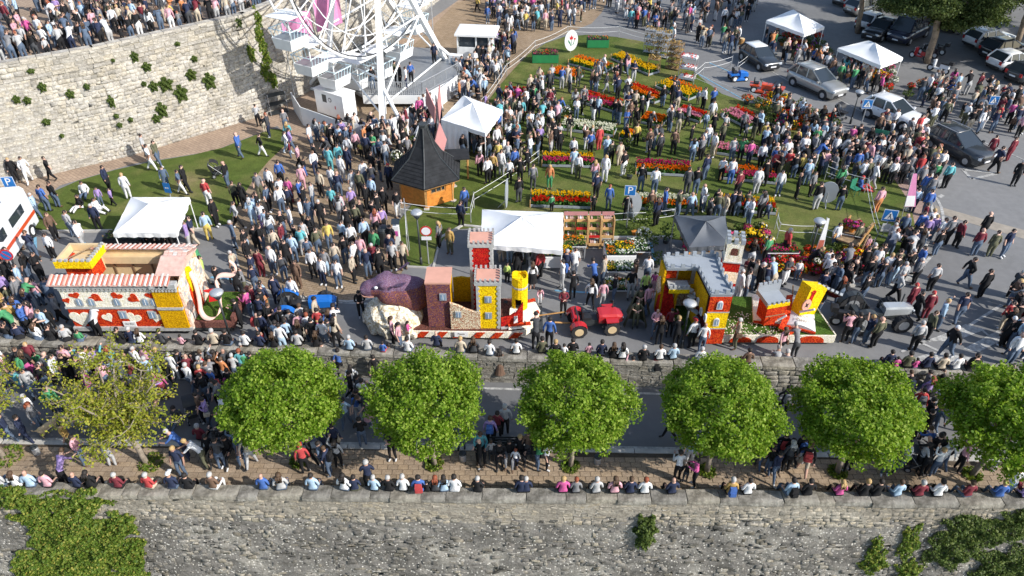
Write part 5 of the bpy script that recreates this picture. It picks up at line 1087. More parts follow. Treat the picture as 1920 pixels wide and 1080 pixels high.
plants(grid_spots([(1580,120),(1680,132),(1660,160),(1600,150)], 3, 6, ['f','p','r','','u','fr','']), 'under the gazebo nearest the van', (.3,.5), (.4,.7))
plants([(1640,150,'y'),(1655,152,'yo'),(1668,148,'w'),(1672,162,'w'),(1636,160,'o'),(1662,176,'r'),(1705,172,'r'),(1725,168,'o'),(1745,176,'rp'),(1758,168,'r'),(1700,185,''),(1735,186,'')], 'at the roadside below the right gazebo', (.3,.5), (.4,.8))
plants(grid_spots([(1445,70),(1530,72),(1560,110),(1470,100)], 3, 6, ['','r','p','','fo','','u']), 'under the farthest white gazebo', (.3,.5), (.4,.7))
plants([(1200,475,''),(1190,440,''),(1215,470,''),(1230,500,''),(1248,455,''),(1205,455,'w'),(1240,540,'')], 'between tray stalls and castle float', (.35,.55), (.7,1.2))
plants([(1070,215,''),(1180,335,''),(1175,280,''),(1062,222,'w'),(1208,265,''),(760,298,''),(745,310,'w'),(775,285,'')], 'standing loose on the lawn', (.3,.5), (.6,1.1))
plants([(1540,235,'rf'),(1555,228,'r'),(1565,240,''),(1532,245,'v')], 'in front of the white car', (.3,.45), (.3,.5))
potted(G(1210,438), .3, 2.0, '', 'young slender tree in a pot beside the parking sign', n=220, name='potted_tree')
# trays of seedlings on stepped tables
def tray(parent, p, w_, d_, m='fl_t', cols='wyog', rz=0):
    tr = MB().box((0,0,.03), (w_,d_,.06)).build('tray', M['black'], parent, p, rz); n = 46
    C = np.stack([RNG.uniform(-w_/2,w_/2,n), RNG.uniform(-d_/2,d_/2,n), RNG.uniform(.08,.14,n)], 1); V_, Q = leaves(C, .1, up=np.tile([0,0,1.],(n,1)), upw=.3); tag(link('seedlings', np_mesh('seedlings', V_, Q, M['stem']), tr), kind='stuff')
    C = np.stack([RNG.uniform(-w_/2,w_/2,26), RNG.uniform(-d_/2,d_/2,26), RNG.uniform(.12,.18,26)], 1); V_, Q = leaves(C, .085, up=np.tile([0,0,1.],(26,1)), upw=.7); tag(link('blossoms', np_mesh('blossoms', V_, Q, M['fl_'+random.choice(cols)]), tr), kind='stuff')
def tray_table(px, w_, d_, h_, label, nx, ny, cols='wyot', cloth=True, rz=0, step=0):
    t = E('plant_table', label, 'table', G(*px), rz, 'tables of seedling trays'); b = MB()
    for sx in (-1,1):
        for sy in (-1,1): MB().box((sx*(w_/2-.06),sy*(d_/2-.06),h_/2), (.05,.05,h_)).build('leg', M['galv'], t)
    MB().box((0,0,h_), (w_,d_,.04)).build('table_top', M['white'], t)
    if cloth: b = MB(); b.box((0,-d_/2-.01,h_*.6), (w_,.02,h_*.8)); b.box((-w_/2-.01,0,h_*.6), (.02,d_,h_*.8)); b.build('cloth', M['white_fab'], t)
    for i in range(nx):
        for j in range(ny): tray(t, (-w_/2+(i+.5)*w_/nx,-d_/2+(j+.5)*d_/ny,h_+.025+step*j), w_/nx-.04, d_/ny-.04, cols=cols)
    return t
tray_table((1160,490), 1.5, 1.2, .75, 'white clothed table of seedling trays, farthest of the three in a row', 3, 3, 'oywr')
tray_table((1160,521), 1.35, .8, .65, 'middle table of seedling trays in the row of three', 3, 2, 'wwyt', False); tray_table((1160,549), 1.4, .9, .45, 'low stand of dark seedling crates nearest the parade road', 3, 3, 'wtyo', False)
tray_table((1195,482), 1.1, 1.2, .7, 'wooden table of white flowering seedlings beside the young tree', 2, 3, 'wwt', False); tray_table((1075,478), 1.2, .9, .8, 'table of small succulents at the right end of the plant stall', 3, 2, 'toy', False)
tray_table((1032,497), 2.2, .9, .8, 'white clothed stall table of plants under the white gazebo', 4, 2, 'toy'); tray_table((935,478), 1.6, .8, .8, 'stall table of brown bulbs under the white gazebo', 4, 2, 'ttt', False); tray_table((1460,485), 1.6, .8, .6, 'low table of red and white flowers in the flower stall', 3, 2, 'rwf', False)
tray_table((1022,116), 2.1, 1.0, .7, 'green clothed table of red flowers at the upper left lawn corner', 3, 2, 'rpt', False); tray_table((1120,88), 1.8, .9, .7, 'green clothed table with pots near the tulip emblem', 3, 1, 'tpo', False)
tray_table((243,464), 2.0, .9, .75, 'black clothed table of baked goods under the left gazebo', 3, 1, 'ttt', False); tray_table((300,458), 1.6, .8, .75, 'black clothed table with boxes under the left gazebo', 3, 1, 'wtt', False)
M['greencloth'] = mat('green_cloth', '#1f7a44', .8, .1, 3); M['blackcloth'] = mat('black_cloth', (.02,.02,.02), .8, .1, 3)
for nm, c in (('green','greencloth'),('black','blackcloth')):
    for o in [q for q in COL.objects if q.get('category') == 'table' and q['label'].startswith(nm+' clothed')]:
        tp = [c_ for c_ in o.children if c_.name.startswith('table_top')][0]; tp.data.materials[0] = M[c]; w_ = max(v.co.x for v in tp.data.vertices); d_ = max(v.co.y for v in tp.data.vertices); z = max(v.co.z for v in tp.data.vertices)
        b = MB(); b.box((0,-d_-.01,z*.55), (2*w_,.02,z*.85)); b.box((-w_-.01,0,z*.55), (.02,2*d_,z*.85)); b.box((w_+.01,0,z*.55), (.02,2*d_,z*.85)); b.build('cloth', M[c], o)
# trolleys with dried and fresh plants
def trolley(px, w_, d_, h_, lv, label, cols, rz=0, fm='galv', boxm=None, name='plant_trolley'):
    t = E(name, label, 'rack', G(*px), rz, 'plant racks')
    for sx in (-1,1):
        for sy in (-1,1): MB().tube((sx*w_/2,sy*d_/2,0), (sx*w_/2,sy*d_/2,h_), .025, n=5).build('post', M[fm], t)
    for i in range(lv):
        z = .15+i*(h_-.3)/max(1,lv-1); MB().box((0,0,z), (w_,d_,.035)).build('shelf', M[fm], t)
        n = 60; C = np.stack([RNG.uniform(-w_/2,w_/2,n), RNG.uniform(-d_/2,d_/2,n), z+RNG.uniform(.05,.28,n)], 1); V_, Q = leaves(C, .14, up=np.tile([0,-.4,1.],(n,1)), upw=.3); tag(link('plants', np_mesh('plants', V_, Q, M['fl_'+cols[i % len(cols)]]), t), kind='stuff')
        if boxm: MB().box((0,0,z+.1), (w_-.06,d_-.04,.16)).build('crate', M[boxm], t)
    return t
trolley((1222,100), 1.3, .7, 2.1, 4, 'tall trolley of dried tan plants, left of the pair above the tulips', 't', -.5); trolley((1240,108), 1.2, .7, 2.2, 5, 'tall trolley of dried tan plants, right of the pair above the tulips', 't', -.5); trolley((1262,130), 1.1, .7, 2.2, 5, 'tall wooden trolley of dried plants with woven boxes', 't', -.5, 'oldwood'); trolley((1287,150), 1.2, .7, 1.9, 3, 'trolley with white boxes of red flowers', 'r', -.5, 'galv', 'white'); trolley((1225,130), .9, .6, 1.0, 2, 'short crate stand of straw flowers beside the yellow tulips', 't', -.4, 'oldwood')
def crate_rack(px, w_, label, red=0, n=4):
    t = E('wooden_crate_rack', label, 'rack', G(*px), 0, 'wooden racks of bulbs'); h_ = 1.75
    for sx in (-1,1): MB().box((sx*w_/2,.0,h_/2), (.05,.5,h_)).build('side_frame', M['pallet'], t)
    for i in range(n):
        z = .25+i*.42; y = .12*i-.15; MB().box((0,y,z), (w_-.06,.42,.03)).build('shelf', M['pallet'], t); MB().box((0,y-.2,z+.07), (w_-.06,.03,.14)).build('front_slat', M['redcloth' if (i+red) % 3 == 0 and red else 'pallet'], t)
        for k in range(4): MB().box((-w_/2+.1+(k+.5)*(w_-.2)/4,y+.02,z+.09), ((w_-.2)/4-.03,.3,.13)).build('packet_box', M[random.choice(['paper','oldwood','f_green','tile_pink'])], t)
    MB().box((0,.22,h_+.12), (w_,.03,.22)).build('header_board', M['rosewood'], t); return t
for i, x in enumerate((1066,1088,1112,1136)): crate_rack((x,461), .62, ['leftmost','second','third','rightmost'][i]+' wooden rack of bulb boxes beside the white plant stall gazebo', i % 3)
# ================================================================ signs, lamps, posts
M['signblue'] = mat('sign_blue', (.02,.16,.45), .4, .05, 3); M['signred'] = mat('sign_red', (.55,.03,.03), .4, .05, 3); M['signwhite'] = mat('sign_white', (.8,.8,.8), .4, .03, 3); M['signback'] = mat('sign_back', (.42,.43,.44), .5, .1, 3); M['signgreen'] = mat('sign_green', (.03,.2,.12), .4, .05, 3)
def circ(r, n=24): return [(r*math.cos(2*math.pi*i/n), r*math.sin(2*math.pi*i/n)) for i in range(n)]
def road_sign(base, head, typ, label, rz=0, sz=.6, plates=()):
    p = G(*base); hz = VY(*head, p.y).z; t = E('road_sign', label, 'sign', p, rz); MB().tube((0,.04,0), (0,.04,hz+sz*.45), .032, n=7).build('pole', M['galv'], t); fr = Vector((0,-.02,hz))
    def sl(poly, m, k=0, nm='symbol', parent=None): return MB().slab(poly, fr+Vector((0,-.006*k,0)), UX, UZ, .005).build(nm, M[m], parent or t)
    if typ in ('P','ped'):
        pl = MB().slab(rect(-sz/2,sz/2,-sz/2,sz/2), fr+Vector((0,.02,0)), UX, UZ, .02).build('plate', M['signblue'], t); sl(rect(-sz*.5,sz*.5,-sz*.5,sz*.5), 'signwhite', .2, 'border', pl); sl(rect(-sz*.46,sz*.46,-sz*.46,sz*.46), 'signblue', 1, 'field', pl)
        if typ == 'P': text(pl, 'P', fr+Vector((0,-.016,0)), sz*1.0, M['signwhite'], (math.pi/2,0,0), 'letter')
        else:
            sl([(-sz*.36,-sz*.32),(sz*.36,-sz*.32),(0,sz*.36)], 'signwhite', 2, 'triangle', pl); b = MB(); o = fr+Vector((0,-.02,0)); b.slab(circ(sz*.05,10), o+UZ*sz*.12, UX, UZ, .004); b.slab([(-.04*sz,-.02*sz),(.05*sz,-.02*sz),(.03*sz,.08*sz),(-.03*sz,.08*sz)], o, UX, UZ, .004); b.slab([(-.03*sz,0),(.01*sz,0),(-.08*sz,-.24*sz),(-.13*sz,-.24*sz)], o-UZ*.0, UX, UZ, .004); b.slab([(0,0),(.04*sz,0),(.14*sz,-.24*sz),(.09*sz,-.24*sz)], o, UX, UZ, .004); b.build('walking_figure', M['ink'], pl)
    elif typ == 'noentry':
        pl = MB().slab(circ(sz/2), fr+Vector((0,.02,0)), UX, UZ, .02).build('plate', M['signred'], t); sl(circ(sz*.38), 'signwhite', 1, 'field', pl)
    elif typ == 'nopark':
        pl = MB().slab(circ(sz/2), fr+Vector((0,.02,0)), UX, UZ, .02).build('plate', M['signred'], t); sl(circ(sz*.39), 'signblue', 1, 'field', pl); sl([(-sz*.33,sz*.26),(-sz*.26,sz*.33),(sz*.33,-sz*.26),(sz*.26,-sz*.33)], 'signred', 2, 'bar', pl)
    elif typ == 'arrow': MB().slab(rect(-sz*.7,sz*.7,-sz*.22,sz*.22), fr, UX, UZ, .02).build('plate', M['signgreen'], t)
    elif typ == 'blue': MB().slab(rect(-sz*.3,sz*.3,-sz*.45,sz*.45), fr, UX, UZ, .02).build('plate', M['signblue'], t); text(t, 'BUS', fr+Vector((0,-.024,0)), sz*.2, M['signwhite'], (math.pi/2,0,0), 'letter')
    for dz, w_, h_ in plates: MB().slab(rect(-w_/2,w_/2,-h_/2,h_/2), Vector((0,-.02,hz+dz)), UX, UZ, .015).build('text_plate', M['signwhite'], t)
    return t
s_ = road_sign((52,417), (29,341), 'P', 'blue parking sign with white plate beneath at the left lawn', .1, .62, ((-.5,.56,.26),(-.72,.4,.12))); MB().slab(circ(.09,14), (-.12,-.04,VY(29,341,G(52,417).y).z-.5), UX, UZ, .005).build('symbol', M['signblue'], s_)
road_sign((46,545), (34,478), 'nopark', 'round no parking sign in front of the ambulance', .05, .62); road_sign((804,497), (796,433), 'noentry', 'round white sign with red ring on the lawn tip by the kiosk', 0, .58, ((-.42,.5,.2),))
road_sign((1174,427), (1179,357), 'P', 'blue parking sign among the tulip beds', -.1, .6); road_sign((1653,447), (1665,404), 'ped', 'blue pedestrian crossing sign at the lower right lawn corner', -.25, .7, ((-.75,.4,.5),)); road_sign((1606,262), (1620,195), 'ped', 'blue pedestrian crossing sign beside the white car', -.1, .62); road_sign((1848,226), (1866,188), 'ped', 'blue pedestrian crossing sign at the far right crossing', -.1, .62); road_sign((1912,205), (1921,172), 'ped', 'blue pedestrian crossing sign cut by the right edge', -.1, .62)
road_sign((1639,292), (1650,247), 'arrow', 'small dark green direction sign at the kerb below the white car', -.5, .6); road_sign((320,372), (314,352), 'blue', 'small blue notice plate on the left lawn', -.2, .7)
def lamp(base, head, label, rz=0):
    p = G(*base); hz = VY(*head, p.y).z; t = E('street_lamp', label, 'lamp post', p, rz, 'street lamps'); b = MB(); b.tube((0,0,0), (0,0,.5), .08, .065, 10); b.tube((0,0,.5), (0,0,hz-.42), .05, .04, 10); b.build('pole', M['dark'], t, smooth=True)
    b = MB(); 
    for a in (0,2.1,4.2): b.tube((0,0,hz-.45), (.2*math.cos(a),.2*math.sin(a),hz-.05), .014, n=5)
    b.build('bracket', M['dark'], t); MB().lathe([(.05,-.05),(.28,.0),(.3,.06),(.22,.14),(.08,.18)], 14, (0,0,hz-.06)).build('lamp_head', M['galv'], t, smooth=True); MB().lathe([(.1,-.3),(.22,-.06),(.05,-.05)], 12, (0,0,hz-.05)).build('lamp_glass', M['glass'], t, smooth=True); return t
lamp((790,497), (781,398), 'dark street lamp on the lawn tip left of the red ring sign'); lamp((1278,652), (1290,568), 'dark street lamp in front of the castle float'); lamp((436,646), (402,548), 'dark street lamp at the right end of the heart float'); lamp((1594,232), (1607,172), 'dark street lamp at the kerb left of the white car'); lamp((1514,492), (1534,414), 'dark street lamp in the lower flower stall')
def disc_sign(base, head, w_, h_, label, rz, face=None):
    p = G(*base, .05); hz = max(.75, VY(*head, p.y).z); t = E('disc_sign', label, 'sign', p, rz); MB().slab([(w_/2*math.cos(2*math.pi*i/28), h_/2*math.sin(2*math.pi*i/28)) for i in range(28)], (0,.02,hz), UX, UZ, .04).build('disc', M['signwhite' if face else 'lightgrey'], t); MB().tube((0,.08,0), (0,.08,hz), .03).build('strut', M['galv'], t)
    MB().tube((0,.08,hz*.5), (0,.5,.02), .025).build('strut', M['galv'], t)
    if face:
        o = Vector((0,-.022,hz)); k = h_*.5; em = link('tulip_emblem', None, t)
        MB().slab([(-.14*k,0),(.14*k,0),(.2*k,.34*k),(.1*k,.2*k),(0,.42*k),(-.1*k,.2*k),(-.2*k,.34*k)], o+UZ*.1*k, UX, UZ, .006).build('red_bloom', M['signred'], em); MB().slab([(-.06*k,0),(.06*k,0),(.1*k,.2*k),(0,.15*k),(-.1*k,.2*k)], o+Vector((.34*k,0,.05*k)), UX, UZ, .006).build('small_bloom', M['signred'], em)
        MB().slab([(-.02*k,.1*k),(.03*k,.1*k),(.03*k,-.5*k),(-.02*k,-.5*k)], o, UX, UZ, .005).build('stem', M['signgreen'], em); MB().slab([(0,-.55*k),(-.3*k,-.1*k),(-.32*k,.1*k),(-.12*k,-.15*k)], o, UX, UZ, .007).build('leaf', M['greencloth'], em); MB().slab([(0.03*k,-.5*k),(.2*k,-.3*k),(.3*k,.05*k),(.34*k,.05*k),(.26*k,-.35*k)], o, UX, UZ, .006).build('leaf', M['greencloth'], em)
    return t
disc_sign((1070,99), (1070,77), 1.15, 1.75, 'white oval sign with red tulip emblem', .25, True); disc_sign((1184,408), (1185,386), 1.0, 1.6, 'pale grey back of an oval sign behind the parking sign', 3.3); disc_sign((1546,384), (1548,362), 1.1, 1.35, 'pale grey back of a round sign on the right lawn', 2.9); disc_sign((950,391), (951,364), 1.2, 1.75, 'oval sign seen edge on beside the white gazebo', 1.45); disc_sign((1536,282), (1538,264), .7, 1.3, 'narrow white oval sign on the right lawn', .8)
# tape fences
def tape_fence(pts, label, hs=(.95,.55), z=.05, post='galv'):
    q = [G(x,y,z) for x,y in pts]; t = E('tape_fence', label, 'fence', q[0]); o = q[0].copy()
    for p in q: MB().tube(p-o, p-o+UZ*1.05, .025, n=6).build('post', M[post], t)
    for h in hs:
        b = MB()
        for a, c in zip(q, q[1:]):
            pp = [a.lerp(c, i/8)-o+UZ*(h-.12*math.sin(math.pi*i/8)*min(1,(c-a).length/4)) for i in range(9)]; b.path(pp, .015, 4)
        b.build('tape', M['rope'], t)
    return t
tape_fence([(900,215),(950,143),(1003,98),(1064,70),(1160,70),(1250,92)], 'white tape fence along the upper left lawn edge'); tape_fence([(1300,155),(1318,140),(1370,128)], 'white tape fence beside the box trolley'); tape_fence([(1300,158),(1400,195),(1480,225),(1530,250)], 'white tape fence along the nursery patch'); tape_fence([(752,407),(883,417),(889,390),(1010,308)], 'white tape fence beside the kiosk'); tape_fence([(1062,427),(1175,427),(1262,420)], 'white tape fence behind the wooden racks'); tape_fence([(1452,430),(1456,448),(1520,452),(1630,478)], 'white tape fence behind the flower stall'); tape_fence([(1545,338),(1620,362),(1640,455),(1690,470)], 'white tape fence around the wooden cart')
tape_fence([(760,402),(765,472)], 'short tape run left of the dark street lamp'); tape_fence([(1380,140),(1415,108),(1418,122)], 'white tape fence in front of the white roofed dark car', (.9,.6), 0)
def feather_flag(base, top, label, m1, m2, w_=.55, rz=0):
    p = G(*base); q = VY(*top, p.y); t = E('feather_flag', label, 'flag', p, rz); d = q-p; MB().tube((0,0,0), d, .025).build('pole', M['galv'], t); b = MB(); s_ = Vector((w_,0,0)); b.add([d*.25, d*.25+s_*.7, d*.98+s_*.25, d*.98, d*.25+Vector((0,.02,0)), d*.25+s_*.7+Vector((0,.02,0)), d*.98+s_*.25+Vector((0,.02,0)), d*.98+Vector((0,.02,0))], [(0,1,2,3),(7,6,5,4),(0,3,7,4),(1,5,6,2)]); b.build('cloth', M[m1], t); b = MB(); b.add([d*.26+Vector((.02,-.01,0)), d*.26+s_*.6+Vector((0,-.01,0)), d*.5+s_*.5+Vector((0,-.01,0)), d*.5+Vector((.02,-.01,0))], [(0,1,2,3)]); b.build('print', M[m2], t)
feather_flag((1522,490), (1551,408), 'white and orange feather flag leaning in the flower stall', 'white_fab', 'tile_red'); feather_flag((1690,408), (1712,324), 'tall pink and white banner at the right lawn edge', 'pinkcloth', 'white_fab', .9); feather_flag((1432,122), (1440,94), 'green and yellow feather flag in front of the white roofed dark car', 'signgreen', 'f_yel', .4); feather_flag((768,470), (757,372), 'bare silver flag pole left of the dark street lamp', 'galv', 'galv', .02)
t = E('parking_meter', 'white parking meter with solar panel and pink letters', 'parking meter', G(747,468)); MB().box((0,0,.75), (.34,.3,1.5), 0, 0, (.9,.9)).build('body', M['white'], t); b = MB().box((0,0,0), (.42,.34,.04)); o = b.build('solar_panel', M['glass'], t, (0,.02,1.72)); o.rotation_euler = (.5,0,0); MB().tube((0,0,1.48), (0,.02,1.72), .03).build('neck', M['galv'], t); MB().slab(rect(-.1,.1,.95,1.25), (0,-.155,0), UX, UZ, .01).build('print', M['magcloth'], t)
t = E('litter_bin', 'dark green litter bin beside the parking meter', 'bin', G(723,460)); MB().lathe([(.26,0),(.32,.1),(.34,.95),(.3,1.05)], 12).build('body', M['dark'], t); MB().lathe([(.34,1.05),(.2,1.2),(.05,1.22)], 12).build('lid', M['dark'], t)
# wooden cart with flowers
t = E('wooden_cart', 'old wooden hay cart with flowers on the right lawn', 'cart', G(1592,462), .9); MB().box((0,0,.75), (2.0,1.1,.08)).build('bed', M['oldwood'], t)
for s in (-1,1):
    MB().box((0,s*.62,1.0), (2.6,.06,.14)).build('side_rail', M['wood'], t)
    for i in range(6): MB().box((-.9+i*.36,s*.6,.88), (.05,.04,.32)).build('slat', M['wood'], t)
    w_ = link('wheel', None, t, (-.2,s*.75,.55)); MB().path([(.52*math.cos(a/16*6.283),0,.52*math.sin(a/16*6.283)) for a in range(16)], .05, 5, closed=True).build('rim', M['oldwood'], w_); b = MB(); [b.tube((0,0,0),(.5*math.cos(a/8*6.283),0,.5*math.sin(a/8*6.283)),.025,n=4) for a in range(8)]; b.build('spokes', M['oldwood'], w_)
    MB().tube((.9,s*.4,.75), (2.5,s*.35,.35), .05).build('shaft', M['oldwood'], t)
plants([(1578,452,'f'),(1588,458,'fu'),(1598,455,'p')], 'on the wooden cart', (.25,.35), (.3,.4))
for q in [o for o in COL.objects if o.get('label','').find('on the wooden cart') >= 0]: q.location.z = .8
t = E('plastic_chair', 'dark green plastic chair on the right lawn', 'chair', G(1600,365,.05), .5); MB().box((0,0,.42), (.45,.45,.04)).build('seat', M['signgreen'], t); MB().box((0,.22,.7), (.45,.05,.5)).build('backrest', M['signgreen'], t); [MB().tube((sx*.2,sy*.2,0),(sx*.2,sy*.2,.42),.02,n=5).build('leg', M['signgreen'], t) for sx in (-1,1) for sy in (-1,1)]
# barrels (drums) at the top, bollard lights of the sidewalk, benches
for i, (x, y) in enumerate(((1322,64),(1333,67),(1367,78),(1377,80),(1390,83),(1316,60))): t = E('drum', 'wooden drum on the road at the top, %s from the left' % ORD[[1,2,3,4,5,0][i]], 'drum', G(x,y), 0, 'drums of the costumed players'); MB().lathe([(.2,0),(.24,.1),(.24,.4),(.2,.5)], 12).build('shell', M['wood'], t); MB().lathe([(.21,.5),(.2,.52)], 12).build('skin', M['ply'], t)
for i, (x, y) in enumerate(((70,850),(868,862),(1120,868),(1612,873),(1858,880))): t = E('bollard_light', 'low round bollard light on the sidewalk, %s from the left' % ORD[i], 'bollard', G(x,y,SIDE), 0, 'bollard lights of the sidewalk'); MB().lathe([(.13,0),(.13,.3),(.1,.36)], 12).build('body', M['galv'], t); MB().lathe([(.15,.36),(.12,.42),(.02,.44)], 12).build('cap', M['dark'], t)
def bench(px, label, w_=1.7, rz=0):
    p = G(*px, SIDE); t = E('bench', label, 'bench', p, rz, 'sidewalk benches')
    for i in range(4): MB().box((0,-.18+i*.12,.44), (w_,.09,.03)).build('seat_slat', M['dark'], t)
    for i in range(3): MB().box((0,.27+.03*i,.56+i*.12), (w_,.025,.09)).build('back_slat', M['dark'], t)
    for s in (-1,1): MB().box((s*w_*.42,.05,.22), (.05,.42,.42)).build('leg', M['dark'], t); MB().box((s*w_*.42,.3,.65), (.05,.05,.45)).build('back_post', M['dark'], t)
    return t
bench((440,846), 'dark slatted bench by the leftmost dense linden'); bench((965,858), 'dark slatted bench between the two middle lindens', 2.0); bench((1448,866), 'dark slatted bench right of the castle float linden')
def stroller(px, z, label, rz, m='black'):
    t = E('stroller', label, 'stroller', G(*px, z), rz, 'strollers')
    for x, y, r in ((-.22,-.3,.09),(.22,-.3,.09),(-.26,.3,.13),(.26,.3,.13)): quick_wheel(t, (x,y,r), r, .05, (1,0,0), 'galv')
    b = MB(); [b.tube((s*.24,-.3,.1),(s*.24,.45,.95),.015,n=5) for s in (-1,1)]; [b.tube((s*.24,.3,.13),(s*.24,-.1,.6),.015,n=5) for s in (-1,1)]; b.tube((-.24,.45,.95),(.24,.45,.95),.02,n=5); b.build('frame', M['grey_steel'], t); MB().box((0,-.05,.5), (.42,.6,.1)).build('seat', M[m], t); o = MB().box((0,.22,.72), (.42,.08,.5)).build('backrest', M[m], t); o.rotation_euler = (-.3,0,0)
    b = MB(); n = 7
    for i in range(n): a = math.pi*(.05+.5*i/(n-1)); b.v += [(-.24,.2-.4*math.cos(a)+.1,.75+.34*math.sin(a)),(.24,.2-.4*math.cos(a)+.1,.75+.34*math.sin(a))]
    b.f = [[2*i,2*i+1,2*i+3,2*i+2] for i in range(n-1)]; b.m = [0]*(n-1); b.build('hood', M[m], t, smooth=True); MB().box((0,.05,.28), (.38,.4,.18)).build('basket', M['dark'], t); return t
stroller((1668,872), SIDE, 'stroller with pale lining on the sidewalk by the right linden', 2.3); stroller((1715,880), SIDE, 'black stroller with raised hood behind the bald sitter', 1.2); stroller((412,330), .05, 'black stroller on the left lawn by the man in black', 1.9); stroller((1575,222), 0, 'stroller beside the woman in white near the white car', .6); stroller((910,100), 0, 'dark stroller beside the ticket booth', 1.0); stroller((365,785), LOW, 'stroller with grey wheel beneath the budding tree', .4)
t = E('dog', 'light tan dog standing on the lower street near the kerb', 'dog', G(95,812,LOW), 2.55)
b = MB(); b.ell((0,0,.42), (.14,.34,.15)); b.ell((0,-.22,.42), (.15,.17,.18)); b.ell((0,.26,.43), (.12,.14,.14)); b.tube((0,-.3,.46), (0,-.48,.62), .1, .08); b.ell((0,-.52,.66), (.085,.13,.09)); b.ell((0,-.66,.63), (.05,.09,.05))
for sx in (-1,1): b.tube((sx*.09,-.25,.36), (sx*.09,-.24,.16), .055, .035); b.tube((sx*.09,-.24,.17), (sx*.09,-.27,.02), .034, .035); b.tube((sx*.09,.28,.4), (sx*.1,.2,.24), .075, .05); b.tube((sx*.1,.2,.24), (sx*.1,.33,.15), .045, .035); b.tube((sx*.1,.33,.15), (sx*.1,.3,.02), .034, .035); b.ell((sx*.07,-.47,.74), (.025,.05,.06))
b.path([(0,.38,.48),(0,.5,.58),(0,.56,.7)], [.035,.03,.02], 6); o = fuse(b, .028, 'body', mat('dog_fur', '#c9b08a', .9, .25, 6, .4, 40), t, sm_it=3); MB().ell((0,-.74,.64), (.025,.02,.02), 6, 5).build('nose', M['black'], t)
# ================================================================ vehicles
def paint(name, c, rough=.28, metal=.0): m = mat(name, c, rough, .03, 2, metal=metal, coat=.6); return m
CARP = {'white':paint('white_car_paint', (.74,.75,.76)), 'silver':paint('silver_car_paint', (.42,.42,.40), .3, .5), 'dark':paint('dark_grey_car_paint', (.035,.04,.045)), 'black':paint('black_car_paint', (.015,.016,.02)), 'navy':paint('dark_navy_car_paint', (.02,.025,.05)), 'red':paint('red_machine_paint', (.5,.02,.025), .4), 'grey':paint('silver_grey_machine_paint', (.45,.47,.48), .35, .3), 'blue':paint('blue_machine_paint', (.01,.14,.5), .4), 'orange':paint('orange_machine_paint', (.6,.07,.02), .4)}
M['tail'] = mat('tail_light', (.4,.02,.02), .3, .05, 3); M['head'] = mat('head_lamp', (.75,.78,.8), .15, .05, 3); M['plate'] = M['signwhite']
def loft(st, mats, name, parent, m=0, smooth=True):
    b = MB(); k = len(st[0])
    for s in st: b.v += [tuple(p) for p in s]
    for i in range(len(st)-1): b.f += [[i*k+j, i*k+(j+1)%k, (i+1)*k+(j+1)%k, (i+1)*k+j] for j in range(k)]
    b.f += [list(range(k-1,-1,-1)), list(range((len(st)-1)*k, len(st)*k))]; b.m = [0]*len(b.f); return b.build(name, mats, parent, smooth=smooth)
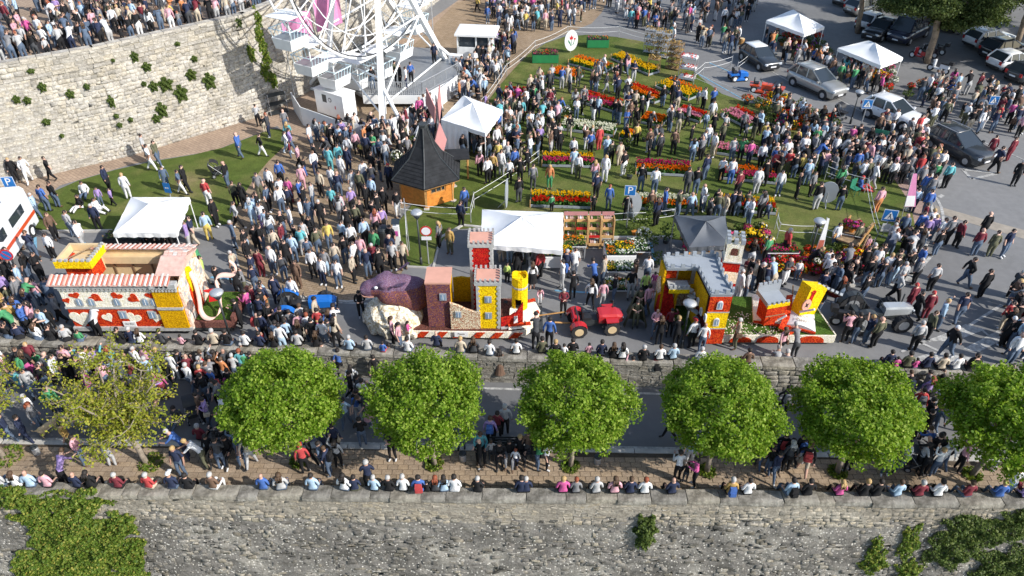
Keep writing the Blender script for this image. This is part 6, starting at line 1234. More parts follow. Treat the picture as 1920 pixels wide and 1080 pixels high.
def car(rear, front, col, label, L=4.2, W=1.78, H=1.55, kind='suv', roof=None, rails=False):
    a, c = G(*rear), G(*front); d = c-a; ang = math.atan2(d.y, d.x); BEDS.append(((a+c)/2, ang, -L/2, L/2, -W/2, W/2)); t = E('parked_car' if kind != 'x' else 'car', label, 'van' if kind == 'van' else 'car', (a+c)/2, ang, 'cars around the square'); P_ = CARP[col]; w = W/2; gz = .2
    zb = H*.63 if kind != 'van' else H*.52; h2 = L/2
    prof = {'suv':[(-1,.50,.86),(-.96,.44,.97),(-.6,.36,1),(0,.34,1),(.45,.34,1),(.62,.34,.985),(.85,.4,.93),(.97,.44,.86),(1,.5,.78)], }['suv']
    def top(x):
        if kind == 'van': return zb*(1 if x < .75 else 1-.22*(x-.75)/.25)
        return zb if x < .36 else zb-(zb*.2)*((x-.36)/.64)**2.4
    st = []
    for x in (-1,-.97,-.85,-.6,-.3,0,.3,.5,.7,.86,.96,1):
        e = 1 if abs(x) < .8 else 1-.55*((abs(x)-.8)/.2)**2*.45; wy = w*e; z1 = top(x); zl = gz+.02+(.16 if abs(x) > .96 else 0); zt = z1-(.1 if abs(x) == 1 else 0)
        st.append([(x*h2,-wy*.86,zl),(x*h2,wy*.86,zl),(x*h2,wy,zl+.14),(x*h2,wy*1.0,zl+(zt-zl)*.62),(x*h2,wy*.94,zt-.02),(x*h2,wy*.6,zt+.025),(x*h2,-wy*.6,zt+.025),(x*h2,-wy*.94,zt-.02),(x*h2,-wy,zl+(zt-zl)*.62),(x*h2,-wy,zl+.14)])
    bd = loft(st, P_, 'body', t)
    # greenhouse
    rb, fb, rt, ft = {'suv':(-.95,.46,-.74,.0),'hatch':(-.95,.46,-.66,.0),'estate':(-.97,.46,-.78,-.02),'van':(-.99,.78,-.96,.5),'x':(-.95,.47,-.72,.0)}[kind]; wb, wt = w*.93, w*.76
    z0, z1 = zb-.01, H-.04; n = 5; g = []
    for i in range(n+1):
        u = i/n; xr = (rb+(rt-rb)*u)*h2; xf = (fb+(ft-fb)*u)*h2; y = wb+(wt-wb)*u; z = z0+(z1-z0)*u; g.append([(xr,-y*.93,z),(xr+.06,-y,z),(xf-.1,-y,z),(xf,-y*.9,z),(xf,y*.9,z),(xf-.1,y,z),(xr+.06,y,z),(xr,y*.93,z)])
    loft(g, M['glass'], 'window', bd, smooth=False)
    rf = [[(x_,y_*s,z_) for x_,y_,z_ in [(p[0]*k,p[1]*k,H-.05+dz) for p in g[-1]]] for s,k,dz in ((1.0,1.0,0),(1.0,1.015,.0),(1,.97,.05),(1,.6,.075))]; loft(rf, CARP[roof] if roof else P_, 'roof', bd)
    for s in (-1,1):
        for u0, u1, wd in ((fb,ft,.07),(rb,rt,.16 if kind != 'van' else .3)):
            MB().path([(u0*h2-(.04 if u0 > 0 else -.05),s*wb*.985,z0),(u1*h2-(.04 if u0 > 0 else -.08),s*wt*.99,z1)], wd*.6, 5).build('pillar', P_, bd)
        MB().path([(-.15*h2,s*wb*1.0,z0),(-.18*h2,s*wt*1.0,z1)], .05, 5).build('pillar', P_, bd)
        if kind != 'van': MB().path([(-.58*h2,s*wb*1.0,z0),(-.56*h2,s*wt*1.0,z1)], .05, 5).build('pillar', P_, bd)
        else: MB().box((-.45*h2,s*(wb+wt)/2*1.005,(z0+z1)/2), (.95*h2,.03,z1-z0)).build('side_panel', P_, bd)
    if rails:
        for s in (-1,1): MB().tube((-.7*h2,s*wt*.9,H+.05),(.05*h2,s*wt*.9,H+.05),.022,n=5).build('roof_rail', M['galv'], bd)
    r = .33 if kind != 'van' else .35
    for x in (-.62,.64):
        for s in (-1,1):
            quick_wheel(t, (x*h2,s*(w-.1),r), r, .22, (0,1,0), 'galv'); MB().tube((x*h2,s*(w-.02),r+.02),(x*h2,s*(w+.004),r+.02),r+.07,n=18).build('wheel_arch', M['black'], bd)
    for s in (-1,1):
        MB().box((h2*.965,s*w*.66,zb*.74), (.16,.36,.13), -s*.35).build('headlight', M['head'], bd); MB().box((-h2*.985,s*w*.72,zb*.86), (.08,.2,.24)).build('tail_light', M['tail'], bd); MB().box((fb*h2*.82,s*(w+.08),zb+.06), (.12,.18,.12)).build('mirror', P_, bd); MB().box((-.02,s*(w-.01),.36), (L*.5,.05,.1)).build('sill', M['black'], bd)
        for x in (-.3*h2,.12*h2): MB().box((x,s*(w*.985),zb*.86), (.14,.03,.03)).build('handle', M['chrome'], bd)
    MB().box((h2*.985,0,.42), (.1,W*.7,.2)).build('front_grille', M['black'], bd); MB().box((-h2*.975,0,.4), (.12,W*.74,.16)).build('rear_bumper', M['black'], bd); MB().box((h2*1.02,0,.48), (.02,.5,.11)).build('number_plate', M['plate'], bd); MB().box((-h2*1.012,0,.62), (.02,.5,.11)).build('number_plate', M['plate'], bd)
    return t
car((1635,214),(1706,242),'white','white sport utility car driving past the upper right lawn corner',4.25,1.8,1.58,'x'); car((1488,152),(1568,188),'silver','silver beige car with roof rails behind the first white car',4.6,1.8,1.7,'x',rails=True); car((1748,268),(1836,312),'dark','dark charcoal car turning into the roundabout at the right',4.2,1.8,1.6,'x',rails=True); car((1394,104),(1450,138),'dark','dark small car with white roof beside the white taped fence',3.9,1.72,1.46,'x','white')
car((1612,60),(1656,44),'white','white hatchback parked behind the dark van',3.9,1.7,1.45,'hatch'); car((1730,58),(1668,88),'navy','dark navy van parked under the pine',4.9,1.95,2.1,'van'); car((1668,60),(1628,78),'black','black car parked between the white hatchback and the van',4.0,1.75,1.5,'hatch'); car((1590,30),(1648,18),'silver','silver estate car parked at the top edge',4.4,1.75,1.5,'estate'); car((1570,12),(1612,0),'silver','silver hatchback parked at the top edge left of the estate',3.9,1.7,1.45,'hatch')
car((1815,90),(1884,80),'white','white estate car parked at the right with roof rails',4.5,1.78,1.5,'estate',rails=True); car((1842,112),(1914,100),'black','black car parked between the two white ones at the right',4.3,1.8,1.6,'suv'); car((1858,132),(1924,122),'white','white hatchback parked at the right edge',3.9,1.72,1.45,'hatch'); car((1892,156),(1960,142),'dark','dark hatchback cut by the right edge',4.0,1.72,1.45,'hatch'); car((1700,20),(1760,5),'dark','dark car in the pine shade at the top edge',4.3,1.75,1.5,'hatch'); car((1765,62),(1800,40),'black','black car half hidden behind the pine needles',4.3,1.75,1.5,'hatch')
# ambulance at the left edge
t = E('ambulance', 'white ambulance van with orange stripe cut by the left edge', 'ambulance', G(6,478), -1.42); w = 1.0
st = [[(x,-w*e,.35),(x,w*e,.35),(x,w*e,zt*.55),(x,w*.95*e,zt-.15),(x,w*.8*e,zt),(x,-w*.8*e,zt),(x,-w*.95*e,zt-.15),(x,-w*e,zt*.55)] for x,zt,e in ((-2.7,2.45,.97),(-2.6,2.55,1),(1.0,2.55,1),(1.35,2.45,.99),(1.95,1.45,.97),(2.55,1.2,.93),(2.7,.95,.85))]; loft(st, CARP['white'], 'body', t, smooth=False)
b = MB(); b.add([(1.42,-.78,2.3),(1.42,.78,2.3),(1.94,.84,1.5),(1.94,-.84,1.5)], [(3,2,1,0)]); o = b.build('windscreen', M['glass'], t, (.03,0,.03))
for s in (-1,1): MB().box((1.1,s*1.0,1.75), (1.0,.02,.55)).build('window', M['glass'], t); MB().box((-.9,s*1.005,1.75), (1.6,.02,.5)).build('window', M['glass'], t); MB().box((-.1,s*1.012,1.0), (5.0,.015,.2)).build('orange_stripe', CARP['orange'], t); MB().box((2.62,s*.62,.95), (.16,.34,.2)).build('headlight', M['head'], t); MB().box((1.7,s*1.2,1.6), (.12,.26,.34)).build('mirror', M['white'], t)
MB().box((2.66,0,.62), (.12,1.5,.3)).build('grille', M['black'], t); MB().box((2.72,0,.82), (.02,1.4,.1)).build('orange_stripe', CARP['orange'], t); MB().box((1.0,0,2.62), (.3,1.4,.12)).build('light_bar', M['signblue'], t); MB().tube((-1,.5,2.55),(1,.5,2.6),.03).build('aerial', M['black'], t); [quick_wheel(t,(x,s*.92,.36),.36,.24) for x in (-1.6,1.75) for s in (-1,1)]
# ---------------------------------------------------------------- tractors
def tractor(rear, front, col, label, r0, r1, L=2.5, artic=False, rim='white', wd=.3, hood='flat'):
    a, c = G(*rear), G(*front); d = c-a; t = E('tractor', label, 'tractor', (a+c)/2, math.atan2(d.y, d.x), 'tractors pulling the floats'); C_ = CARP[col]; xb = L*.32; tw = .55 if r0 < .5 else .68
    for x, r, k in ((-xb,r0,1),(xb,r1,.8)):
        for s in (-1,1):
            w_ = quick_wheel(t, (x,s*tw,r), r, wd*k, (0,1,0), rim); b = MB()
            for i in range(14): q = 2*math.pi*i/14; b.box((0,0,0), (.05,wd*k*1.02,.05), 0, 0, None, Matrix.Translation((x+r*math.cos(q)*1.0,s*tw,r+r*math.sin(q)*1.0)) @ Matrix.Rotation(-q,4,'Y') @ Matrix.Rotation(.35*s*(1 if i%2 else -1),4,'X'))
            b.build('tread_lug', M['rubber'], w_)
        MB().tube((x,-tw,r),(x,tw,r),.08,n=8).build('axle', M['dark'], t)
    zc = max(r0*.9,r1+.15); hz = zc+.42
    b = MB(); b.box((0,0,zc-.05), (L*.8,.42,.32)); b.build('chassis', M['dark'], t)
    h0, h1 = L*.08, L*.56; hw = 1 if artic else .72
    st = [[(x,-y,zc+.0),(x,y,zc+.0),(x,y,z-.1),(x,y*.8,z),(x,-y*.8,z),(x,-y,z-.1)] for x,y,z in ((h0,.32*hw,hz+.02),(h0+.15,.34*hw,hz+.04),(h1-.3,.32*hw,hz),(h1-.06,.29*hw,hz-.06),(h1,.22*hw,hz-.16))]; loft(st, C_, 'hood', t, smooth=False)
    MB().box((h1+.02,0,zc+.12), (.05,.4,.28)).build('grille', M['dark'], t)
    for s in (-1,1):
        MB().box((h1-.02,s*.2,zc+.2), (.06,.1,.08)).build('headlight', M['head'], t); b = MB(); n = 7
        for i in range(n): q = math.pi*(.1+.75*i/(n-1)); b.v += [(-xb-(r0+.06)*math.cos(q)*-1*-1,s*(tw-.18),r0+(r0+.06)*math.sin(q)),(-xb-(r0+.06)*math.cos(q),s*(tw+.16),r0+(r0+.06)*math.sin(q))]
        b.f = [[2*i,2*i+1,2*i+3,2*i+2] for i in range(n-1)]; b.m = [0]*(n-1); b.build('fender', C_ if artic or col != 'grey' else M['dark'], t)
        if artic: MB().box((xb,s*(tw-.05),r1*2+.07), (.55,.32,.05)).build('fender', C_, t)
    MB().box((-L*.14,0,zc+.2), (.42,.44,.12)).build('seat', M['black'], t); MB().box((-L*.14-.2,0,zc+.42), (.08,.42,.36)).build('seat_back', M['black'], t); MB().box((-L*.36,0,zc+.2), (.3,.62,.3)).build('rear_box', C_ if artic else M['dark'], t)
    MB().tube((h0-.02,0,hz-.1),(h0-.2,0,hz+.18),.03,n=6).build('steering_column', M['dark'], t); MB().path([(h0-.22+.06*math.cos(q/12*6.283)*.6,.18*math.sin(q/12*6.283),hz+.2+.17*math.cos(q/12*6.283)*.5) for q in range(12)], .018, 5, closed=True).build('steering_wheel', M['black'], t)
    b = MB(); [b.tube((-L*.34,s*.36,zc+.1),(-L*.34,s*.36,zc+(1.0 if not artic else .5)),.03,n=6) for s in (-1,1)]; b.tube((-L*.34,-.36,zc+(1.0 if not artic else .5)),(-L*.34,.36,zc+(1.0 if not artic else .5)),.03,n=6); b.build('roll_bar', M['dark'], t); MB().tube((h1-.4,.25,hz-.05),(h1-.4,.25,hz+.4),.035,n=6).build('exhaust', M['dark'], t)
    MB().tube((-L*.45,0,zc-.15),(-L*.75,0,.45),.04,n=6).build('drawbar', M['wood' if artic else 'dark'], t); return t
tractor((1080,616),(1142,612),'red','small red tractor with cream wheel rims towing the bull float',.35,.35,2.35,True,'ply'); tractor((1604,607),(1668,603),'grey','silver tractor with black wheels towing the castle float',.62,.42,2.9,False,'galv',.36); tractor((548,592),(604,588),'blue','bright blue tractor hidden in the crowd ahead of the heart float',.5,.38,2.6,False,'galv',.3)
# ---------------------------------------------------------------- small machines
def mower(px, col, label, rz):
    t = E('ride_on_mower', label, 'mower', G(*px), rz, 'garden machines by the road'); [quick_wheel(t,(x,s*.36,r),r,.16) for x,r in ((-.45,.26),(.5,.18)) for s in (-1,1)]; st = [[(x,-y,.28),(x,y,.28),(x,y,z-.06),(x,y*.7,z),(x,-y*.7,z),(x,-y,z-.06)] for x,y,z in ((.05,.26,.72),(.4,.27,.7),(.7,.2,.6),(.78,.14,.5))]; loft(st, CARP[col], 'hood', t, smooth=False); MB().box((-.45,0,.55), (.7,.75,.1)).build('rear_deck', CARP[col], t); MB().box((-.35,0,.68), (.36,.4,.1)).build('seat', M['black'], t); MB().box((-.52,0,.86), (.08,.38,.32)).build('seat_back', M['black'], t); MB().tube((.08,0,.7),(-.08,0,.95),.025).build('steering_column', M['black'], t); MB().path([(-.1,.15*math.cos(q/10*6.283),.96+.1*math.sin(q/10*6.283)) for q in range(10)], .016, 5, closed=True).build('steering_wheel', M['black'], t); MB().box((.02,0,.2), (.7,.95,.14)).build('cutter_deck', CARP[col], t); return t
mower((1424,172),'orange','orange red ride on mower at the roadside, left of the two',-.3); mower((1447,176),'orange','orange red ride on mower right of its twin',2.6); mower((1383,150),'blue','blue garden machine behind the white taped fence',.2)
def scooter(px, rz, m, label, name='motor_scooter'):
    t = E(name, label, 'scooter' if name == 'motor_scooter' else 'motorcycle', G(*px), rz, 'two wheelers under the pines'); [quick_wheel(t,(x,0,.27),.27,.12) for x in (-.6,.62)]; b = MB(); b.box((-.4,0,.6), (.7,.28,.3), 0, 0, (.9,.7)); b.box((.05,0,.32), (.5,.26,.1)); b.box((.38,0,.65), (.1,.36,.6)); b.build('body', m, t); MB().box((-.4,0,.8), (.65,.26,.1)).build('seat', M['black'], t); MB().tube((.62,0,.3),(.42,0,1.0),.04).build('fork', M['galv'], t); MB().tube((.4,-.32,1.02),(.4,.32,1.02),.022).build('handlebar', M['black'], t); MB().ell((.5,0,.88), (.08,.09,.09), 8, 6).build('headlight', M['head'], t); MB().box((-.82,0,.95), (.3,.34,.28)).build('top_box', M['black'], t); return t
scooter((1757,136),2.3,CARP['white'],'white motor scooter parked under the pine'); scooter((1722,112),2.2,CARP['red'],'red motorcycle parked behind the gazebo flowers','motorcycle'); scooter((1738,106),2.2,CARP['black'],'black motorcycle parked next to the pine trunk','motorcycle'); scooter((1752,100),2.2,CARP['dark'],'dark motorcycle parked farthest under the pine','motorcycle'); scooter((1590,612),-.2,CARP['black'],'dark motorcycle beside the silver tractor','motorcycle')
# ================================================================ people
CLN = {'k':('black',(.016,.016,.018)),'n':('navy',(.022,.032,.075)),'b':('blue',(.03,.12,.42)),'c':('light blue',(.34,.5,.66)),'w':('white',(.72,.72,.72)),'g':('grey',(.2,.2,.21)),'e':('pale grey',(.42,.42,.42)),'r':('red',(.5,.03,.03)),'m':('maroon',(.2,.02,.035)),'p':('pink',(.68,.32,.38)),'f':('magenta',(.6,.05,.27)),'u':('lilac',(.32,.2,.48)),'o':('orange',(.6,.2,.04)),'y':('yellow',(.7,.5,.06)),'l':('lime green',(.5,.68,.1)),'t':('green',(.05,.3,.11)),'v':('olive',(.12,.12,.065)),'s':('beige',(.5,.41,.29)),'z':('brown',(.16,.09,.055)),'a':('turquoise',(.08,.42,.46)),'j':('denim blue',(.085,.13,.205)),'q':('charcoal',(.06,.063,.07)),'h':('mustard',(.45,.27,.05))}
CLM = {}
for k, (n_, c) in CLN.items():
    g_ = sum(c)/3; c = tuple(x*.8+g_*.2 for x in c); CLM[k] = mat('cloth_'+n_.replace(' ', '_'), c, .85, .22, 7, .25, 25, spec=.2)
SKM = [mat('skin_%d' % i, c, .6, .08, 5) for i, c in enumerate(((.52,.31,.23),(.42,.24,.17),(.6,.38,.29)))]
HRN = {'k':('dark',(.018,.013,.011)),'z':('brown',(.075,.042,.022)),'y':('blond',(.42,.28,.12)),'g':('grey',(.42,.41,.4)),'r':('red',(.24,.06,.025)),'x':('no',(.4,.25,.18)),'c':('white capped',(.7,.7,.7)),'d':('red capped',(.5,.03,.03))}
HRM = {k: mat('hair_'+n_.replace(' ', '_'), c, .7, .25, 20, .3, 60) for k, (n_, c) in HRN.items()}
SHM = [mat('shoe_white', (.6,.6,.6), .6, .1, 5), mat('shoe_black', (.02,.02,.02), .6, .1, 5), mat('shoe_brown', (.12,.07,.04), .6, .1, 5)]
M['eye'] = mat('eye_dark', (.02,.015,.012), .4, .05, 5)
def skeleton(pose):
    """joints of a 1.72 m figure facing -Y; returns joints {name: (pos, radius)} and bones (a, b, region)"""
    J = {}; A = lambda n_, x, y, z, r, r2=None: J.__setitem__(n_, (Vector((x,y,z)), (r, r2 or r)))
    lean = {'l':.28,'b':.05}.get(pose, 0); zp = .93
    if pose in 'sg': zp = .13
    A('pelvis',0,0,zp,.135,.115); A('waist',0,-.02-lean*.3,zp+.16,.118,.095); A('chest',0,-.02-lean*.8,zp+.36,.145,.105); A('collar',0,.0-lean*1.15,zp+.5,.09,.075); A('neck',0,-.015-lean*1.35,zp+.575,.052); A('head',0,-.035-lean*1.6,zp+.665,.084,.092); A('crown',0,-.03-lean*1.75,zp+.755,.06,.068)
    ct = J['collar'][0]
    for s, S_ in ((1,'L'),(-1,'R')):
        A('sh'+S_, s*.165, ct.y+.005, ct.z-.035, .058)
        arm = {'a':((.235,.02,-.29),(.25,-.05,-.53)),'b':((.225,-.06,-.28),(.12,-.3,-.2)),'c':((.23,-.04,-.28),(.02,-.22,-.26)),'d':((.3,-.05,.05),(.2,-.16,.28)) if s > 0 else ((.235,.0,-.29),(.24,-.06,-.52)),'w':((.23,.13*s,-.27),(.22,.05*s+.02,-.5) if s < 0 else (.22,.2,-.48)),'x':((.23,-.13*s,-.27),(.22,.2,-.48) if s < 0 else (.22,-.14,-.46)),'s':((.23,.0,-.28),(.17,-.22,-.4)),'g':((.25,.05,-.28),(.2,-.18,-.42)),'l':((.21,-.2,-.24),(.14,-.42,-.3))}[pose]
        e, h = arm; A('el'+S_, s*e[0], ct.y+e[1], ct.z+e[2], .043); A('wr'+S_, s*h[0], ct.y+h[1], ct.z+h[2], .031)
        dv = (J['wr'+S_][0]-J['el'+S_][0]).normalized(); p = J['wr'+S_][0]+dv*.085; A('ha'+S_, p.x, p.y, p.z, .032, .024)
        if pose == 's': A('hip'+S_, s*.1, -.02, .105, .095); A('kn'+S_, s*.13, -.43, .1, .066); A('an'+S_, s*.12, -.46-.05*s, -.33, .042); A('to'+S_, s*.14, -.62-.05*s, -.38, .04)
        elif pose == 'g': A('hip'+S_, s*.1, -.02, .11, .09); A('kn'+S_, s*.17, -.4, .3 if s > 0 else .16, .064); A('an'+S_, s*.14, -.74, .07, .042); A('to'+S_, s*.16, -.82, .16, .038)
        else:
            st = {'w':s*.26,'x':-s*.26}.get(pose, s*.03); bk = max(0, st)
            A('hip'+S_, s*.09, 0, zp-.06, .098); A('kn'+S_, s*.1, -.03+st*.4-.02, .5, .066); A('an'+S_, s*.105, st, .085+bk*.35, .042); A('to'+S_, s*.125, st-.15+bk*.15, .04+bk*.12, .038)
    B_ = [('pelvis','waist','top'),('waist','chest','top'),('chest','collar','top'),('collar','neck','skin'),('neck','head','skin'),('head','crown','skin')]
    for S_ in 'LR': B_ += [('collar','sh'+S_,'top'),('sh'+S_,'el'+S_,'top'),('el'+S_,'wr'+S_,'fore'),('wr'+S_,'ha'+S_,'skin'),('pelvis','hip'+S_,'bot'),('hip'+S_,'kn'+S_,'bot'),('kn'+S_,'an'+S_,'shin'),('an'+S_,'to'+S_,'shoe')]
    return J, B_
REG = ['skin','top','bot','shoe','fore','shin']
def body_mesh(pose, fingers=True, level=1):
    J, B_ = skeleton(pose); nm = list(J); me = bpy.data.meshes.new('sk'); me.from_pydata([tuple(J[n_][0]) for n_ in nm], [(nm.index(a), nm.index(c)) for a, c, _ in B_], [])
    o = bpy.data.objects.new('sk', me); COL.objects.link(o); md = o.modifiers.new('skin', 'SKIN'); md.use_smooth_shade = True
    for i, n_ in enumerate(nm): v = me.skin_vertices[0].data[i]; v.radius = J[n_][1]; v.use_root = n_ == 'pelvis'
    if level: sb = o.modifiers.new('sub', 'SUBSURF'); sb.levels = level; sb.render_levels = level
    ev = bpy.data.meshes.new_from_object(o.evaluated_get(bpy.context.evaluated_depsgraph_get())); bpy.data.objects.remove(o)
    V_ = [v.co.copy() for v in ev.vertices]; F_ = [list(p.vertices) for p in ev.polygons]; bpy.data.meshes.remove(ev)
    hd = J['head'][0]
    for v in V_:
        if abs(v.x) < .028 and v.y < hd.y-.06 and abs(v.z-hd.z+.005) < .03: v.y -= .022          # nose
    mi = []
    for f in F_:
        c = sum((V_[i] for i in f), Vector())/len(f); best = (9, 0)
        for a, b_, r in B_:
            p, q = J[a][0], J[b_][0]; d = q-p; u = max(0, min(1, (c-p).dot(d)/max(1e-6, d.length_squared))); e = (c-p-d*u).length-(J[a][1][0]*(1-u)+J[b_][1][0]*u)*.6
            if a == 'pelvis' and b_ == 'waist' and u < .35: r = 'bot'
            if a == 'collar' and b_ == 'neck' and u < .45: r = 'top'
            if e < best[0]: best = (e, REG.index(r))
        mi.append(best[1])
    b = MB(); b.v = [tuple(v) for v in V_]; b.f = F_; b.m = mi
    if fingers:
        for s in (-1,1): b.box((s*.032, hd.y-.092, hd.z+.012), (.018,.01,.012), 0, 6)               # eyes
        b.box((0, hd.y-.088, hd.z-.045), (.036,.008,.01), 0, 4 if False else 0)
        for S_, s in (('L',1),('R',-1)):
            w_, h = J['wr'+S_][0], J['ha'+S_][0]; d = (h-w_).normalized(); sd = d.cross(Vector((0,-1,0)) if abs(d.y) < .8 else Vector((0,0,1))).normalized(); cu = d.cross(sd)
            for k in range(4): p = h+d*.012+sd*(k-1.5)*.016; l_ = (.05,.06,.056,.042)[k]; b.tube(p, p+d*l_*.6, .0085, .008, 5, 0, False); b.tube(p+d*l_*.6, p+d*l_+cu*.018*s, .008, .006, 5, 0)
            p = w_.lerp(h,.45)+sd*.026; b.tube(p, p+d*.035+sd*.022, .01, .009, 5, 0, False); b.tube(p+d*.035+sd*.022, p+d*.065+sd*.028, .009, .007, 5, 0)
    return b, J
POSES = {}
for p_ in 'abcdwxsgl':
    b, J = body_mesh(p_); mats = [SKM[0], CLM['k'], CLM['j'], SHM[0], CLM['k'], CLM['j'], M['eye']]; me = b.mesh('person', mats); me.polygons.foreach_set('use_smooth', [True]*len(me.polygons))
    lo, _ = body_mesh(p_, False, 0) if p_ not in '' else (b, J); POSES[p_] = dict(me=me, head=J['head'][0], coll=J['collar'][0], pel=J['pelvis'][0], lo=lo)
def hair_mesh(kind):
    b = MB(); nu, nv = 10, 6; zmin = {'short':-.2,'long':-.2,'cap':.15,'none':.9}[kind]
    for i in range(nv+1):
        for j in range(nu):
            a = 2*math.pi*j/nu; back = .5+.5*math.sin(a); lo = .18*(1-back)-.55*back if kind != 'cap' else .2; ph = math.pi/2-(math.pi/2-math.asin(max(-.95,lo)))*i/nv
            r = 1.0+.05*math.sin(3*a+i); b.v.append((.098*r*math.cos(ph)*math.cos(a), .108*r*math.cos(ph)*math.sin(a)+.004, .112*r*math.sin(ph)+.022))
    b.f = [[i*nu+j, (i+1)*nu+j, (i+1)*nu+(j+1)%nu, i*nu+(j+1)%nu] for i in range(nv) for j in range(nu)]; b.m = [0]*len(b.f)
    if kind == 'long':
        for dx, w_ in ((-.055,.05),(0,.06),(.055,.05)): b.path([(dx,.085,.02),(dx*1.3,.115,-.1),(dx*1.25,.12,-.22),(dx,.1,-.3)], [w_,w_*.95,w_*.8,.015], 6)
    if kind == 'cap': b.box((0,-.13,.035), (.15,.12,.015), 0, 0, (.8,.9)); 
    return b
HAIR = {k: hair_mesh(k) for k in ('short','long','cap')}; HME = {}
for k in HAIR:
    me = HAIR[k].mesh('hair', HRM['k']); me.polygons.foreach_set('use_smooth', [True]*len(me.polygons)); HME[k] = me
b = MB(); b.box((0,.19,.0), (.27,.15,.38), 0, 0, (.8,.75)); b.box((0,.27,-.08), (.2,.05,.18)); BAGM = b.mesh('backpack', CLM['n'])
b = MB(); b.lathe([(.13,.12),(.17,0),(.22,-.25),(.27,-.42)], 12, sy=.8); SKIRT = b.mesh('skirt', CLM['k'])
b = MB(); b.lathe([(.14,.12),(.2,0),(.3,-.4),(.42,-.88)], 14, sy=.9); GOWN = b.mesh('gown', CLM['k'])
b = MB(); n = 9
for i in range(6):
    z = [.06,-.1,-.4,-.75,-1.05,-1.28][i]; r = [.13,.27,.34,.43,.52,.58][i]
    for j in range(n): a = math.pi*(-.15+1.3*j/(n-1)); b.v.append((r*math.cos(a)*(1+.04*(j%2)), r*.8*math.sin(a)*(1+.12*(j%2)*(i>1))-.02, z))
b.f = [[i*n+j,i*n+j+1,(i+1)*n+j+1,(i+1)*n+j] for i in range(5) for j in range(n-1)]; b.m = [0]*len(b.f); CAPE = b.mesh('cape', CLM['m'])
b = MB(); b.box((0,0,0), (.09,.24,.18), 0, 0, (.8,.9)); b.path([(0,-.1,.08),(-.02,-.06,.35),(-.02,.06,.35),(0,.1,.08)], .012, 4); HBAG = b.mesh('handbag', CLM['k'])
HATM = MB().lathe([(.11,0),(.105,.05),(.09,.1),(.02,.12)], 10).mesh('hat', CLM['r'])
PPL = []                                                       # (world point, code, px, py, place)
def P_add(block, z, place):
    for q in block.split(';'):
        q = q.split()
        if len(q) >= 3: x, y = float(q[0]), float(q[1]); PPL.append((G(x, y, z(x, y) if callable(z) else z), q[2], x, y, place))
LAWNZ = lambda x, y: .05 if (900 < x < 1690 and 80 < y < 430) or (x < 520 and 250 < y < 430) else 0
# code: top, bottom, hair, pose, facing (u away, d towards camera, l, r), then extras: b backpack, K child, L long hair, S skirt, W gown, C cape, T short sleeves
SITY = lambda x: 913+max(0, x-480)*.0125
for q in '5 ejgsu;35 wwzsuL;62 cjxsu;94 pkksu;111 ukzlu;149 nkxsu;175 kkksuL;226 mkgsu;284 rsgsu;328 njcsu;357 kkksu;404 zwgsu;498 bjxsu;531 ejzsuL;590 cjksu;648 wjksuL;668 nvksu;690 nkgcu;704 ckgsu;731 kkgsu;758 wkgsu;787 bbksub;802 kkksuK;818 qkrsuL;834 cjksuL;853 wwksu;896 kkgsu;978 nkksu;986 nkgsu;1055 fkysu;1079 gkrsu;1117 eqgsu;1151 pkzsuL;1180 nkzsu;1207 wkrsu;1258 nkxsu;1367 hkgsub;1399 wkksu;1479 cjksub;1511 kkksuT;1570 fkysuL;1616 kkysu;1640 kkksu;1678 cjzsu;1718 mkgsu;1753 wkksu;1809 mjzsu;1868 bjysu;1900 wckcu;1917 ukksu'.split(';'):
    x, c = q.split(); x = float(x); c = c if len(c) > 4 else c+'u'; p = G(x, SITY(x), SEAT); p = Vector((p.x, seat_wall_y(p.x)+(.24 if c[3] == 's' else .62), SEAT if c[3] == 's' else SIDE)); PPL.append((p, c, x, SITY(x), 'seat'))
P_add('140 848 hvkwr;160 872 pjkcr;213 875 eekbu;357 862 bngl l;346 893 njyad;622 892 njzbl b;575 888 rkdau;738 862 kkkad;682 838 kjkau;632 850 nkkau;761 842 kkkar;778 841 kkkal;846 842 jjkau;866 840 jjkad;920 838 ukzaub;1268 902 wkkbu;1290 872 cekad;1300 912 fkkbl L;1006 880 tjkbrb;1020 862 nkkau;1437 890 kjkal;1447 900 njkwd;1471 874 kckad;1488 872 kkkaub;1586 886 kkxau;1727 894 kkxlu;1757 882 kjkau;1737 872 kkkau;1283 905 kqkauK'.replace(' l;','l;').replace(' b;','b;').replace(' L;','L;'), SIDE, 'sidewalk')
for x, y, c in ((400,870,'kkksd'),(435,872,'kkksd'),(465,872,'njxsd'),(902,866,'akzsd'),(955,878,'kgksd'),(975,872,'kkysdL'),(1440,882,'nkksd')): p = G(x, y-14, SIDE); PPL.append((Vector((p.x, p.y-.05, SIDE+.46)), c[:5], x, y, 'bench'))
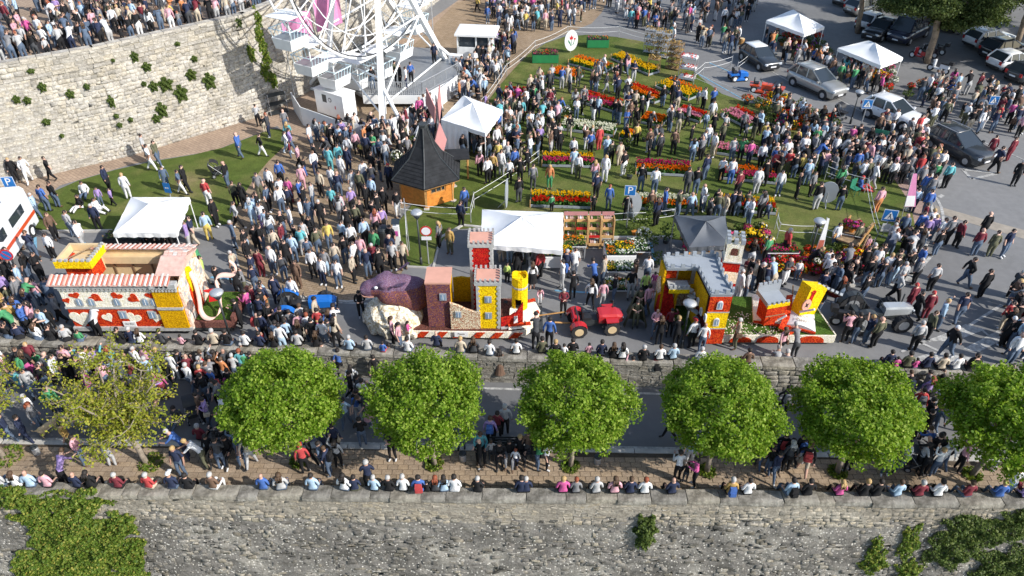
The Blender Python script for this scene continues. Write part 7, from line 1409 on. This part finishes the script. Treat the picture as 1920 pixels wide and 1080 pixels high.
P_add('665 737 wjkwuL;707 720 kkkwu;662 752 kkkwr;684 768 wkkbu;652 804 cjkau;674 787 kekaub;947 816 ekgau;933 824 mkkau;1255 824 kkkwl;1463 780 kkkaub;1723 748 gjkwl;1748 742 kjkwl;1742 814 jjkwl;1780 806 kkkwr;1798 860 kkkwl;1699 842 kkkwu;1727 825 kkkau;27 830 njkwr;57 832 nnkwr;134 804 nekau;156 806 vjkar;186 798 kwkwl;335 790 qjkgd;386 792 zkkal;398 800 ujkal;378 826 mkgsu;312 750 fmkau;365 738 wjgau;409 745 bjgau;388 722 ejgau;429 810 kjkad;96 730 kjkgd;36 720 aaksu;613 695 wkkcd;642 707 bkkau;735 698 kkkaub;938 715 zzkauL;960 704 vkkau;1181 722 pkkdu;1224 721 mkkaub;1447 717 ekgau;1467 726 gjgau;20 760 kjkar;70 745 ejkad;120 720 wjkar;165 725 kkkal;210 735 pjkau;240 718 wwkad;255 760 kjkad;290 725 cjgau;60 715 tjkar;345 708 kkkar;505 705 njkau;540 712 kkkal;470 735 mjkad;440 745 kkkau;460 770 wjkal;420 770 gkkar;395 755 kjkal;1840 745 ukkar;1870 738 kkkal;1905 750 ejkau;1860 800 kkkwl;1900 815 njkwl', LOW, 'street')
P_add('633 653 skkauL;657 658 ckgsu;719 661 brksuK;819 651 nkxsu;864 663 sjysu;888 663 qkzsuL;918 668 wjksu;968 665 wkksu;1016 663 vkksu;1041 668 kkysu;1057 666 wkksuK;1073 665 kkksu;1104 663 pkksuK;1127 668 nkksu;1149 672 kkzsuL;1166 674 wkksuL;1205 677 kkgsu;1236 676 wkzsu;1261 675 ckgsu;1664 686 nkksu;1678 689 fkksuK;1698 690 vkksu;1714 691 fjksuK;1735 692 nkksu;1762 694 skksu;1312 680 wjgsu;1400 683 zkksu;1790 694 wjksu;1820 696 kkksu;765 661 wjksu;595 651 kkzsuL;560 650 ekksu;690 658 ejksu', .51, 'lowwall')
P_add('163 655 ankau;188 635 wkklu;195 647 hskau;207 645 unkau;281 648 wkgau;298 658 pkkau;318 655 kkyau;333 679 wwgau;352 666 nkkal;364 685 mkxau;390 683 rjkau;388 706 rgyau;405 700 gkkau;418 683 kkzauL;435 706 fkkauK;447 683 ejgau;465 670 ajrau;445 648 qkxar;480 645 twkau;67 680 kfzauL;83 664 twkauK;107 680 gkxaub;140 672 pkkaub;172 674 rkkauK;12 668 wpgau;97 703 kjkau;86 686 pkkauK;15 594 hzdcr;5 632 pppauW;36 622 hhkauW;62 627 bkkcr;120 604 gkkwl;80 574 pjkau;22 568 ukkau;50 548 cjkar;25 538 kkkar;82 527 kkkbr;104 486 wkkad;475 598 fjkbl;456 614 kkkal;494 610 nkkau;387 532 lskwr;378 517 tjkarL;416 555 kkkarL;445 522 sjgal;452 558 kkkau;464 552 gvkbl;483 548 njkau;1004 656 qkkau;1029 653 bkkau;1226 634 pjxad;1253 630 mkkdd;1234 648 kkzauL;1266 652 kkyau;1295 654 wkdau;1313 662 wjxau;1376 654 svgcl;1459 670 pkzauL;1486 674 gqgau;1581 643 pkkau;1598 645 kjkau;1620 645 njydu;1635 652 vkxau;1709 658 ekgaur;1770 670 kjcwl;679 594 kkkbd;636 640 skkwl;632 641 wkklu;500 642 nkkau;522 570 nnkau;500 587 nokau;555 574 wjkaub;536 630 kkkau;552 634 gjkau;568 640 pkkau;585 633 kkkau;598 614 sskar;603 634 rkkau;593 654 kkkau;525 658 cjkau;534 664 wckau;488 658 njkau;568 655 kkzauL;612 658 wjkau;545 655 ckkau;738 649 pkzarL;751 657 pjkarL;767 640 fwkarLK;951 530 lkkauK;970 520 kkkauL;956 493 wckau;972 512 wkzauL;998 544 wkzauLS;1012 522 rkrauL;1004 512 gkkau;1011 570 pwkad K;1061 522 nkgau;1076 517 wwkau;1055 592 mkgcd;1054 542 wekdlb;1073 562 kkkdu;1114 548 bkkau;1106 580 wkzauL;1128 578 pekau;1130 535 sjkal;1187 541 zwkarL;1211 530 wjkau;1206 562 lkkad;1212 590 pjkau;1224 547 fpkauK;1246 592 wkkad;1190 614 vvkadC;1196 590 vvkadC;1380 560 wwgar;1394 560 ejkarL;1418 549 kkgar;1400 535 kvkal;1430 548 njkau;1180 560 kekad;1150 570 kjkal'.replace(' K;','K;'), 0, 'road')
P_add('107 449 zkzarb;140 445 ejkau;161 467 wekwlb;188 432 nkgad;368 459 nskwl;395 451 cykau;408 424 kkkar;360 467 uekal;322 467 ckkau;309 474 gkkad;293 472 kkkau;270 470 njkau;75 410 cjgwr;92 397 bjkau;110 389 kjkau;5 367 njkwl;34 342 kkyad;58 342 wwkwd;45 330 kkkad;100 339 kkkwlb;287 321 wwkwr;277 300 ejkarb;300 311 vjkwr;316 357 jjkad;343 365 jwkwr;352 359 kkkwr;430 351 kjxal;453 297 bjxwl;493 294 kwkwr;394 386 rwxau;445 386 vkkau;460 392 kkkauL;448 429 ekkwr;478 424 ccgauL;445 467 jjgal;467 482 kckal;161 365 wjkgd;183 397 wwkgr;153 389 kwkgd;192 386 ujkadK;215 386 ukkwlK;207 359 nkkar;243 373 wwyau;20 420 mekau;490 410 kkkal;505 440 cjkau', LAWNZ, 'leftlawn')
P_add('540 289 wckwrL;548 287 ujkwrL;563 316 pkkwr;573 329 kbkwrK;595 316 kkkwlb;530 351 bkkaub;570 357 ppgau;567 383 bnkwl;621 322 aakau;638 316 aakau;655 322 nnkau;643 340 wekau;638 370 njxau;625 359 wjkau;665 367 ewkaub;678 370 vkkaub;714 340 kjkar;747 407 kwkad;722 402 kkkau;711 413 kkkau;732 354 nkdad;626 399 akkad;641 413 pekauL;663 402 ukgau;680 424 kkxau;671 434 vkkau;550 437 wjkal;534 445 kjxau;512 450 wjkauL;574 464 ewkad;587 457 kkkcd;585 424 jjkad;569 424 wkkar;605 427 kkgad;620 467 yjkad;646 464 ckkau;663 472 wkkau;655 440 kkkau;687 462 ckkau;706 486 tkkad;680 494 pjkad;736 475 kkkad;708 445 pkrauL;703 427 kekau;758 504 skkad;735 494 nkxad;739 507 ekzad;665 529 skgar;692 520 njxad;703 510 mkgad;637 539 wjkad;614 518 gckad;633 507 sjkau;583 496 jkkaub;555 494 cjkau;542 502 kkkad;516 515 wjxad;536 529 qjkaub;493 520 mmkauC;562 539 zzkad;590 520 wkkad;609 534 wnkad;510 364 wkkad;531 381 wkkad;547 381 fmkau;491 375 gvkad;507 397 jkkar;531 402 wjkau;546 397 nkkau;485 413 cjkau;496 429 wukau;485 472 kkkau;496 472 kjkar;470 500 kkkar;480 530 njkal;575 400 kjkar;590 390 ejkal;605 370 skkad;690 395 kkkal;700 380 ckkad;685 350 wjkau;700 330 kkkau;655 300 wjkad;670 290 pkkau;690 300 nkkau;725 310 ejkau;610 300 kjkal;585 280 wjkar;625 280 kkkau;645 270 ukkau;520 480 sjkau;650 495 kjkau;668 505 wkkal;600 480 vjkau;560 470 kjkal;535 470 mjkar;720 440 ukkau;715 520 kkkau;845 475 hvzad;825 465 geykrL'.replace('geykrL','gkyalL'), 0, 'plaza')
P_add('1876 482 njkad;1852 482 vvkau;1838 446 kkxau;1823 480 mjxau;1788 464 mkkar;1769 461 gkkau;1756 459 wwkau;1740 452 ujyau;1804 537 kjkwr;1835 559 kkkau;1790 606 njkwu;1700 584 mmdauC;1731 598 mmdauC;1710 600 kkkwl;1753 617 cjydr;1733 635 vkzar;1672 565 ekgwr;1613 568 kjkau;1568 570 kjrauL;1740 547 ekkau;1898 574 lkgau;1876 619 rskau;1906 597 wjkau;1890 622 kkkau;1876 650 kkcau;1892 654 kjkau;1911 642 kkkar;1643 507 kkkau;1624 510 vkgau;1613 515 kkkau;1592 534 kkkau;1618 539 kjkau;1645 539 kkgau;1667 534 kckau;1672 520 vkkau;1696 520 kkgau;1712 534 gkgau;1682 542 ekgau;1715 450 bkkau;1728 455 ukkau;1723 430 mmkal;1707 400 cnkau;1699 397 pwkauL;1731 405 bjkau;1737 378 gjkau;1726 375 bjkau;1768 354 akkau;1755 332 wkkau;1745 350 tkkau;1632 354 wekwl;1653 343 skkauLS;1667 346 wkkau;1688 346 qkkau;1860 324 nkkwr;1887 303 mmkauC;1852 297 mmkauC;1898 348 kkgad;1715 297 rjkau;1433 492 tkkau;1468 482 rkgar;1560 467 wjkad;1600 469 vkkau;1621 477 pokauK;1710 470 kykau;1702 480 nkkau;1550 545 gkkau;1535 560 njkau;1580 550 kkkal;1530 590 kjkal;1750 480 kjkau;1690 500 kjkar', 0, 'roundabout')
P_add('1457 367 wjkad;1490 372 kkxar;1517 367 gkkad;1527 394 kekau;1568 359 tkkauL;1610 356 brdgr;1508 348 cjgau;973 380 kqkau;975 342 kkkau;999 356 gqkaub;1030 354 otykdL;1075 327 cekau;1083 335 wvkau;1114 345 pjyauL;1133 340 wwyadL;1168 330 kwkau;1140 394 bjraub;1117 373 nkkau;1112 397 kkkauK;1034 397 tkkauK;1173 413 kkkau;1200 359 kjkau;1225 365 wjkau;1286 365 qqkau;1302 365 kjkau;1315 392 wjxal;1218 405 zkxau;1229 424 nkzauL;1243 402 bjkar;1320 338 njkau;1350 340 wkkau;1367 346 wbkau;1380 370 mkkau;1415 365 wekau;1340 402 kkkau;1370 405 nkkau;1396 405 vkkau;1423 410 gkkauL;1136 303 cjxau;1145 308 vkkau;1160 311 sskau;1122 282 rrkauS;1106 292 bkkaub;1049 287 kkkau;1074 302 wkkau;1215 298 kkkar;1235 295 qkkau;1261 290 zkkau;1296 305 cjkauL;1335 295 wskal;1310 295 kkkau;1402 308 fnkau;1423 316 wkkad;1370 302 ejkau;872 398 bnkau;865 425 nkkau;1560 300 wjkad;1600 330 bvkau;1485 335 kjkau;1540 330 pjkau;1585 320 kjkau;1470 310 wkkau;1450 330 rkkau;1500 300 wjkau;1430 350 kkkau;1610 300 gkkau;955 345 wkkau;965 325 bkkau;925 335 hkkau;915 345 wkkau;900 330 pkkauL;935 310 ykkau;940 330 wekau;1635 310 njkau;1660 310 ejkau;1570 395 kjkau;1640 400 pokau', LAWNZ, 'lawn')
for i, (p, c, x, y, place) in enumerate(PPL):                    # the front rows by the heart float stand below, at the foot of the low wall
    if place == 'road' and x < 500 and y > 641:
        p = G(x, y+34, LOW); p.y = min(p.y, low_wall_y(p.x)-.3); PPL[i] = (p, c, *S(p), 'street')
P_add('18 634 kjksu;40 635 nkksu;74 637 wjzsuL;100 638 kkksu;128 639 ekgsu;152 640 tjksuK;228 644 kkksu;250 644 njgsu;266 645 wkzsuL;306 646 qkksu;342 647 pkksuK;374 648 kkksu;404 648 skgsu;428 649 kjksu;462 650 wkksu;490 651 nkksu;515 652 kkzsuL', .51, 'lowwall')
P_add('742 158 vkkar;752 162 kkkal;763 166 wnkal;772 158 bkkau;700 168 kjkau;815 120 nkkad', 1.0, 'wheel deck')
# ---- the densest part of the crowd: scattered by area, looking about
_cols = list('kkkkkkkkkkkkkkkkknnnnnqqqqqwwwwwwwwwwggggeeeessszzvvjjjcccbbrmmppfuyota'); _bots = list('kkkkkkjjjjjjjnqqewsv'); _hr = list('kkkkkkzzzzygrxx')
def rnd_code(): return random.choice(_cols)+random.choice(_bots)+random.choice(_hr)+random.choice('aaaabbccdwxl')+random.choice('uudlr')+random.choice(['','','','b','L','L','K','T'])
def fill(poly, n, place, z=None, dmin=.42):
    pts = []; tries = 0; xs = [p[0] for p in poly]; ys = [p[1] for p in poly]
    while len(pts) < n and tries < n*30:
        tries += 1; x, y = random.uniform(min(xs), max(xs)), random.uniform(min(ys), max(ys)); ins = False
        for i in range(len(poly)):
            (xa, ya), (xb, yb) = poly[i], poly[i-1]
            if (ya > y) != (yb > y) and x < (xb-xa)*(y-ya)/(yb-ya)+xa: ins = not ins
        if not ins: continue
        zz = z if z is not None else LAWNZ(x, y); p = G(x, y, zz)
        if any((p-q[0]).length < dmin for q in PPL[-400:]): continue
        bad = False
        for o_, an, u0, u1, v0, v1 in BEDS:
            dx, dy = p.x-o_.x, p.y-o_.y; u = dx*math.cos(an)+dy*math.sin(an); v = -dx*math.sin(an)+dy*math.cos(an)
            if u0-.15 < u < u1+.15 and v0-.4 < v < v1+.15: bad = True; break
        if bad: continue
        pts.append(p); PPL.append((p, rnd_code(), x, y, place))
KO = G(800,393); BEDS += [(Vector((KO.x,KO.y+1.7,0)),0,-1.9,1.9,-2,2), (Vector((-16.4,26.1,0)),0,-3.4,4.1,-1.5,1.4), (Vector((-1.9,25.75,0)),0,-4.8,3.3,-1.5,1.4), (G(1395,600),0,-4.3,4.4,-1.3,2.0), (G(580,590),0,-1.5,1.5,-.8,.8), (G(1636,604),0,-1.6,1.6,-.8,.9)]
fill([(640,255),(745,262),(800,215),(830,225),(815,262),(760,310),(650,300),(600,275)], 62, 'queue', 0); fill([(850,150),(900,120),(940,60),(985,60),(960,120),(905,195),(860,195)], 62, 'booth', 0); fill([(900,0),(1130,0),(1100,45),(1050,60),(940,60)], 84, 'top', 0)
fill([(905,215),(950,180),(1020,160),(1050,210),(1050,300),(980,330),(900,300),(870,260)], 96, 'lawn'); fill([(1030,150),(1160,130),(1330,200),(1440,260),(1440,320),(1240,300),(1050,280)], 80, 'lawn'); fill([(1440,190),(1560,250),(1640,290),(1690,330),(1680,352),(1560,350),(1440,330)], 84, 'lawn'); fill([(1130,10),(1430,10),(1380,60),(1300,70),(1200,60)], 90, 'top', 0); fill([(1120,40),(1200,40),(1260,75),(1380,75),(1400,100),(1330,110)], 16, 'top', 0); fill([(860,0),(960,0),(950,40),(920,50)], 16, 'top', 0); fill([(1640,240),(1720,255),(1755,330),(1720,380),(1690,335),(1630,290)], 42, 'kerb', 0)
fill([(1700,165),(1800,170),(1900,190),(1915,270),(1850,255),(1740,240)], 62, 'car park', 0); fill([(1425,75),(1500,110),(1620,140),(1650,185),(1580,165),(1440,110)], 42, 'car park', 0); fill([(450,300),(600,290),(740,300),(745,470),(690,540),(560,545),(460,520),(445,430)], 4, 'plaza', 0); fill([(440,560),(640,575),(640,650),(490,670),(440,640)], 14, 'road', 0); fill([(0,690),(470,690),(470,735),(0,740)], 20, 'street', LOW)
fill([(905,470),(1050,480),(1060,500),(900,500)], 10, 'stall', 0); fill([(1380,500),(1640,515),(1620,550),(1400,545)], 16, 'stall', 0); fill([(860,230),(930,240),(900,300),(850,300)], 26, 'lawn', None, .4); fill([(0,575),(110,560),(110,640),(0,640)], 14, 'road', 0); fill([(1655,440),(1745,440),(1720,520),(1640,540)], 16, 'kerb', 0); fill([(1880,560),(1920,540),(1920,680),(1870,690)], 14, 'kerb', 0); fill([(0,430),(55,430),(90,560),(0,560)], 8, 'road', 0); fill([(1240,400),(1440,380),(1440,425),(1260,415)], 10, 'lawn'); fill([(480,235),(600,255),(640,300),(540,300)], 12, 'plaza', 0); fill([(1750,10),(1910,5),(1915,75),(1800,70)], 14, 'car park', 0)
for q, n_, z in (([(60,740),(460,740),(460,810),(60,810)],14,LOW),([(640,735),(700,735),(700,810),(640,810)],5,LOW),([(1640,760),(1760,760),(1760,825),(1640,825)],8,LOW),([(1850,760),(1918,760),(1918,830),(1850,830)],5,LOW),([(385,852),(480,852),(480,885),(385,885)],5,SIDE),([(900,858),(1030,862),(1030,885),(900,880)],6,SIDE),([(1420,864),(1530,868),(1530,892),(1420,890)],8,SIDE),([(1650,870),(1790,874),(1790,898),(1650,895)],8,SIDE),([(560,858),(640,858),(640,888),(560,888)],4,SIDE)): fill(q, n_, 'street' if z == LOW else 'sidewalk', z, .5)
# upper terrace: a row leaning on the parapet and the crowd behind
TZ = TERR-.02
for i in range(52):
    s = 7+i*.62+random.uniform(-.12,.12); p, ux, _ = tw_frame(s, TWH); n_ = Vector((ux.y,-ux.x,0)); x, y = S(p); c = rnd_code(); PPL.append((Vector((p.x,p.y,TZ))-n_*random.uniform(.72,.95), c[:3]+random.choice('aabcl')+'T'+c[5:], x, y, 'terrace'))
for i in range(330):
    s = random.uniform(4, 40); p, ux, _ = tw_frame(s, TWH); n_ = Vector((ux.y,-ux.x,0)); q = Vector((p.x,p.y,TZ))-n_*(1.25+10*random.random()**1.2)
    if any((q-r[0]).length < .45 for r in PPL[-240:]): continue
    x, y = S(q); c = rnd_code(); PPL.append((q, c[:4]+random.choice('Tudlr')+c[5:], x, y, 'terrace'))
for x, y, c in ((600,120,'kkksu'),(620,70,'nkksu')): pass
# ---- build: the ones that show largest are individuals, the rest one mass
def shown(q):
    p = q[0]; x, y = S(p); d = (p-Vector((0,0,CH))).length
    return d if (-15 < x < 1935 and -5 < y < 1090) else 1e3+d
PPL.sort(key=shown); NEAR = 312
FACE = {'d':0,'u':math.pi,'l':-math.pi/2,'r':math.pi/2,'T':math.pi+.55}
# facing -Y is towards the camera; local -Y turned by rz
FACE['l'], FACE['r'] = -math.pi/2, math.pi/2
PLACE = {'seat':'sitting on the seat wall','sidewalk':'on the brick sidewalk','bench':'seated on a sidewalk bench','street':'on the lower street','lowwall':'sitting on the low wall','road':'on the parade road','leftlawn':'by the left lawn','plaza':'on the paved plaza','roundabout':'near the roundabout','lawn':'on the tulip lawn','kerb':'by the right kerb','stall':'at the flower stall','queue':'in the wheel queue','terrace':'on the upper terrace'}
LM = [('the heart float',270,600),('the bull float',850,600),('the castle float',1400,600),('the red tractor',1110,610),('the silver tractor',1630,600),('the blue tractor',580,590),('the kiosk',795,380),('the left gazebo',280,440),('the plant stall',980,490),('the seedling tables',1160,520),('the ambulance',20,480),('the ringed sign',800,460),('the parking meter',747,450),('the flower stall',1520,490),('the budding tree',275,800),('the leftmost linden',560,800),('the second linden',815,800),('the third linden',1070,800),('the fourth linden',1325,800),('the fifth linden',1580,800),('the rightmost linden',1830,800),('the round grey sign',1548,370),('the parking sign',1178,390)]
made = []
for i, (p, c, x, y, place) in enumerate(PPL[:NEAR]):
    random.seed(i*13+5); ex = c[5:]; pose = c[3] if c[3] != 'a' or random.random() < .5 else random.choice('bcbcxwl' if place not in ('lowwall','seat') else 'bc'); P0 = POSES.get(pose, POSES['a']); kid = 'K' in ex; sc = random.uniform(.94,1.05)*(.68 if kid else 1)
    rz = FACE.get(c[4], 0)+random.uniform(-.3,.3)*(.6 if pose == 's' else 1)
    o = link('person', P0['me'], None, p, rz); o.scale = (sc*random.uniform(.95,1.1),sc*random.uniform(.95,1.1),sc)
    sk = random.choice(SKM); top, bot = CLM.get(c[0], CLM['k']), CLM.get(c[1], CLM['j']); short = 'T' in ex or random.random() < .25; sh = random.choice(SHM); skirt = 'S' in ex
    for k, m_ in enumerate((sk, top, bot, sh, sk if short else top, sk if (skirt or c[1] in 's' and random.random() < .5) else bot, M['eye'])): o.material_slots[k].link = 'OBJECT'; o.material_slots[k].material = m_
    hk = c[2]
    if hk != 'x':
        h = link('hair' if hk not in 'cd' else 'cap', HME['long' if 'L' in ex else 'cap' if hk in 'cd' else 'short'], o, P0['head']); h.material_slots[0].link = 'OBJECT'; h.material_slots[0].material = HRM.get(hk, HRM['k'])
    def extra(nm, me, loc, m_):
        q = link(nm, me, o, loc); q.material_slots[0].link = 'OBJECT'; q.material_slots[0].material = m_
    if 'b' in ex: extra('backpack', BAGM, P0['coll']+Vector((0,-.02,-.22)), random.choice([CLM['n'],CLM['k'],CLM['r'],CLM['b'],CLM['g']]))
    if 'b' not in ex and pose in 'abcwx' and random.random() < .18: extra('handbag', HBAG, P0['pel']+Vector((.2 if random.random() < .5 else -.2,.02,-.02)), random.choice([CLM['k'],CLM['z'],CLM['s'],CLM['m']]))
    if skirt: extra('skirt', SKIRT, P0['pel'], bot)
    if 'W' in ex: extra('gown', GOWN, P0['pel'], bot)
    if 'C' in ex: extra('cape', CAPE, P0['coll'], top)
    elif 'L' in ex and random.random() < .15 and pose != 's': extra('coat_skirt', SKIRT, P0['pel'], top)
    made.append((o, c, S(p), place))
# labels: colours, hair and nearest landmark; ties are told apart by order from the left
base = {}
for o, c, (x, y), place in made:
    tn = CLN.get(c[0], CLN['k'])[0]; bn = CLN.get(c[1], CLN['j'])[0]; hn = HRN.get(c[2], HRN['k'])[0]; kid = 'child' if 'K' in c[5:] else 'person'
    pl = PLACE.get(place, 'in the crowd')
    if place in ('road','plaza','sidewalk','street','leftlawn','lawn','roundabout','lowwall','seat','kerb'):
        lm = min(LM, key=lambda q: abs(q[1]-x)+abs(q[2]-y)*(1.2 if place not in ('seat','sidewalk','street') else .4)); pl = {'seat':'on the seat wall','lowwall':'on the low wall'}.get(place, '')+' near '+lm[0] if place not in () else pl
        pl = pl.strip()
    key = '%s in %s top, %s %s, %s' % (kid, tn, bn, 'skirt' if 'S' in c[5:] else 'gown' if 'W' in c[5:] else 'trousers', pl) if place not in ('seat','lowwall','bench') else '%s in %s top with %s hair, %s' % (kid, tn, hn, pl)
    base.setdefault(key, []).append((x, y, o, c))
for key, l in base.items():
    l.sort(key=lambda q: (q[0], q[1]))
    for k, (x, y, o, c) in enumerate(l):
        lb = key if len(l) == 1 else key+', '+('leftmost' if k == 0 else 'rightmost' if k == len(l)-1 else ORD[k]+' from left')
        if len(lb.split()) > 16: lb = lb.replace(' the ', ' ')
        tag(o, lb, 'person', 'people of the flower festival')
# the rest of the crowd as one mass
LOV = {k: np.array(v['lo'].v) for k, v in POSES.items()}; TR = {}
for k, v in POSES.items():
    tri = []; tm = []
    for f, m_ in zip(v['lo'].f, v['lo'].m):
        for j in range(1, len(f)-1): tri.append((f[0], f[j], f[j+1])); tm.append(m_)
    TR[k] = (np.array(tri), np.array(tm))
hv = np.array(HAIR['short'].v); ht = np.array([(f[0], f[j], f[j+1]) for f in HAIR['short'].f for j in (1,2)]); hvL = np.array(HAIR['long'].v); htL = np.array([(f[0], f[j], f[j+1]) for f in HAIR['long'].f for j in range(1, len(f)-1)])
cm = []; ci = {}
def cidx(m_):
    if m_.name not in ci: ci[m_.name] = len(cm); cm.append(m_)
    return ci[m_.name]
VV, TT, MM = [], [], []; off = 0
for i, (p, c, x, y, place) in enumerate(PPL[NEAR:]):
    k = c[3] if c[3] in POSES else 'a'; sc = random.uniform(.93,1.06)*(.68 if 'K' in c[5:] else 1); a = FACE.get(c[4], 0)+random.uniform(-.5,.5); R_ = np.array([[math.cos(a),-math.sin(a),0],[math.sin(a),math.cos(a),0],[0,0,1]])*sc
    sk = random.choice(SKM); top, bot = CLM.get(c[0], CLM['k']), CLM.get(c[1], CLM['j']); tab = np.array([cidx(q) for q in (sk, top, bot, random.choice(SHM), sk if random.random() < .3 else top, bot)])
    V_ = LOV[k] @ R_.T+np.array(p); t_, m_ = TR[k]; VV.append(V_); TT.append(t_+off); MM.append(tab[m_]); off += len(V_)
    if c[2] != 'x':
        h_, t_ = (hvL, htL) if 'L' in c[5:] else (hv, ht); V_ = (h_+np.array(POSES[k]['head'])) @ R_.T+np.array(p); VV.append(V_); TT.append(t_+off); MM.append(np.full(len(t_), cidx(HRM.get(c[2], HRM['k'])))); off += len(V_)
me = np_mesh('crowd', np.vstack(VV), None, cm, np.concatenate(MM), np.vstack(TT)); me.polygons.foreach_set('use_smooth', np.ones(len(me.polygons), bool)); tag(link('crowd', me), 'dense festival crowd filling the far square, lawn and terrace', 'crowd', kind='stuff')
print('people', len(PPL), 'crowd tris', len(me.polygons))
